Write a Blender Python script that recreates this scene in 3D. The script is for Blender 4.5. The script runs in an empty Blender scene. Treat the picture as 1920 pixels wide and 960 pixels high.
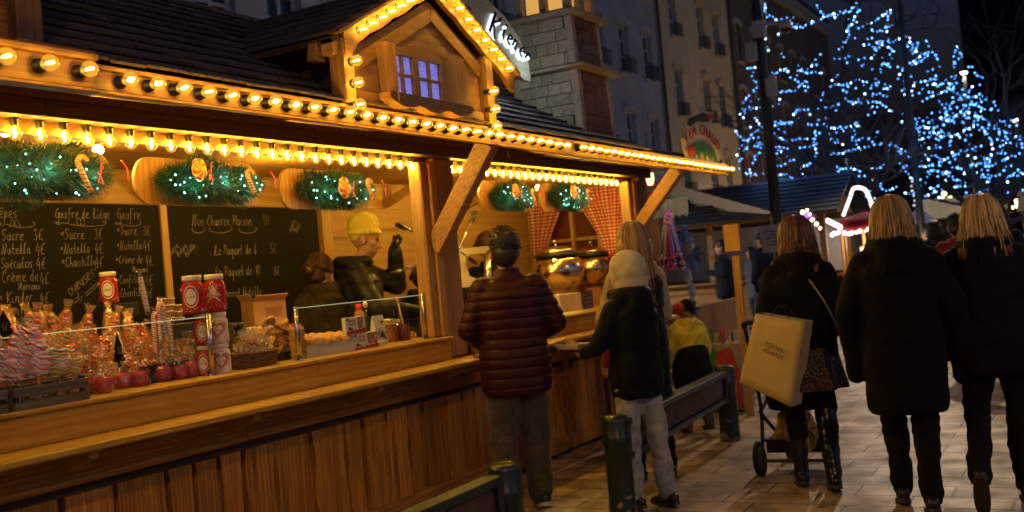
import bpy, bmesh, math, random
from mathutils import Vector, Matrix, noise, Quaternion
import numpy as np
random.seed(7)
R = math.radians
PI = math.pi
sc = bpy.context.scene
COL = sc.collection

# ---------------------------------------------------------------- camera model (metres; x runs along the stall, y into it)
EYE = Vector((0, 0, 1.5))
FPX = 1960.0            # focal length in pixels of a 1920 px wide frame
def _basis():
    X = Vector((2055 - 960, 419 - 480, FPX)).normalized()
    h = Vector((math.cos(R(5.1)), -math.sin(R(5.1)), 0))
    up = X.cross(h).normalized()
    if up.y > 0: up = -up
    Y = up.cross(X)
    return X, Y, up
BX, BY, BZ = _basis()   # world axes in camera coordinates (x right, y down, z forward)
def ray(px, py):
    d = Vector((px - 960, py - 480, FPX))
    return Vector((BX.dot(d), BY.dot(d), BZ.dot(d)))
def WY(px, py, y):      # point of a known plane y = const seen in that direction
    d = ray(px, py); return EYE + d * (y / d.y)
def WX(px, py, x):
    d = ray(px, py); return EYE + d * (x / d.x)
def WZ(px, py, z):
    d = ray(px, py); return EYE + d * ((z - EYE.z) / d.z)

# ---------------------------------------------------------------- materials
def newmat(name):
    m = bpy.data.materials.new(name); m.use_nodes = True
    nt = m.node_tree; b = nt.nodes['Principled BSDF']
    return m, nt, b
def setc(b, col=None, rough=None, metal=None, spec=None):
    if col is not None: b.inputs['Base Color'].default_value = (*col, 1)
    if rough is not None: b.inputs['Roughness'].default_value = rough
    if metal is not None: b.inputs['Metallic'].default_value = metal
    if spec is not None: b.inputs['Specular IOR Level'].default_value = spec
def N(nt, t, **k):
    n = nt.nodes.new(t)
    for a, v in k.items(): setattr(n, a, v)
    return n
def ramp(nt, fac, stops):
    r = N(nt, 'ShaderNodeValToRGB'); e = r.color_ramp.elements
    e[0].position, e[0].color = stops[0][0], (*stops[0][1], 1)
    e[1].position, e[1].color = stops[-1][0], (*stops[-1][1], 1)
    for p, c in stops[1:-1]:
        x = e.new(p); x.color = (*c, 1)
    nt.links.new(fac, r.inputs[0]); return r.outputs[0]
def coords(nt, scale=(1, 1, 1), rand=False):
    tc = N(nt, 'ShaderNodeTexCoord'); mp = N(nt, 'ShaderNodeMapping')
    mp.inputs['Scale'].default_value = scale
    nt.links.new(tc.outputs['Object'], mp.inputs['Vector'])
    if rand:
        g = N(nt, 'ShaderNodeNewGeometry'); ml = N(nt, 'ShaderNodeVectorMath', operation='SCALE')
        cx = N(nt, 'ShaderNodeCombineXYZ')
        for i in range(3): nt.links.new(g.outputs['Random Per Island'], cx.inputs[i])
        nt.links.new(cx.outputs[0], ml.inputs[0]); ml.inputs['Scale'].default_value = 37.0
        ad = N(nt, 'ShaderNodeVectorMath', operation='ADD')
        nt.links.new(mp.outputs[0], ad.inputs[0]); nt.links.new(ml.outputs[0], ad.inputs[1])
        return ad.outputs[0], g.outputs['Random Per Island']
    return mp.outputs[0], None
def bump(nt, b, h, strength=.3, dist=.01):
    bp = N(nt, 'ShaderNodeBump'); bp.inputs['Strength'].default_value = strength; bp.inputs['Distance'].default_value = dist
    nt.links.new(h, bp.inputs['Height']); nt.links.new(bp.outputs[0], b.inputs['Normal'])
def mixc(nt, fac, a, b, mode='MIX'):
    m = N(nt, 'ShaderNodeMix', data_type='RGBA', blend_type=mode)
    for sock, v in ((0, fac), (6, a), (7, b)):
        if hasattr(v, 'default_value') or hasattr(v, 'links'): nt.links.new(v, m.inputs[sock])
        elif isinstance(v, (int, float)): m.inputs[sock].default_value = v
        else: m.inputs[sock].default_value = (*v, 1)
    return m.outputs[2]
def math2(nt, op, a, b=None):
    m = N(nt, 'ShaderNodeMath', operation=op)
    for i, v in enumerate((a, b)):
        if v is None: continue
        if isinstance(v, (int, float)): m.inputs[i].default_value = v
        else: nt.links.new(v, m.inputs[i])
    return m.outputs[0]

def wood(name, light, dark, axis='x', rough=.45, grain=1.0, knots=True, bmp=.25, spec=.4):
    """planks and beams: long grain along one axis, darker late wood, a few knots, each board a little different"""
    m, nt, b = newmat(name)
    s = {'x': (1.2, 16, 16), 'y': (16, 1.2, 16), 'z': (16, 16, 1.2)}[axis]
    v, rnd = coords(nt, tuple(q * grain for q in s), rand=True)
    n1 = N(nt, 'ShaderNodeTexNoise'); n1.inputs['Scale'].default_value = 1.0; n1.inputs['Detail'].default_value = 5; n1.inputs['Distortion'].default_value = 1.2
    nt.links.new(v, n1.inputs['Vector'])
    n2 = N(nt, 'ShaderNodeTexNoise'); n2.inputs['Scale'].default_value = 6.0; n2.inputs['Detail'].default_value = 4
    nt.links.new(v, n2.inputs['Vector'])
    wv = N(nt, 'ShaderNodeTexWave', wave_type='RINGS', rings_direction={'x': 'X', 'y': 'Y', 'z': 'Z'}[axis]); wv.inputs['Scale'].default_value = .9; wv.inputs['Distortion'].default_value = 6.5; wv.inputs['Detail'].default_value = 3; wv.inputs['Detail Scale'].default_value = 1.4
    nt.links.new(v, wv.inputs['Vector'])
    f = math2(nt, 'ADD', math2(nt, 'ADD', math2(nt, 'MULTIPLY', n1.outputs['Fac'], .45), math2(nt, 'MULTIPLY', n2.outputs['Fac'], .33)), math2(nt, 'MULTIPLY', wv.outputs['Fac'], .13))
    mid = tuple((a + c) / 2 for a, c in zip(light, dark))
    c = ramp(nt, f, [(.33, dark), (.5, mid), (.62, light)])
    # broad tone change from board to board
    tone = ramp(nt, rnd, [(0, (.72, .72, .72)), (1, (1.12, 1.12, 1.12))])
    c = mixc(nt, 1.0, c, tone, 'MULTIPLY')
    if knots:
        v2, _ = coords(nt, tuple(q / max(s) * 9 for q in s), rand=True)
        vo = N(nt, 'ShaderNodeTexVoronoi'); vo.inputs['Scale'].default_value = .9
        nt.links.new(v2, vo.inputs['Vector'])
        k = ramp(nt, vo.outputs['Distance'], [(.06, (1, 1, 1)), (.21, (0, 0, 0))])
        c = mixc(nt, math2(nt, 'MULTIPLY', k, .75), c, tuple(q * .35 for q in dark))
    nt.links.new(c, b.inputs['Base Color'])
    setc(b, rough=rough, spec=spec)
    rr = N(nt, 'ShaderNodeMapRange'); rr.inputs[3].default_value = rough - .1; rr.inputs[4].default_value = rough + .2
    nt.links.new(n2.outputs['Fac'], rr.inputs[0]); nt.links.new(rr.outputs[0], b.inputs['Roughness'])
    bump(nt, b, f, bmp, .004)
    return m
def plain(name, col, rough=.5, metal=0, var=.15, scale=8, bmp=0, bscale=60, spec=.5):
    m, nt, b = newmat(name); setc(b, col, rough, metal, spec)
    v, _ = coords(nt)
    n = N(nt, 'ShaderNodeTexNoise'); n.inputs['Scale'].default_value = scale; n.inputs['Detail'].default_value = 5
    nt.links.new(v, n.inputs['Vector'])
    c = ramp(nt, n.outputs['Fac'], [(.3, tuple(q * (1 - var) for q in col)), (.7, tuple(min(1, q * (1 + var)) for q in col))])
    nt.links.new(c, b.inputs['Base Color'])
    if bmp:
        n2 = N(nt, 'ShaderNodeTexNoise'); n2.inputs['Scale'].default_value = bscale; n2.inputs['Detail'].default_value = 4
        nt.links.new(v, n2.inputs['Vector']); bump(nt, b, n2.outputs['Fac'], bmp, .005)
    return m
def cloth(name, col, rough=.85, folds=.6, weave=.15, col2=None, spec=.25, sheen=.2):
    if max(col) < .04: spec, sheen = .10, .02
    m, nt, b = newmat(name); setc(b, col, rough, 0, spec)
    v, _ = coords(nt)
    n = N(nt, 'ShaderNodeTexNoise'); n.inputs['Scale'].default_value = 9; n.inputs['Detail'].default_value = 3; n.inputs['Distortion'].default_value = .8
    nt.links.new(v, n.inputs['Vector'])
    w = N(nt, 'ShaderNodeTexNoise'); w.inputs['Scale'].default_value = 240
    nt.links.new(v, w.inputs['Vector'])
    c2 = col2 or tuple(q * .7 for q in col)
    c = ramp(nt, n.outputs['Fac'], [(.35, c2), (.65, col)])
    nt.links.new(c, b.inputs['Base Color'])
    h = math2(nt, 'ADD', n.outputs['Fac'], math2(nt, 'MULTIPLY', w.outputs['Fac'], weave))
    bump(nt, b, h, folds, .03)
    b.inputs['Sheen Weight'].default_value = sheen
    return m
def puffer(name, col, step=.062, rough=.38, spec=.35):
    """down jacket: horizontal quilting every few centimetres"""
    m, nt, b = newmat(name); setc(b, col, rough, 0, spec)
    tc = N(nt, 'ShaderNodeTexCoord'); sp = N(nt, 'ShaderNodeSeparateXYZ'); nt.links.new(tc.outputs['Object'], sp.inputs[0])
    n = N(nt, 'ShaderNodeTexNoise'); n.inputs['Scale'].default_value = 7; nt.links.new(tc.outputs['Object'], n.inputs['Vector'])
    zz = math2(nt, 'ADD', sp.outputs[2], math2(nt, 'MULTIPLY', n.outputs['Fac'], .02))
    ph = math2(nt, 'MULTIPLY', zz, PI / step)
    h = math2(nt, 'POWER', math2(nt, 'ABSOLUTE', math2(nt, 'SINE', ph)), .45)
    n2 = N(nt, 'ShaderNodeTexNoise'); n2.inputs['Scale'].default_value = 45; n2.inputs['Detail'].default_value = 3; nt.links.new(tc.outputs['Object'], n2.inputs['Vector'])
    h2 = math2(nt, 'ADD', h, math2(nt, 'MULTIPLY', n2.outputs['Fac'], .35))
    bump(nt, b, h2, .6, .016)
    c = ramp(nt, h, [(.2, tuple(q * .6 for q in col)), (.7, col)])  # seams darkened in the colour, standing in for shade in the grooves
    nt.links.new(c, b.inputs['Base Color'])
    return m
def hairmat(name, dark, light, rough=.42):
    m, nt, b = newmat(name); setc(b, light, rough, 0, .5)
    v, rnd = coords(nt, (60, 60, 3), rand=True)
    n = N(nt, 'ShaderNodeTexNoise'); n.inputs['Scale'].default_value = 1; n.inputs['Detail'].default_value = 4; nt.links.new(v, n.inputs['Vector'])
    f = math2(nt, 'ADD', math2(nt, 'MULTIPLY', n.outputs['Fac'], .35), math2(nt, 'MULTIPLY', rnd, .65))
    c = ramp(nt, f, [(.25, dark), (.75, light)]); nt.links.new(c, b.inputs['Base Color'])
    bump(nt, b, n.outputs['Fac'], .5, .01)
    return m
def emis(name, col, strength, sample='AUTO'):
    m = bpy.data.materials.new(name); m.use_nodes = True; nt = m.node_tree
    nt.nodes.remove(nt.nodes['Principled BSDF']); e = N(nt, 'ShaderNodeEmission')
    e.inputs[0].default_value = (*col, 1); e.inputs[1].default_value = strength
    nt.links.new(e.outputs[0], nt.nodes['Material Output'].inputs[0])
    try: m.cycles.emission_sampling = sample
    except Exception: pass
    return m
def clear(name, tint=(1, 1, 1), gloss=.12, rough=.03, glow=None, glow_s=0, haze=0.0, hcol=(.8, .8, .8), bmp=0, bscale=20, fres=1.35):
    """thin clear film, pane or bulb glass: see-through with a reflection at grazing angles"""
    m = bpy.data.materials.new(name); m.use_nodes = True; nt = m.node_tree
    nt.nodes.remove(nt.nodes['Principled BSDF'])
    t = N(nt, 'ShaderNodeBsdfTransparent'); t.inputs[0].default_value = (*tint, 1)
    g = N(nt, 'ShaderNodeBsdfGlossy'); g.inputs['Roughness'].default_value = rough
    fr = N(nt, 'ShaderNodeLayerWeight')
    mx = N(nt, 'ShaderNodeMixShader')
    f = math2(nt, 'ADD', math2(nt, 'MULTIPLY', math2(nt, 'POWER', fr.outputs['Facing'], 4.0), .7), gloss * .6)
    nt.links.new(f, mx.inputs[0]); nt.links.new(t.outputs[0], mx.inputs[1]); nt.links.new(g.outputs[0], mx.inputs[2])
    out = mx.outputs[0]
    if bmp:
        v, _ = coords(nt); n = N(nt, 'ShaderNodeTexNoise'); n.inputs['Scale'].default_value = bscale; n.inputs['Detail'].default_value = 2
        nt.links.new(v, n.inputs['Vector']); bp = N(nt, 'ShaderNodeBump'); bp.inputs['Strength'].default_value = bmp; bp.inputs['Distance'].default_value = .01
        nt.links.new(n.outputs['Fac'], bp.inputs['Height']); nt.links.new(bp.outputs[0], g.inputs['Normal']); nt.links.new(bp.outputs[0], fr.inputs['Normal'])
    if haze:
        d = N(nt, 'ShaderNodeBsdfDiffuse'); d.inputs[0].default_value = (*hcol, 1)
        m2 = N(nt, 'ShaderNodeMixShader'); m2.inputs[0].default_value = haze
        nt.links.new(out, m2.inputs[1]); nt.links.new(d.outputs[0], m2.inputs[2]); out = m2.outputs[0]
    if glow:
        e = N(nt, 'ShaderNodeEmission'); e.inputs[0].default_value = (*glow, 1); e.inputs[1].default_value = glow_s
        a = N(nt, 'ShaderNodeAddShader'); nt.links.new(out, a.inputs[0]); nt.links.new(e.outputs[0], a.inputs[1]); out = a.outputs[0]
    nt.links.new(out, nt.nodes['Material Output'].inputs[0])
    try: m.cycles.emission_sampling = 'NONE'
    except Exception: pass
    return m

# ---------------------------------------------------------------- mesh helpers
def BM(): return bmesh.new()
def bx(bm, x0, x1, y0, y1, z0, z1, bev=0, M=None):
    vs = [bm.verts.new((x, y, z)) for x in (x0, x1) for y in (y0, y1) for z in (z0, z1)]
    fs = [bm.faces.new([vs[i] for i in f]) for f in ((0, 1, 3, 2), (4, 6, 7, 5), (0, 4, 5, 1), (2, 3, 7, 6), (0, 2, 6, 4), (1, 5, 7, 3))]
    if bev:
        es = list({e for f in fs for e in f.edges})
        r = bmesh.ops.bevel(bm, geom=es, offset=bev, segments=1, affect='EDGES', clamp_overlap=True)
        vs = list({v for f in r['faces'] for v in f.verts})
    if M is not None:
        for v in vs: v.co = M @ v.co
    return vs
def beam(bm, a, b, w, h, up=(0, 0, 1), bev=0):
    """rectangular bar from a to b, w across, h along 'up'"""
    a, b = Vector(a), Vector(b); d = b - a; L = d.length; d.normalize()
    s = d.cross(Vector(up)).normalized(); u = s.cross(d)
    M = Matrix((d, s, u)).transposed().to_4x4(); M.translation = a
    return bx(bm, 0, L, -w / 2, w / 2, -h / 2, h / 2, bev, M)
def frame_at(d):
    d = Vector(d).normalized(); u = Vector((0, 0, 1)) if abs(d.z) < .95 else Vector((1, 0, 0))
    s = d.cross(u).normalized(); return d, s, s.cross(d)
def tube(bm, pts, r, n=8, cap=True, closed=False):
    pts = [Vector(p) for p in pts]; rs = r if isinstance(r, (list, tuple)) else [r] * len(pts)
    rings = []; k = len(pts); s = None
    for i, p in enumerate(pts):
        a = pts[i - 1] if i > 0 else (pts[-1] if closed else pts[0]); b = pts[i + 1] if i < k - 1 else (pts[0] if closed else pts[-1])
        t = (b - a)
        if t.length < 1e-9: t = Vector((0, 0, 1))
        t.normalize()
        if s is None: _, s, u = frame_at(t)
        s = (s - t * s.dot(t))
        if s.length < 1e-6: _, s, u = frame_at(t)
        s.normalize(); u = t.cross(s)
        rings.append([bm.verts.new(p + (s * math.cos(q) + u * math.sin(q)) * rs[i]) for q in (2 * PI * j / n for j in range(n))])
    for i in range(k - 1 + (1 if closed else 0)):
        A, B = rings[i], rings[(i + 1) % k]
        for j in range(n): bm.faces.new((A[j], A[(j + 1) % n], B[(j + 1) % n], B[j]))
    if cap and not closed:
        bm.faces.new(rings[0][::-1]); bm.faces.new(rings[-1])
def lathe(bm, prof, n=20, c=(0, 0, 0), M=None, cap=True):
    """prof: (radius, height) pairs turned round a vertical axis at c"""
    c = Vector(c); rings = []
    for r, z in prof:
        ring = [Vector((c.x + r * math.cos(2 * PI * j / n), c.y + r * math.sin(2 * PI * j / n), c.z + z)) for j in range(n)]
        if M is not None: ring = [M @ v for v in ring]
        rings.append([bm.verts.new(v) for v in ring])
    for A, B in zip(rings, rings[1:]):
        for j in range(n): bm.faces.new((A[j], A[(j + 1) % n], B[(j + 1) % n], B[j]))
    if cap:
        bm.faces.new(rings[0][::-1]); bm.faces.new(rings[-1])
def ball(bm, c, r, seg=12, rings=8, rot=None):
    r = (r, r, r) if isinstance(r, (int, float)) else r
    M = Matrix.Translation(Vector(c)) @ (rot.to_4x4() if rot is not None else Matrix()) @ Matrix.Diagonal((*r, 1))
    return bmesh.ops.create_uvsphere(bm, u_segments=seg, v_segments=rings, radius=1, matrix=M)['verts']
def ico(bm, c, r, sub=1):
    r = (r, r, r) if isinstance(r, (int, float)) else r
    bmesh.ops.create_icosphere(bm, subdivisions=sub, radius=1, matrix=Matrix.Translation(Vector(c)) @ Matrix.Diagonal((*r, 1)))
def poly(bm, pts, t, M=None):
    """flat outline (x, z) extruded to thickness t along +y, placed by M"""
    M = M or Matrix()
    A = [bm.verts.new(M @ Vector((x, 0, z))) for x, z in pts]; B = [bm.verts.new(M @ Vector((x, t, z))) for x, z in pts]
    n = len(pts)
    bm.faces.new(A); bm.faces.new(B[::-1])
    for i in range(n): bm.faces.new((A[i], B[i], B[(i + 1) % n], A[(i + 1) % n]))
def smoothed(pts, k=4):
    pts = [Vector(p) for p in pts]
    if len(pts) < 3: return pts
    out = []
    for i in range(len(pts) - 1):
        p0 = pts[max(i - 1, 0)]; p1 = pts[i]; p2 = pts[i + 1]; p3 = pts[min(i + 2, len(pts) - 1)]
        for j in range(k):
            t = j / k
            out.append(.5 * ((2 * p1) + (p2 - p0) * t + (2 * p0 - 5 * p1 + 4 * p2 - p3) * t * t + (3 * p1 - 3 * p2 + p3 - p0) * t ** 3))
    out.append(pts[-1]); return out

# ---------------------------------------------------------------- objects
def finish(bm, name, smooth=False, recalc=True):
    if recalc: bmesh.ops.recalc_face_normals(bm, faces=bm.faces[:])
    me = bpy.data.meshes.new(name); bm.to_mesh(me); bm.free()
    if smooth:
        for p in me.polygons: p.use_smooth = True
    return me
def wloc(o):
    v = Vector((0, 0, 0))
    while o is not None: v += o.location; o = o.parent
    return v
def obj(name, bm, m, parent=None, smooth=False, label=None, local=False):
    """link one mesh; verts are in world coordinates unless local"""
    me = bm if isinstance(bm, bpy.types.Mesh) else finish(bm, name, smooth)
    if m is not None:
        me.materials.clear()
        for q in (m if isinstance(m, (list, tuple)) else [m]): me.materials.append(q)
    o = bpy.data.objects.new(name, me); COL.objects.link(o)
    if parent is not None:
        o.parent = parent
        if not local: me.transform(Matrix.Translation(-wloc(parent)))
    if label: o['label'] = label
    return o
def thing(name, label, cat, loc=(0, 0, 0), rotz=0, group=None):
    o = bpy.data.objects.new(name, None); COL.objects.link(o); o.empty_display_size = .1
    o.location = loc; o.rotation_euler = (0, 0, rotz); o['label'] = label; o['category'] = cat
    if group: o['group'] = group
    return o
def tag(o, label, cat, group=None):
    o['label'] = label; o['category'] = cat
    if group: o['group'] = group
    return o
def recenter(o, loc):
    o.data.transform(Matrix.Translation(-Vector(loc))); o.location = loc; return o
def struct(name, bm, m):
    o = obj(name, bm, m); o['kind'] = 'structure'; return o
def dup(src, loc, rot=None, label=None, group=None, scale=None):
    r = src.copy(); COL.objects.link(r); r.location = loc
    if rot is not None: r.rotation_euler = rot
    if scale is not None: r.scale = scale if isinstance(scale, (tuple, list)) else (scale,) * 3
    if label: r['label'] = label
    if group: r['group'] = group
    for ch in list(src.children):
        c = ch.copy(); COL.objects.link(c); c.parent = r
        for g in list(ch.children):
            d = g.copy(); COL.objects.link(d); d.parent = c
    return r
def text_mesh(s, size, extrude=.001, shear=0, align='CENTER'):
    cu = bpy.data.curves.new('lettering', 'FONT'); cu.body = s; cu.size = size; cu.extrude = extrude; cu.shear = shear; cu.align_x = align
    cu.resolution_u = 2
    o = bpy.data.objects.new('lettering', cu); COL.objects.link(o)
    dg = bpy.context.evaluated_depsgraph_get(); me = bpy.data.meshes.new_from_object(o.evaluated_get(dg))
    bpy.data.objects.remove(o); return me
def put_text(s, size, origin, ux, uy, m, parent, name='lettering', extrude=.001, shear=0, align='CENTER'):
    me = text_mesh(s, size, extrude, shear, align)
    ux, uy = Vector(ux).normalized(), Vector(uy).normalized(); uz = ux.cross(uy)
    M = Matrix((ux, uy, uz)).transposed().to_4x4(); M.translation = Vector(origin)
    me.transform(M); return obj(name, me, m, parent)

# ---------------------------------------------------------------- hand lettering (one stroke per letter; x y on a 10 grid, base line y=3)
XS = .50
GL = {
'a': "46 26 14 23 44 46 43 53", 'b': "19 13 33 45 36 15", 'c': "46 26 14 23 43", 'd': "46 26 14 23 44 49 43 53", 'e': "14 45 46 26 14 23 53",
'f': "59 39 28 21 10 00;16 46", 'g': "46 26 14 23 44 46 41 20 01", 'h': "19 13;14 26 36 44 43 53", 'i': "16 14 23 33;18 28", 'j': "26 21 00",
'k': "19 13;46 14 43 53", 'l': "13 28 39 29 24 33 43", 'm': "16 13;15 26 36 33;35 56 66 63 73", 'n': "16 13;15 26 36 45 43 53", 'o': "26 14 23 43 55 46 26",
'p': "16 10;15 26 46 45 33 14", 'q': "46 26 14 23 44 46 40 51", 'r': "16 13;15 26 46", 's': "46 26 15 44 33 13", 't': "29 24 33 43;06 46",
'u': "16 14 23 43 46;46 43 53", 'v': "16 23 46", 'w': "16 23 35 43 56", 'x': "16 43;46 13", 'y': "16 14 43;46 41 20 00", 'z': "16 46 13 43",
'C': "68 49 26 24 43 63", 'G': "68 49 26 24 43 64 66 46;66 60 30 20", 'S': "68 49 28 27 55 54 33 13", 'N': "03 13 28 29 43 53 68 69 79", 'L': "23 28 39 48 24 13 23 43 63",
'P': "13 18 19;08 29 58 46 16", 'M': "13 18 19 35 59 68 63 73", 'K': "19 13;69 58 16 26 53 63", 'Z': "18 58 13 63", 'O': "48 26 14 33 53 66 58 48", 'A': "13 39 63;25 55",
'V': "08 33 68", 'T': "09 69;39 33", 'D': "13 19 49 66 54 13", 'E': "59 19 13 53;16 46", 'R': "13 19 59 56 16;36 63", 'I': "19 13", 'H': "19 13;69 63;16 66", 'U': "19 14 33 54 59",
'0': "39 16 23 43 56 39", '1': "17 39 33", '2': "18 39 57 13 53", '3': "18 39 48 36 55 43 13", '4': "39 15 55;47 42", '5': "59 29 26 46 54 33 13", '6': "49 25 23 43 45 25",
'8': "36 18 39 58 36 14 33 54 36", '€': "69 38 25 33 63;16 46;15 45", '*': "25 57;27 55;46 26", '!': "39 35;33 34", '.': "33 33", ' ': "", "'": "39 37", '-': "15 45", ',': "34 22",
}
ACC = {'è': ('e', "28 37"), 'é': ('e', "27 38"), 'ê': ('e', "17 38 57")}
def strokes(s, size, slant=.12, jit=.25):
    """-> list of polylines in (x, y), and the width"""
    out = []; x = 0; u = size / 6.0
    for ch in s:
        specs = []
        if ch in ACC: specs = [GL['e'], ACC[ch][1]]; 
        else: specs = [GL.get(ch, '')]
        w = 0
        for spec in specs:
            for part in spec.split(';'):
                if not part: continue
                pts = [(int(q[0]), int(q[1]) - 3) for q in part.split()]
                w = max(w, max(p[0] for p in pts))
                pts = [((a * XS + random.uniform(-jit, jit)) * u + slant * b * u, (b + random.uniform(-jit, jit)) * u) for a, b in pts]
                out.append([(x + a, b) for a, b in pts])
        x += (w if w else 3.4) * XS * u + .07 * size
    return out, x
def write(bm, s, size, origin, ux=(1, 0, 0), uz=(0, 0, 1), r=.003, k=3, **kw):
    size *= .84
    ux, uz = Vector(ux), Vector(uz); o = Vector(origin)
    st, w = strokes(s, size, **kw)
    for pl in st:
        p3 = [o + ux * a + uz * b for a, b in pl]
        if len(p3) == 2 and (p3[0] - p3[1]).length < r: p3[1] = p3[0] + ux * r * 1.5
        tube(bm, smoothed(p3, k), r, 4)
    return w
SKY_S = 2.0; EXPO = 0.3; LED_S = 9
STREET = [(-4, -3, 7, 1700, 'street lamp behind the viewer beside the stall end', (1, .54, .16)), (5, -8, 7, 900, 'unseen fill lamp added on the open side of the square', (1, .66, .32)), (20, -6, 7, 1500, 'unseen fill lamp added farther down the open side of the square', (1, .74, .48)),  # both open-side lamps are unseen fill, added to brighten the paving
          (24, 3.28, 8.4, 4200, 'tall street lamp on the thin post wound with pale lights', (1, .72, .44)),
          (16, 10.5, 4.2, 2300, 'unseen lamp added in the lane behind the stall, lighting the grey townhouse', (.95, .9, .85)), (24, 10.4, 3.6, 2000, 'unseen lamp added in the lane farther on, beyond the first one', (1, .86, .66)), (44, 8.6, 5.5, 9000, 'lamp added among the far huts to light the ochre townhouse', (1, .8, .5))]  # lane and hut lamps are added to brighten the house fronts
# ================================================================ materials shared by the stall
M_panel = wood('panel_pine', (.76, .33, .05), (.38, .14, .018), 'z', .5, 1.0, bmp=.5)
M_rail = wood('rough_rail_pine', (.58, .27, .04), (.26, .10, .014), 'x', .6, 1.0, bmp=.9, knots=False)
M_ledge = wood('ledge_pine', (.70, .42, .065), (.44, .225, .022), 'x', .38, 1.0)
M_band = wood('counter_pine', (.66, .38, .06), (.42, .21, .02), 'x', .4, .7)
M_postz = wood('post_pine', (.48, .26, .09), (.27, .125, .04), 'z', .5)
M_framez = wood('frame_pine', (.62, .37, .10), (.42, .22, .055), 'z', .45, knots=False)
M_beamx = wood('beam_brown', (.17, .08, .035), (.07, .032, .014), 'x', .6, knots=False)
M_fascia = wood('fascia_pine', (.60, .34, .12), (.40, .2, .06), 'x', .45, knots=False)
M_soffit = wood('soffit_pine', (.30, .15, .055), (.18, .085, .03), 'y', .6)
M_ply = wood('plywood', (.58, .345, .11), (.42, .235, .065), 'x', .55, .35)
M_plyz = wood('plywood_upright', (.58, .345, .11), (.42, .235, .065), 'z', .55, .35)
M_gable = wood('gable_boarding', (.54, .30, .085), (.38, .19, .05), 'x', .5, .4)
M_darkside = wood('dark_boarding', (.13, .075, .035), (.07, .04, .02), 'x', .7, knots=False)
M_darkpost = wood('dark_post', (.20, .11, .055), (.10, .055, .028), 'z', .6, knots=False)
M_brace = wood('brace_pine', (.58, .34, .13), (.36, .19, .065), 'x', .5, .8)
M_shingle = wood('roof_shingle', (.14, .105, .085), (.06, .045, .038), 'y', .8, .8, knots=False, bmp=.6)
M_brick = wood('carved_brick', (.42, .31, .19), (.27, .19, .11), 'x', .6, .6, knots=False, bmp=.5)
M_brickred_shade = wood('shaded_red_brick', (.20, .085, .055), (.12, .05, .035), 'x', .65, .6, knots=False, bmp=.5)  # redder, darker bricks: the tower front's shade is put into this colour
M_towertrim = wood('tower_trim', (.44, .33, .2), (.3, .21, .12), 'x', .55, .6, knots=False)
M_board = plain('chalkboard_black', (.010, .009, .008), .8, var=.3, scale=3, spec=.15)
M_chalk = plain('chalk', (.27, .25, .19), .9, var=.35, scale=25)
M_black = plain('black_plastic', (.012, .012, .012), .45)
M_chrome = plain('chrome', (.62, .62, .62), .18, 1.0, var=.05)
M_bulbglass = clear('bulb_glass', (1, .86, .52), .10, .02, (1, .42, .04), .34)
M_core = emis('bulb_filament', (1, .61, .085), 680); M_core2 = emis('outer_bulb_filament', (1, .60, .09), 98)
M_flat = wood('flat_roofing', (.06, .045, .035), (.03, .025, .02), 'x', .8, knots=False)

XL, XR, YP, YB, ZL, ZC = .9, 9.95, 3.95, 5.3, .97, 1.12
stall = thing('market_stall', 'long wooden market stall with glowing bulb strings, counters and a small gabled roof dormer', 'market stall', (6, YP, 0))
def part(name, bm, m, **k): return obj(name, bm, m, stall, **k)

# --- lower front: boards with gaps, waney edges
bm = BM(); x = XL
bx(bm, XL, XR, YP + .045, YP + .075, .06, .8)
part('backing_board', bm, M_darkside)
bm = BM(); rnd = random.Random(3)
while x < XR - .05:
    w = rnd.choice((.17, .2, .24, .28, .3)); w = min(w, XR - x)
    n = 10; zs = [.10 + (.72 - .10) * i / n for i in range(n + 1)]
    ph, am = rnd.uniform(0, 6), rnd.uniform(.003, .011)
    lo = [x + .012 + am * math.sin(ph + 5 * i / n * 2) + rnd.uniform(0, .003) for i in range(n + 1)]
    hi = [x + w - .014 + am * math.sin(ph * 2 + 7 * i / n) - rnd.uniform(0, .004) for i in range(n + 1)]
    yo = YP + rnd.uniform(.0, .012)
    F = [[bm.verts.new((a, yo, z)) for a, z in zip(arr, zs)] for arr in (lo, hi)]
    B = [[bm.verts.new((a, YP + .04, z)) for a, z in zip(arr, zs)] for arr in (lo, hi)]
    for i in range(n):
        bm.faces.new((F[0][i], F[1][i], F[1][i + 1], F[0][i + 1]))
        bm.faces.new((F[0][i], F[0][i + 1], B[0][i + 1], B[0][i])); bm.faces.new((F[1][i + 1], F[1][i], B[1][i], B[1][i + 1]))
    bm.faces.new((F[0][n], F[1][n], B[1][n], B[0][n])); bm.faces.new((F[1][0], F[0][0], B[0][0], B[1][0]))
    x += w
part('front_panel', bm, M_panel)
bm = BM(); x = XL
while x < XR:
    w = min(rnd.uniform(1.2, 1.9), XR - x)
    bx(bm, x, x + w - .004, YP - .028, YP + .03, .765, .905, .006); x += w
part('top_rail', bm, M_rail)
bm = BM(); bx(bm, XL, XR, YP - .02, YP + .03, .03, .16, .006)
part('bottom_rail', bm, M_rail)
bm = BM()
for x0 in (6.9, 7.75, 8.6, 9.45): bm = BM(); bx(bm, x0, x0 + .1, YP - .016, YP + .01, .162, .763, .005); part('stile', bm, M_rail)
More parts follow.
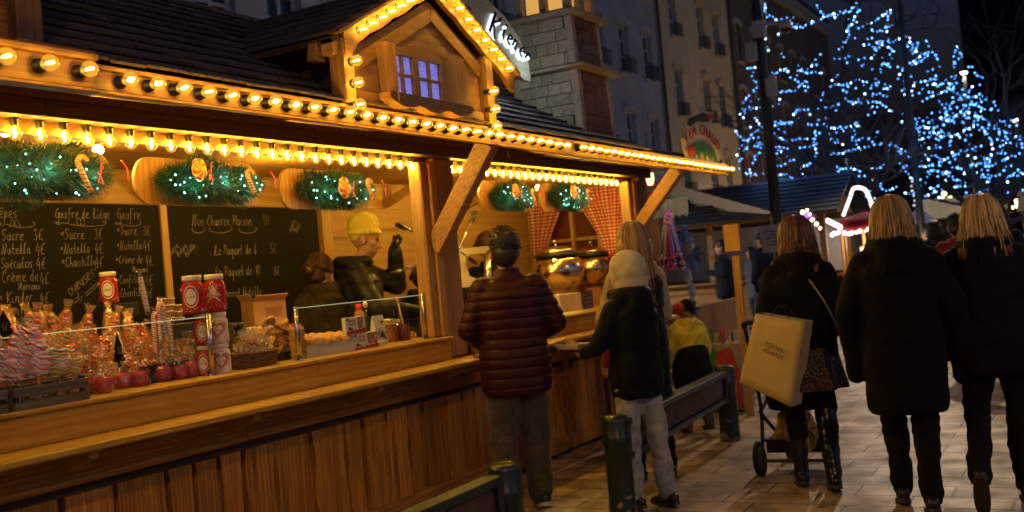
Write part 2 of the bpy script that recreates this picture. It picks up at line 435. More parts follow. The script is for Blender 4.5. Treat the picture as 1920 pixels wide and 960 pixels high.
# --- ledge on brackets
for a, b2 in ((XL, 5.99), (6.03, 6.30), (6.45, 9.9)):
    bm = BM(); bx(bm, a, b2, 3.65, 3.90, .935, .97, .008); part('ledge', bm, M_ledge)
for xb in (1.9, 2.9, 3.87, 4.9, 5.85, 6.2, 7.3, 8.3, 9.3):
    bm = BM(); poly(bm, [(0, 0), (.22, 0), (.22, -.035), (.06, -.09), (0, -.09)], .045, Matrix(((0, 1, 0, xb), (-1, 0, 0, YP - .03), (0, 0, 1, .934), (0, 0, 0, 1))))
    part('bracket', bm, M_ledge)
bm = BM(); tube(bm, [(6.01, 3.66, .93), (6.01, 3.66, .978), (6.01, 3.72, .978)], .012, 8); bx(bm, 5.985, 6.035, 3.645, 3.68, .90, .96, .004)
part('steel_clamp', bm, M_chrome)
# --- band between ledge and counter
for a, b2 in ((XL, 2.35), (2.352, 4.6), (4.602, 5.99)):
    bm = BM(); bx(bm, a, b2 , 3.885, 3.925, .972, 1.105, .003); part('counter_front', bm, M_band)
bm = BM(); bx(bm, 6.3, 9.70, 3.885, 3.925, .972, 1.105, .003); part('counter_front', bm, M_band)
bm = BM(); bx(bm, XL, 6.0, 3.865, 4.62, 1.106, 1.128, .004); part('counter_top', bm, M_ledge)
bm = BM(); bx(bm, 6.29, 9.72, 3.865, 4.62, 1.106, 1.128, .004); part('counter_top', bm, M_ledge)
# --- inner floor, back wall, ends, ceiling
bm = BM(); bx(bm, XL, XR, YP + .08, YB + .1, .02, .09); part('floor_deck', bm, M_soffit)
bm = BM()
for a, b2 in ((XL, 2.95), (2.952, 6.50), (6.502, 9.88)): bx(bm, a, b2, YB, YB + .03, .1, 2.4, .002)
part('back_wall', bm, M_ply)
bm = BM(); bx(bm, XL, XR, YB - .018, YB - .002, 2.165, 2.375, .003); part('wall_rail', bm, M_ply)
for px_ in (2.88, 6.40): 
    bm = BM(); bx(bm, px_, px_ + .12, YB - .06, YB - .003, .1, 2.162, .004); part('wall_stud', bm, M_framez)
bm = BM(); bx(bm, 4.805, 4.862, YB - .045, YB - .003, 1.0, 2.162, .003); part('board_divider', bm, M_framez)
bm = BM(); bx(bm, 9.88, 9.95, YP + .06, YB + .03, .1, 1.55, .002); bx(bm, 9.88, 9.95, YP + .06, 4.45, 1.552, 2.45, .002); bx(bm, 9.88, 9.95, 5.1, YB + .03, 1.552, 2.45, .002); bx(bm, 9.88, 9.95, 4.452, 5.098, 2.2, 2.45, .002)
part('end_wall', bm, M_plyz)
bm = BM(); bx(bm, XL - .05, XL, YP + .06, YB + .03, .1, 2.45, .002); part('side_wall', bm, M_plyz)
bm = BM()
for i in range(7):
    a = XL + i * (XR - XL) / 7; bx(bm, a, a + (XR - XL) / 7 - .004, 4.06, YB, 2.385, 2.405)
part('ceiling', bm, M_ply)
for xb in (3.5, 4.72, 6.15, 7.3, 8.6):
    bm = BM(); beam(bm, (xb, YB - .02, 2.20), (xb, 4.85, 2.375), .06, .07, (1, 0, 0), .004); part('knee_brace', bm, M_brace)
# window in the end wall
w = BM()
for yy in (4.452, 4.755, 5.06): bx(w, 9.87, 9.935, yy, yy + .04, 1.555, 2.197, .003)
for zz in (1.555, 1.80, 2.158): bx(w, 9.875, 9.93, 4.493, 4.754, zz, zz + .035, .002); bx(w, 9.875, 9.93, 4.796, 5.059, zz, zz + .035, .002)
winf = part('window', w, M_framez)
bm = BM(); bx(bm, 9.915, 9.92, 4.49, 5.06, 1.56, 2.19); obj('pane', bm, plain('dark_red_view', (.10, .02, .015), .12), winf)
# --- posts
def post(x0, x1, y0, y1, z0, z1, m, bev=.006): bm = BM(); bx(bm, x0, x1, y0, y1, z0, z1, bev); return part('post', bm, m)
post(5.86, 5.945, 3.93, 4.03, 1.13, 2.32, M_framez, .01); post(5.947, 6.03, 3.91, 4.03, 1.13, 2.32, M_framez, .01)
post(6.035, 6.28, 3.93, 4.05, .972, 2.36, M_postz, .01)
post(9.46, 9.54, 3.93, 4.03, 1.13, 2.32, M_framez, .01); post(9.543, 9.66, 3.91, 4.03, 1.13, 2.32, M_framez, .01)
post(9.73, 9.95, 3.93, 4.05, .1, 2.36, M_postz, .01)
post(XL, XL + .2, 3.93, 4.05, .972, 2.36, M_postz, .01)
# --- front beam, batten behind the bulbs, soffit
bm = BM(); x = XL
while x < XR:
    w = min(rnd.uniform(1.6, 2.4), XR + .05 - x); bx(bm, x, x + w - .004, 3.89, 4.0, 2.362, 2.44, .005); x += w
part('front_beam', bm, M_beamx)
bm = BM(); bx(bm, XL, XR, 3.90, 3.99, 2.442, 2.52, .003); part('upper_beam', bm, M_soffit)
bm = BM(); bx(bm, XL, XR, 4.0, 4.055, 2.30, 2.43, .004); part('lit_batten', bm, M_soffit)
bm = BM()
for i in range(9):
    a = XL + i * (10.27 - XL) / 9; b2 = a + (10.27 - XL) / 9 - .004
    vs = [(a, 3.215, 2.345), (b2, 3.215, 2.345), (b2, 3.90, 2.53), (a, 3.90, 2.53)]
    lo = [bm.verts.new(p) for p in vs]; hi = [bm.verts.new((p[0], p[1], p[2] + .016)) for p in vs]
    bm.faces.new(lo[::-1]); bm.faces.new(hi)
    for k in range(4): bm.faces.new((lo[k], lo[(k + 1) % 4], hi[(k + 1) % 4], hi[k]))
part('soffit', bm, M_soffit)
for xb in (1.6, 3.1, 4.4, 7.2, 8.6):
    bm = BM(); beam(bm, (xb, 3.22, 2.325), (xb + .02, 3.89, 2.49), .05, .03, (0, 0, 1), .003); part('soffit_batten', bm, M_fascia)
bm = BM(); tube(bm, [(6.15, 3.4, 2.33), (6.15, 3.4, 2.30), (6.16, 3.4, 2.29), (6.17, 3.4, 2.30), (6.165, 3.4, 2.31)], .003, 5); part('hook', bm, M_chrome)
# --- eave fascia
bm = BM(); bx(bm, 2.60, 6.7, 3.18, 3.215, 2.325, 2.40, .004); bx(bm, 6.703, 10.27, 3.18, 3.215, 2.325, 2.40, .004); part('fascia', bm, M_fascia)
bm = BM(); bx(bm, 2.60, 10.28, 3.165, 3.23, 2.402, 2.42, .004); bx(bm, 2.60, 10.275, 3.17, 3.20, 2.310, 2.323, .003); part('fascia_moulding', bm, M_fascia)
bm = BM(); bx(bm, XL, 2.58, 3.08, 3.12, 2.30, 2.40, .004); bx(bm, XL, 2.575, 3.06, 3.16, 2.402, 2.425, .004); bx(bm, XL, 2.578, 3.07, 3.13, 2.285, 2.298, .003)
bx(bm, 2.30, 2.62, 3.13, 3.22, 2.428, 2.455, .004)
part('fascia', bm, M_fascia)
bm = BM(); beam(bm, (5.98, 3.925, 1.74), (5.69, 3.27, 2.36), .085, .13, (0, .4, .6), .006); part('brace', bm, M_brace)
bm = BM(); beam(bm, (9.62, 3.925, 1.87), (9.12, 3.27, 2.35), .085, .12, (0, .4, .6), .006); part('brace', bm, M_brace)

# --- bulbs: glass globe, filament, black socket
def bulb_proto(kind):
    core = M_core if kind == 'hang' else M_core2
    g = BM(); c = BM(); s = BM()
    if kind == 'hang':   # axis down
        lathe(g, [(.004, -.029), (.016, -.025), (.026, -.012), (.029, 0), (.026, .013), (.018, .026), (.013, .038)], 16)
        lathe(s, [(.0125, .034), (.015, .038), (.015, .060), (.021, .063), (.021, .068)], 12)
        tube(c, [(0, 0, .022), (-.006, 0, .008), (.007, 0, .002), (-.004, 0, -.008), (0, 0, -.014)], .0038, 5)
    else:                # axis out of the board, towards -y
        lathe(g, [(.004, -.029), (.017, -.024), (.0265, -.011), (.029, 0), (.0265, .013), (.019, .026), (.014, .036)], 16)
        lathe(s, [(.0135, .032), (.022, .036), (.023, .058), (.026, .060), (.026, .066)], 12)
        tube(c, [(0, 0, .020), (-.008, .002, .006), (.009, -.002, 0), (-.006, .001, -.008), (.004, 0, -.015)], .0042, 5)
        for b_ in (g, c, s): bmesh.ops.rotate(b_, verts=b_.verts[:], cent=(0, 0, 0), matrix=Matrix.Rotation(R(-90), 3, 'X'))
    G = finish(g, 'bulb', True); S = finish(s, 'socket', True); C_ = finish(c, 'filament', True)
    G.materials.append(M_bulbglass); S.materials.append(M_black); C_.materials.append(core)
    return G, S, C_
HANG = bulb_proto('hang'); OUT = bulb_proto('out')
def put_bulb(name, P, loc, tilt=0):
    if P is not None:
        o = bpy.data.objects.new(name, P[0]); COL.objects.link(o); o.parent = stall; o.location = Vector(loc) - stall.location
        o.rotation_euler = (0, tilt, random.uniform(-.2, .2) if P is HANG else 0)
        for nm, me in (('socket', P[1]), ('filament', P[2])):
            q = bpy.data.objects.new(nm, me); COL.objects.link(q); q.parent = o
k = 0; x = 2.759
while x < 10.25:
    if not 6.62 < x < 6.72: put_bulb('eave_bulb', OUT, (x, 3.115, 2.365 + random.uniform(-.002, .002)), random.uniform(-3, 3))
    x += .1335
for x in (1.85, 2.01, 2.17, 2.33, 2.49): put_bulb('eave_bulb', OUT, (x, 3.01, 2.352))
x = 2.882 - .1235 * 3
while x < 5.85: put_bulb('hanging_bulb', HANG, (x, 3.985, 2.293)); x += .1235
x = 6.36
while x < 9.44: put_bulb('hanging_bulb', HANG, (x, 3.985, 2.293)); x += .1235
for (x, z) in ((4.25, 2.80), (4.338, 2.846), (4.43, 2.893), (4.52, 2.94), (4.61, 2.985), (4.70, 3.03), (4.79, 3.078), (4.885, 3.125),
               (5.12, 3.125), (5.21, 3.08), (5.30, 3.03), (5.39, 2.982), (5.48, 2.935), (5.57, 2.89), (5.66, 2.845), (5.75, 2.80),
               (4.17, 2.63), (4.17, 2.52), (4.17, 2.412), (5.53, 2.63), (5.53, 2.52), (5.53, 2.416)):
    put_bulb('gable_bulb', OUT, (x, 3.11, z))

# --- main roof: courses of split shingles
def shingles(bm, x0, x1, rows, row, tw, o, e, n, seed=1, lift=.012, clip=None):
    """o = eave origin, e = unit vector up the slope, n = normal; x runs along"""
    rr = random.Random(seed)
    for i in range(rows):
        x = x0 - rr.uniform(0, tw)
        while x < x1:
            w = tw * rr.uniform(.75, 1.25); a, b2 = max(x, x0), min(x + w - .004, x1)
            x += w
            if b2 - a < .02: continue
            if clip and clip((a + b2) / 2, i * row): continue
            s0 = i * row - rr.uniform(.0, .018); s1 = (i + 1) * row + .03
            h0 = lift * 2 + rr.uniform(0, .006); h1 = .004
            P = [o + e * s0 + n * h0, o + e * s1 + n * h1, o + e * s0 + n * (h0 - .012)]
            vs = [bm.verts.new((xx, p.y, p.z)) for p in (P[0], P[1]) for xx in (a, b2)] + [bm.verts.new((xx, P[2].y, P[2].z)) for xx in (a, b2)]
            bm.faces.new((vs[0], vs[1], vs[3], vs[2])); bm.faces.new((vs[4], vs[5], vs[1], vs[0]))
            bm.faces.new((vs[0], vs[2], vs[4])); bm.faces.new((vs[1], vs[5], vs[3]))
th = math.atan2(.85, 1.45); e_ = Vector((0, math.cos(th), math.sin(th))); n_ = Vector((0, -math.sin(th), math.cos(th)))
RX1 = 8.16
bm = BM()
def slab(bm, x0, x1, o, e, n, L, t):
    A = [o - n * .012, o - n * t, o + e * L - n * t, o + e * L - n * .012]
    vs = [[bm.verts.new((x, p.y, p.z)) for p in A] for x in (x0, x1)]
    bm.faces.new(vs[0]); bm.faces.new(vs[1][::-1])
    for i in range(4): bm.faces.new((vs[0][i], vs[0][(i + 1) % 4], vs[1][(i + 1) % 4], vs[1][i]))
O_ = Vector((0, 3.20, 2.425))
slab(bm, XL, RX1, O_, e_, n_, 1.68, .05)
O2 = Vector((0, 6.10, 2.425)); e2 = Vector((0, -e_.y, e_.z)); n2 = Vector((0, -n_.y, n_.z))
slab(bm, XL, RX1, O2, e2, n2, 1.66, .05)
roof = part('roof', bm, M_darkside)
bm = BM(); shingles(bm, XL, RX1, 11, .152, .17, O_ + Vector((0, -.02, .0)), e_, n_, 5); shingles(bm, XL, RX1, 11, .152, .17, O2, e2, n2, 6)
obj('shingles', bm, M_shingle, roof)
bm = BM(); bx(bm, XL, RX1, 4.58, 4.72, 3.27, 3.30, .005); obj('ridge_board', bm, M_shingle, roof)
bm = BM(); poly(bm, [(3.3, 2.43), (6.0, 2.43), (4.65, 3.24)], .03, Matrix(((0, 1, 0, RX1 - .05), (1, 0, 0, 0), (0, 0, 1, 0), (0, 0, 0, 1)))); obj('roof_end', bm, M_darkside, roof)
bm = BM(); bx(bm, RX1 - .03, 10.26, 3.22, YB + .2, 2.44, 2.475, .003); part('flat_roof', bm, M_flat)

# --- gabled dormer over the eave
AX, ZB = 5.0, 3.19
gab = BM(); poly(gab, [(4.20, 2.425), (5.51, 2.425), (5.51, 2.84), (5.0, 3.10), (4.20, 2.69)], .03, Matrix.Translation((0, 3.20, 0)))
gable = part('dormer', gab, M_gable)
def dp(name, bm, m): return obj(name, bm, m, gable)
bm = BM()
for sx, xe in ((-1, 4.13), (1, 5.86)):   # barge boards with a scalloped lower edge
    n = 16; top = []; low = []
    for i in range(n + 1):
        t = i / n; x = AX + (xe - AX) * t; z = ZB + .035 - abs(x - AX) * .52
        top.append((x, z)); low.append((x, z - .085 - .012 * abs(math.sin(t * PI * 4)) - (.03 if t > .93 else 0)))
    pts = top + low[::-1]
    if sx < 0: pts = pts[::-1]
    poly(bm, pts, .03, Matrix.Translation((0, 3.145, 0)))
dp('barge_board', bm, M_fascia)
bm = BM()
for sx, xe in ((-1, 4.08), (1, 5.90)):
    z1 = ZB + .055 - abs(xe - AX) * .52
    beam(bm, (AX, 3.16, ZB + .055), (xe, 3.16, z1), .09, .022, (0, 0, 1), .003)
dp('barge_cap', bm, M_fascia)
for a, b2, c in ((4.115, 4.20, 2.745), (5.512, 5.60, 2.85)): bm = BM(); bx(bm, a, b2, 3.15, 3.24, 2.425, c, .004); dp('corner_post', bm, M_framez)
bm = BM(); bx(bm, 4.205, 5.505, 3.185, 3.198, 2.43, 2.505, .002); beam(bm, (4.22, 3.19, 2.62), (5.0, 3.19, 3.02), .012, .07, (0, 0, 1)); beam(bm, (5.0, 3.187, 3.02), (5.5, 3.187, 2.76), .012, .07, (0, 0, 1)); dp('gable_trim', bm, M_gable)
bm = BM()   # roof slopes and cheeks
for sx in (-1, 1):
    xe = 4.06 if sx < 0 else 5.90; zr, ze = ZB + .045, ZB + .045 - abs(xe - AX) * .52
    yb_r, yb_e = 4.6, 3.2 + (ze - 2.42) / .585 + .12
    P = [(AX, 3.16, zr), (xe, 3.16, ze), (xe, yb_e, ze), (AX, yb_r, zr)]
    lo = [bm.verts.new((a, b2, c - .03)) for a, b2, c in P]; hi = [bm.verts.new(p) for p in P]
    bm.faces.new(lo[::-1]); bm.faces.new(hi)
    for k in range(4): bm.faces.new((lo[k], lo[(k + 1) % 4], hi[(k + 1) % 4], hi[k]))
dp('dormer_roof', bm, M_darkside)
bm = BM()   # shingles of the two slopes, running back from the gable
rr = random.Random(9)
for sx in (-1, 1):
    xe = 4.06 if sx < 0 else 5.90; Lx = abs(xe - AX); rows = 7
    for i in range(rows):
        t0, t1 = i / rows, (i + 1.25) / rows
        y = 3.13
        ymax = 4.6 - (4.6 - 3.95) * 1.0 * (1 - (rows - i) / rows) + .1
        while y < 4.55:
            wv = rr.uniform(.12, .2); y0, y1 = y, min(y + wv - .004, 4.6); y += wv
            xa = xe + (AX - xe) * t0 + sx * rr.uniform(0, .012); xb2 = xe + (AX - xe) * min(t1, 1)
            za = ZB + .045 - abs(xa - AX) * .52 + .028; zb = ZB + .045 - abs(xb2 - AX) * .52 + .006
            if za < 2.42 + (y0 - 3.2) * .585 - .02: continue
            vs = [bm.verts.new(p) for p in ((xa, y0, za), (xa, y1, za), (xb2, y1, zb), (xb2, y0, zb), (xa, y0, za - .014), (xa, y1, za - .014))]
            bm.faces.new(vs[:4]); bm.faces.new((vs[4], vs[5], vs[1], vs[0])); bm.faces.new((vs[4], vs[0], vs[3])); bm.faces.new((vs[5], vs[2], vs[1]))
dp('dormer_shingles', bm, M_shingle)
for xc in (4.21, 5.50): bm = BM(); poly(bm, [(3.23, 2.42), (3.23, 2.72 + (.1 if xc > 5 else 0)), (3.9, 2.78), (3.85, 2.78)], .02, Matrix(((0, 1, 0, xc - .01), (1, 0, 0, 0), (0, 0, 1, 0), (0, 0, 0, 1)))); dp('cheek', bm, M_darkside)
bm = BM(); bx(bm, 4.06, 4.115, 3.17, 3.24, 2.66, 2.74, .003); poly(bm, [(4.03, 2.64), (4.11, 2.64), (4.11, 2.73), (4.05, 2.73)], .05, Matrix.Translation((0, 3.26, 0))); dp('eave_bracket', bm, M_fascia)
# dormer window with shutters
w = BM()
bx(w, 4.53, 5.06, 3.165, 3.197, 2.51, 2.528, .002); poly(w, [(4.53, 2.735), (5.06, 2.735), (5.06, 2.765), (4.83, 2.80), (4.79, 2.82), (4.75, 2.80), (4.53, 2.765)], .025, Matrix.Translation((0, 3.17, 0)))
for a, b2 in ((4.53, 4.565), (4.755, 4.81), (5.03, 5.06)): bx(w, a, b2, 3.168, 3.196, 2.53, 2.733, .002)
for a, b2 in ((4.567, 4.753), (4.812, 5.028)):
    m_ = (a + b2) / 2; bx(w, m_ - .008, m_ + .008, 3.172, 3.192, 2.53, 2.733, .001); bx(w, a, b2, 3.175, 3.190, 2.622, 2.638, .001)
win = dp('dormer_window', w, M_gable)
mg, nt, b = newmat('glitter_pane'); setc(b, (.10, .12, .5), .3)
v, _ = coords(nt, (160, 160, 160)); vo = N(nt, 'ShaderNodeTexVoronoi'); nt.links.new(v, vo.inputs['Vector'])
cc = ramp(nt, vo.outputs['Color'], [(.2, (.02, .04, .5)), (.6, (.16, .16, .95)), (.8, (.75, .72, 1))]); nt.links.new(cc, b.inputs['Base Color']); nt.links.new(cc, b.inputs['Emission Color']); b.inputs['Emission Strength'].default_value = .55
bm = BM(); bx(bm, 4.56, 4.76, 3.193, 3.197, 2.53, 2.735); bx(bm, 4.81, 5.03, 3.193, 3.197, 2.53, 2.735); obj('lit_pane', bm, mg, win)
bm = BM(); poly(bm, [(0, 0), (.075, .04), (.085, .34), (.05, .36), (.0, .34)], .018, Matrix.Translation((4.50, 3.10, 2.455)) @ Matrix.Rotation(R(115), 4, 'Z') @ Matrix.Diagonal((1.2, 1, .9, 1))); obj('shutter', bm, M_postz, win)
bm = BM(); poly(bm, [(5.075, 2.50), (5.15, 2.46), (5.31, 2.57), (5.31, 2.80), (5.22, 2.82), (5.075, 2.78)], .016, Matrix.Translation((0, 3.175, 0))); obj('shutter', bm, M_postz, win)
bm = BM(); pts = [(4.42, 2.505), (5.24, 2.505)] + [(5.24 - .82 * i / 16, 2.47 - .03 * abs(math.sin(i / 16 * PI * 3)) - .015 * math.sin(i / 16 * PI)) for i in range(17)]
poly(bm, pts, .07, Matrix.Translation((0, 3.10, 0))); obj('flower_shelf', bm, M_gable, win)

# --- second dormer at the left edge
bm = BM()
for i in range(4): bx(bm, 1.0, 2.37, 3.215, 3.24, 2.43 + i * .16, 2.43 + i * .16 + .157, .003)
d2 = part('side_dormer', bm, M_rail)
bm = BM(); bx(bm, 2.33, 2.43, 3.16, 3.27, 2.455, 3.2, .005); obj('corner_post', bm, M_darkpost, d2)
bm = BM(); poly(bm, [(3.25, 2.44), (3.25, 3.2), (4.6, 3.2)], .02, Matrix(((0, 1, 0, 2.36), (1, 0, 0, 0), (0, 0, 1, 0), (0, 0, 0, 1)))); obj('cheek', bm, M_darkside, d2)
bm = BM(); bx(bm, .95, 2.5, 3.05, 4.6, 3.2, 3.26, .004); obj('cap_roof', bm, M_shingle, d2)

# --- little brick chimney tower on the roof
TX0, TX1, TY0, TY1 = 7.46, 8.08, 3.43, 4.03
tw = BM()
def frus(bm, x0, x1, y0, y1, z0, z1, k):
    cx, cy = (x0 + x1) / 2, (y0 + y1) / 2
    P = [(x0, y0), (x1, y0), (x1, y1), (x0, y1)]
    lo = [bm.verts.new((x, y, z0)) for x, y in P]; hi = [bm.verts.new((cx + (x - cx) * k, cy + (y - cy) * k, z1)) for x, y in P]
    bm.faces.new(lo[::-1]); bm.faces.new(hi)
    for i in range(4): bm.faces.new((lo[i], lo[(i + 1) % 4], hi[(i + 1) % 4], hi[i]))
frus(tw, TX0, TX1, TY0, TY1, 2.44, 3.08, .95); frus(tw, TX0 + .03, TX1 - .05, TY0 + .03, TY1 - .05, 3.13, 3.52, .95)
tower = part('chimney_tower', tw, M_darkside)
bmL, bmF = BM(), BM(); rr = random.Random(4)
for (x0, x1, y0, y1, z0, z1) in ((TX0, TX1, TY0, TY1, 2.45, 3.08), (TX0 + .035, TX1 - .055, TY0 + .035, TY1 - .055, 3.135, 3.52)):
    rows = int((z1 - z0) / .082); h = (z1 - z0) / rows
    for i in range(rows):
        z = z0 + i * h; ins = .025 * i * h / .64
        for face in 'LF':
            lo, hi = (y0, y1) if face == 'L' else (x0, x1)
            u = lo - rr.uniform(.0, .1)
            while u < hi:
                wv = rr.choice((.1, .16, .21)); a, b2 = max(u, lo) + ins + .03, min(u + wv, hi) - ins - .03; u += wv
                a, b2 = max(u - wv, lo + ins + .05) + .002, min(u, hi - ins - .05) - .002
                if b2 - a < .02: continue
                if face == 'L': bx(bmL, x0 + ins - .012, x0 + ins + .03, a, b2, z + .003, z + h - .003, .003)
                else: bx(bmF, a, b2, y0 + ins - .012, y0 + ins + .03, z + .003, z + h - .003, .003)
    k = .025 * (z1 - z0) / .64
    for (cx, cy, sx, sy) in ((x0, y0, 1, 1), (x1, y0, -1, 1), (x0, y1, 1, -1), (x1, y1, -1, -1)):
        tr = BM(); beam(tr, (cx + sx * .02, cy + sy * .02, z0), (cx + sx * (.02 + k), cy + sy * (.02 + k), z1), .065, .065, (0, 1, 0), .004); obj('corner_trim', tr, M_towertrim, tower)
obj('brick_cladding', bmL, M_brick, tower); obj('brick_cladding', bmF, M_brickred_shade, tower)
bm = BM(); frus(bm, TX0 - .08, TX1 + .08, TY0 - .08, TY1 + .08, 3.083, 3.105, 1.0); frus(bm, TX0 - .07, TX1 + .07, TY0 - .07, TY1 + .07, 3.106, 3.132, .82); obj('cornice', bm, M_towertrim, tower); bm = BM()
frus(bm, TX0 - .04, TX1 + .02, TY0 - .04, TY1 + .02, 3.522, 3.55, 1.0); frus(bm, TX0 - .03, TX1 + .01, TY0 - .03, TY1 + .01, 3.551, 3.58, .85); obj('cornice', bm, M_towertrim, tower)
lan = BM()
for (cx, cy) in ((7.54, 3.51), (7.97, 3.51), (7.54, 3.94), (7.97, 3.94), (7.755, 3.51), (7.54, 3.72)): bx(lan, cx - .03, cx + .03, cy - .03, cy + .03, 3.58, 4.1, .003)
frus(lan, 7.4, 8.1, 3.37, 4.07, 4.1, 4.5, .05)
la = obj('lantern', lan, M_towertrim, tower)
bm = BM(); bx(bm, 7.58, 7.93, 3.55, 3.90, 3.585, 4.09); obj('lit_panel', bm, emis('lantern_glow', (1, .5, .12), .6), la)

# ================================================================ chalk boards
def chalkboard(x0, x1, z0, z1, label):
    t = thing('chalkboard', label, 'chalkboard', ((x0 + x1) / 2, YB - .02, z0))
    bm = BM(); bx(bm, x0, x1, YB - .034, YB - .020, z0, z1, .002); obj('slate', bm, M_board, t); return t
YT = YB - .036
cb1 = chalkboard(3.02, 4.80, 1.2, 2.158, 'black chalk menu of crepe and waffle prices on the back wall, left board')
cb2 = chalkboard(4.866, 6.37, 1.2, 2.158, 'black chalk board offering churros by the packet, right of the wooden divider')
def chalk(par, items, dim=.85):
    bm = BM()
    for s, px, py, size in items:
        p = WY(px, py, YT); write(bm, s, size, (p.x, YT, p.z), r=.0021, k=3)
    return obj('chalk_writing', bm, M_chalk, par)
S_ = .072
chalk(cb1, [('Crêpes', -22, 407, .075), ('Sucre', 2, 450, S_), ('3€', 62, 449, S_), ('Nutella', 2, 476, .066), ('4€', 66, 476, S_), ('Spéculos', 0, 503, .066), ('4€', 68, 503, S_),
            ('Crème de', 2, 529, .072), ('4€', 74, 532, S_), ('Marrons', 34, 544, .05), ('* Kinder', -4, 569, .072), ('4€', 74, 568, S_), ('* Confiture', -4, 592, .066),
            ('Gaufre de Liège', 102, 408, .068), ('*Sucre', 112, 448, S_), ('3€', 176, 447, S_), ('*Nutella', 112, 475, .066), ('4€', 177, 475, S_), ('*Chantilly', 114, 500, .066), ('4€', 178, 500, S_),
            ('Gaufre', 218, 410, .078), ('*Sucre', 218, 440, .068), ('3€', 268, 440, .066), ('*Nutella', 218, 468, .062), ('4€', 268, 469, S_), ('*Crème de', 216, 494, .058), ('4€', 272, 497, S_),
            ('Marrons', 248, 511, .045), ('*Confiture', 217, 532, .058), ('4€', 272, 534, S_), ('Chantilly', 224, 557, .062), ('4€', 272, 558, S_)])
chalk(cb2, [('Nos Churros Maison', 360, 422, .082), ('!!!', 492, 421, .085), ('• Le Paquet de 6'.replace('•', '.'), 392, 478, .078), ('5€', 506, 474, .08), ('. Le Paquet de 10', 394, 519, .078), ('8€', 513, 517, .08), ('Supplément Nutella', 395, 560, .07)])
bm = BM()
def swirl(px, py, w):
    p = WY(px, py, YT); tube(bm, smoothed([p + Vector((w * a, 0, .018 * b)) for a, b in ((.05, .5), (0, 0), (.1, -.8), (.5, -1.4), (.9, -.6), (1, .4), (.93, .8), (.9, .1))], 4), .002, 4)
for a in ((360, 430, .12), (392, 430, .22), (448, 431, .18)): swirl(*a)
# slanted remarks
for s, px, py, ang, size in (('Joyeux', 545, 440, 58, .055), ('Noël'.replace('ë', 'e'), 557, 438, 58, .05), ('Sucre', 320, 480, 38, .05), ('Nature', 334, 482, 38, .045), ('Nutella', 349, 482, 38, .04)):
    p = WY(px, py, YT); write(bm, s, size, (p.x, YT, p.z), (math.cos(R(ang)), 0, math.sin(R(ang))), (-math.sin(R(ang)), 0, math.cos(R(ang))), r=.0022)
obj('chalk_writing', bm, M_chalk, cb2)
bm = BM()
def swirl1(px, py, w): 
    p = WY(px, py, YT); tube(bm, smoothed([p + Vector((w * a, 0, .012 * b)) for a, b in ((.06, .5), (0, 0), (.06, -.8), (.15, 0), (.5, -1.6), (.9, -1.2), (1, .4), (.93, .8))], 4), .0018, 4)
swirl1(0, 420, .22); swirl1(104, 418, .36); swirl1(216, 418, .2)
for px, py in ((148, 416), (155, 416)):
    p = WY(px, py, YT); tube(bm, [p + Vector((.016 * math.cos(a), 0, .022 * math.sin(a))) for a in (i * .5 for i in range(13))], .002, 4)
p = WY(18, 424, YT); tube(bm, [p, p + Vector((.02, 0, .04)), p + Vector((.04, 0, 0)), p], .002, 4); tube(bm, [p + Vector((.02, 0, 0)), p + Vector((.045, 0, .04)), p + Vector((.07, 0, 0)), p + Vector((.02, 0, 0))], .002, 4)
pa = WY(125, 560, YT)
write(bm, 'Joyeuses', .085, (pa.x, YT, pa.z), (math.cos(R(32)), 0, math.sin(R(32))), (-math.sin(R(32)), 0, math.cos(R(32))), r=.0026)
for dx in (0, .03): tube(bm, [pa + Vector((.05 + dx, 0, -.03 + .0)), pa + Vector((.25 + dx, 0, .10))], .002, 4)
obj('chalk_writing', bm, M_chalk, cb1)

# ================================================================ signs
# curved shop sign over the gable, lettering lit from behind
M_signboard = wood('sign_board', (.50, .46, .32), (.36, .32, .2), 'x', .5, .5, knots=False)
sg = thing('shop_sign', 'curved hanging board with glowing white script reading Kiener, above the gable', 'sign', (6.3, 3.62, 2.9))
Y0 = 3.60
out_ = [(820, -75), (868, -45), (912, -2), (946, 30), (974, 72), (990, 112), (996, 152)]
inn_ = [(984, 150), (966, 134), (930, 112), (895, 84), (862, 45), (830, 5), (790, -40)]
P_ = [WY(a, b, Y0) for a, b in out_ + inn_]
bm = BM(); poly(bm, [(p.x, p.z) for p in P_], .035, Matrix.Translation((0, Y0, 0))); obj('board', bm, M_signboard, sg)
M_halo = emis('letter_halo', (.66, .85, 1), 2.6); M_letter = plain('letter_face', (.02, .015, .012), .4)
halo, face = BM(), BM()
def letter(ch, px, py, ang, size, px_per=None):
    p = WY(px, py, Y0); c, s = math.cos(R(ang)), math.sin(R(ang))
    st, wd = strokes(ch, size, slant=.2, jit=0)
    for pl in st:
        q3 = smoothed([Vector((p.x + a * c - b * s, 0, p.z + a * s + b * c)) for a, b in pl], 4)
        if len(pl) == 2 and abs(pl[0][1] - pl[1][1]) < 1e-6: q3 = [q3[0], q3[0] + Vector((.012, 0, 0))]
        tube(halo, [v + Vector((-.006, -.012 + Y0, -.012)) for v in q3], size * .095, 6)
        tube(face, [v + Vector((.004, -.026 + Y0, .004)) for v in q3], size * .07, 6)
for ch, px, py, ang, size in (('K', 909, 60, -24, .185), ('i', 934, 69, -27, .14), ('e', 943, 76, -30, .14), ('n', 953, 85, -34, .14), ('e', 966, 97, -39, .14), ('r', 977, 108, -44, .14), ('n', 866, 30, -16, .14), ('o', 858, 24, -16, .14)):
    letter(ch, px, py, ang, size)
obj('letter_halo', halo, M_halo, sg); obj('letters', face, M_letter, sg)
bm = BM(); p = WY(940, 150, 3.66); bx(bm, 6.42, 6.50, 3.64, 3.70, 2.66, 3.28, .004); obj('support_post', bm, M_towertrim, sg)
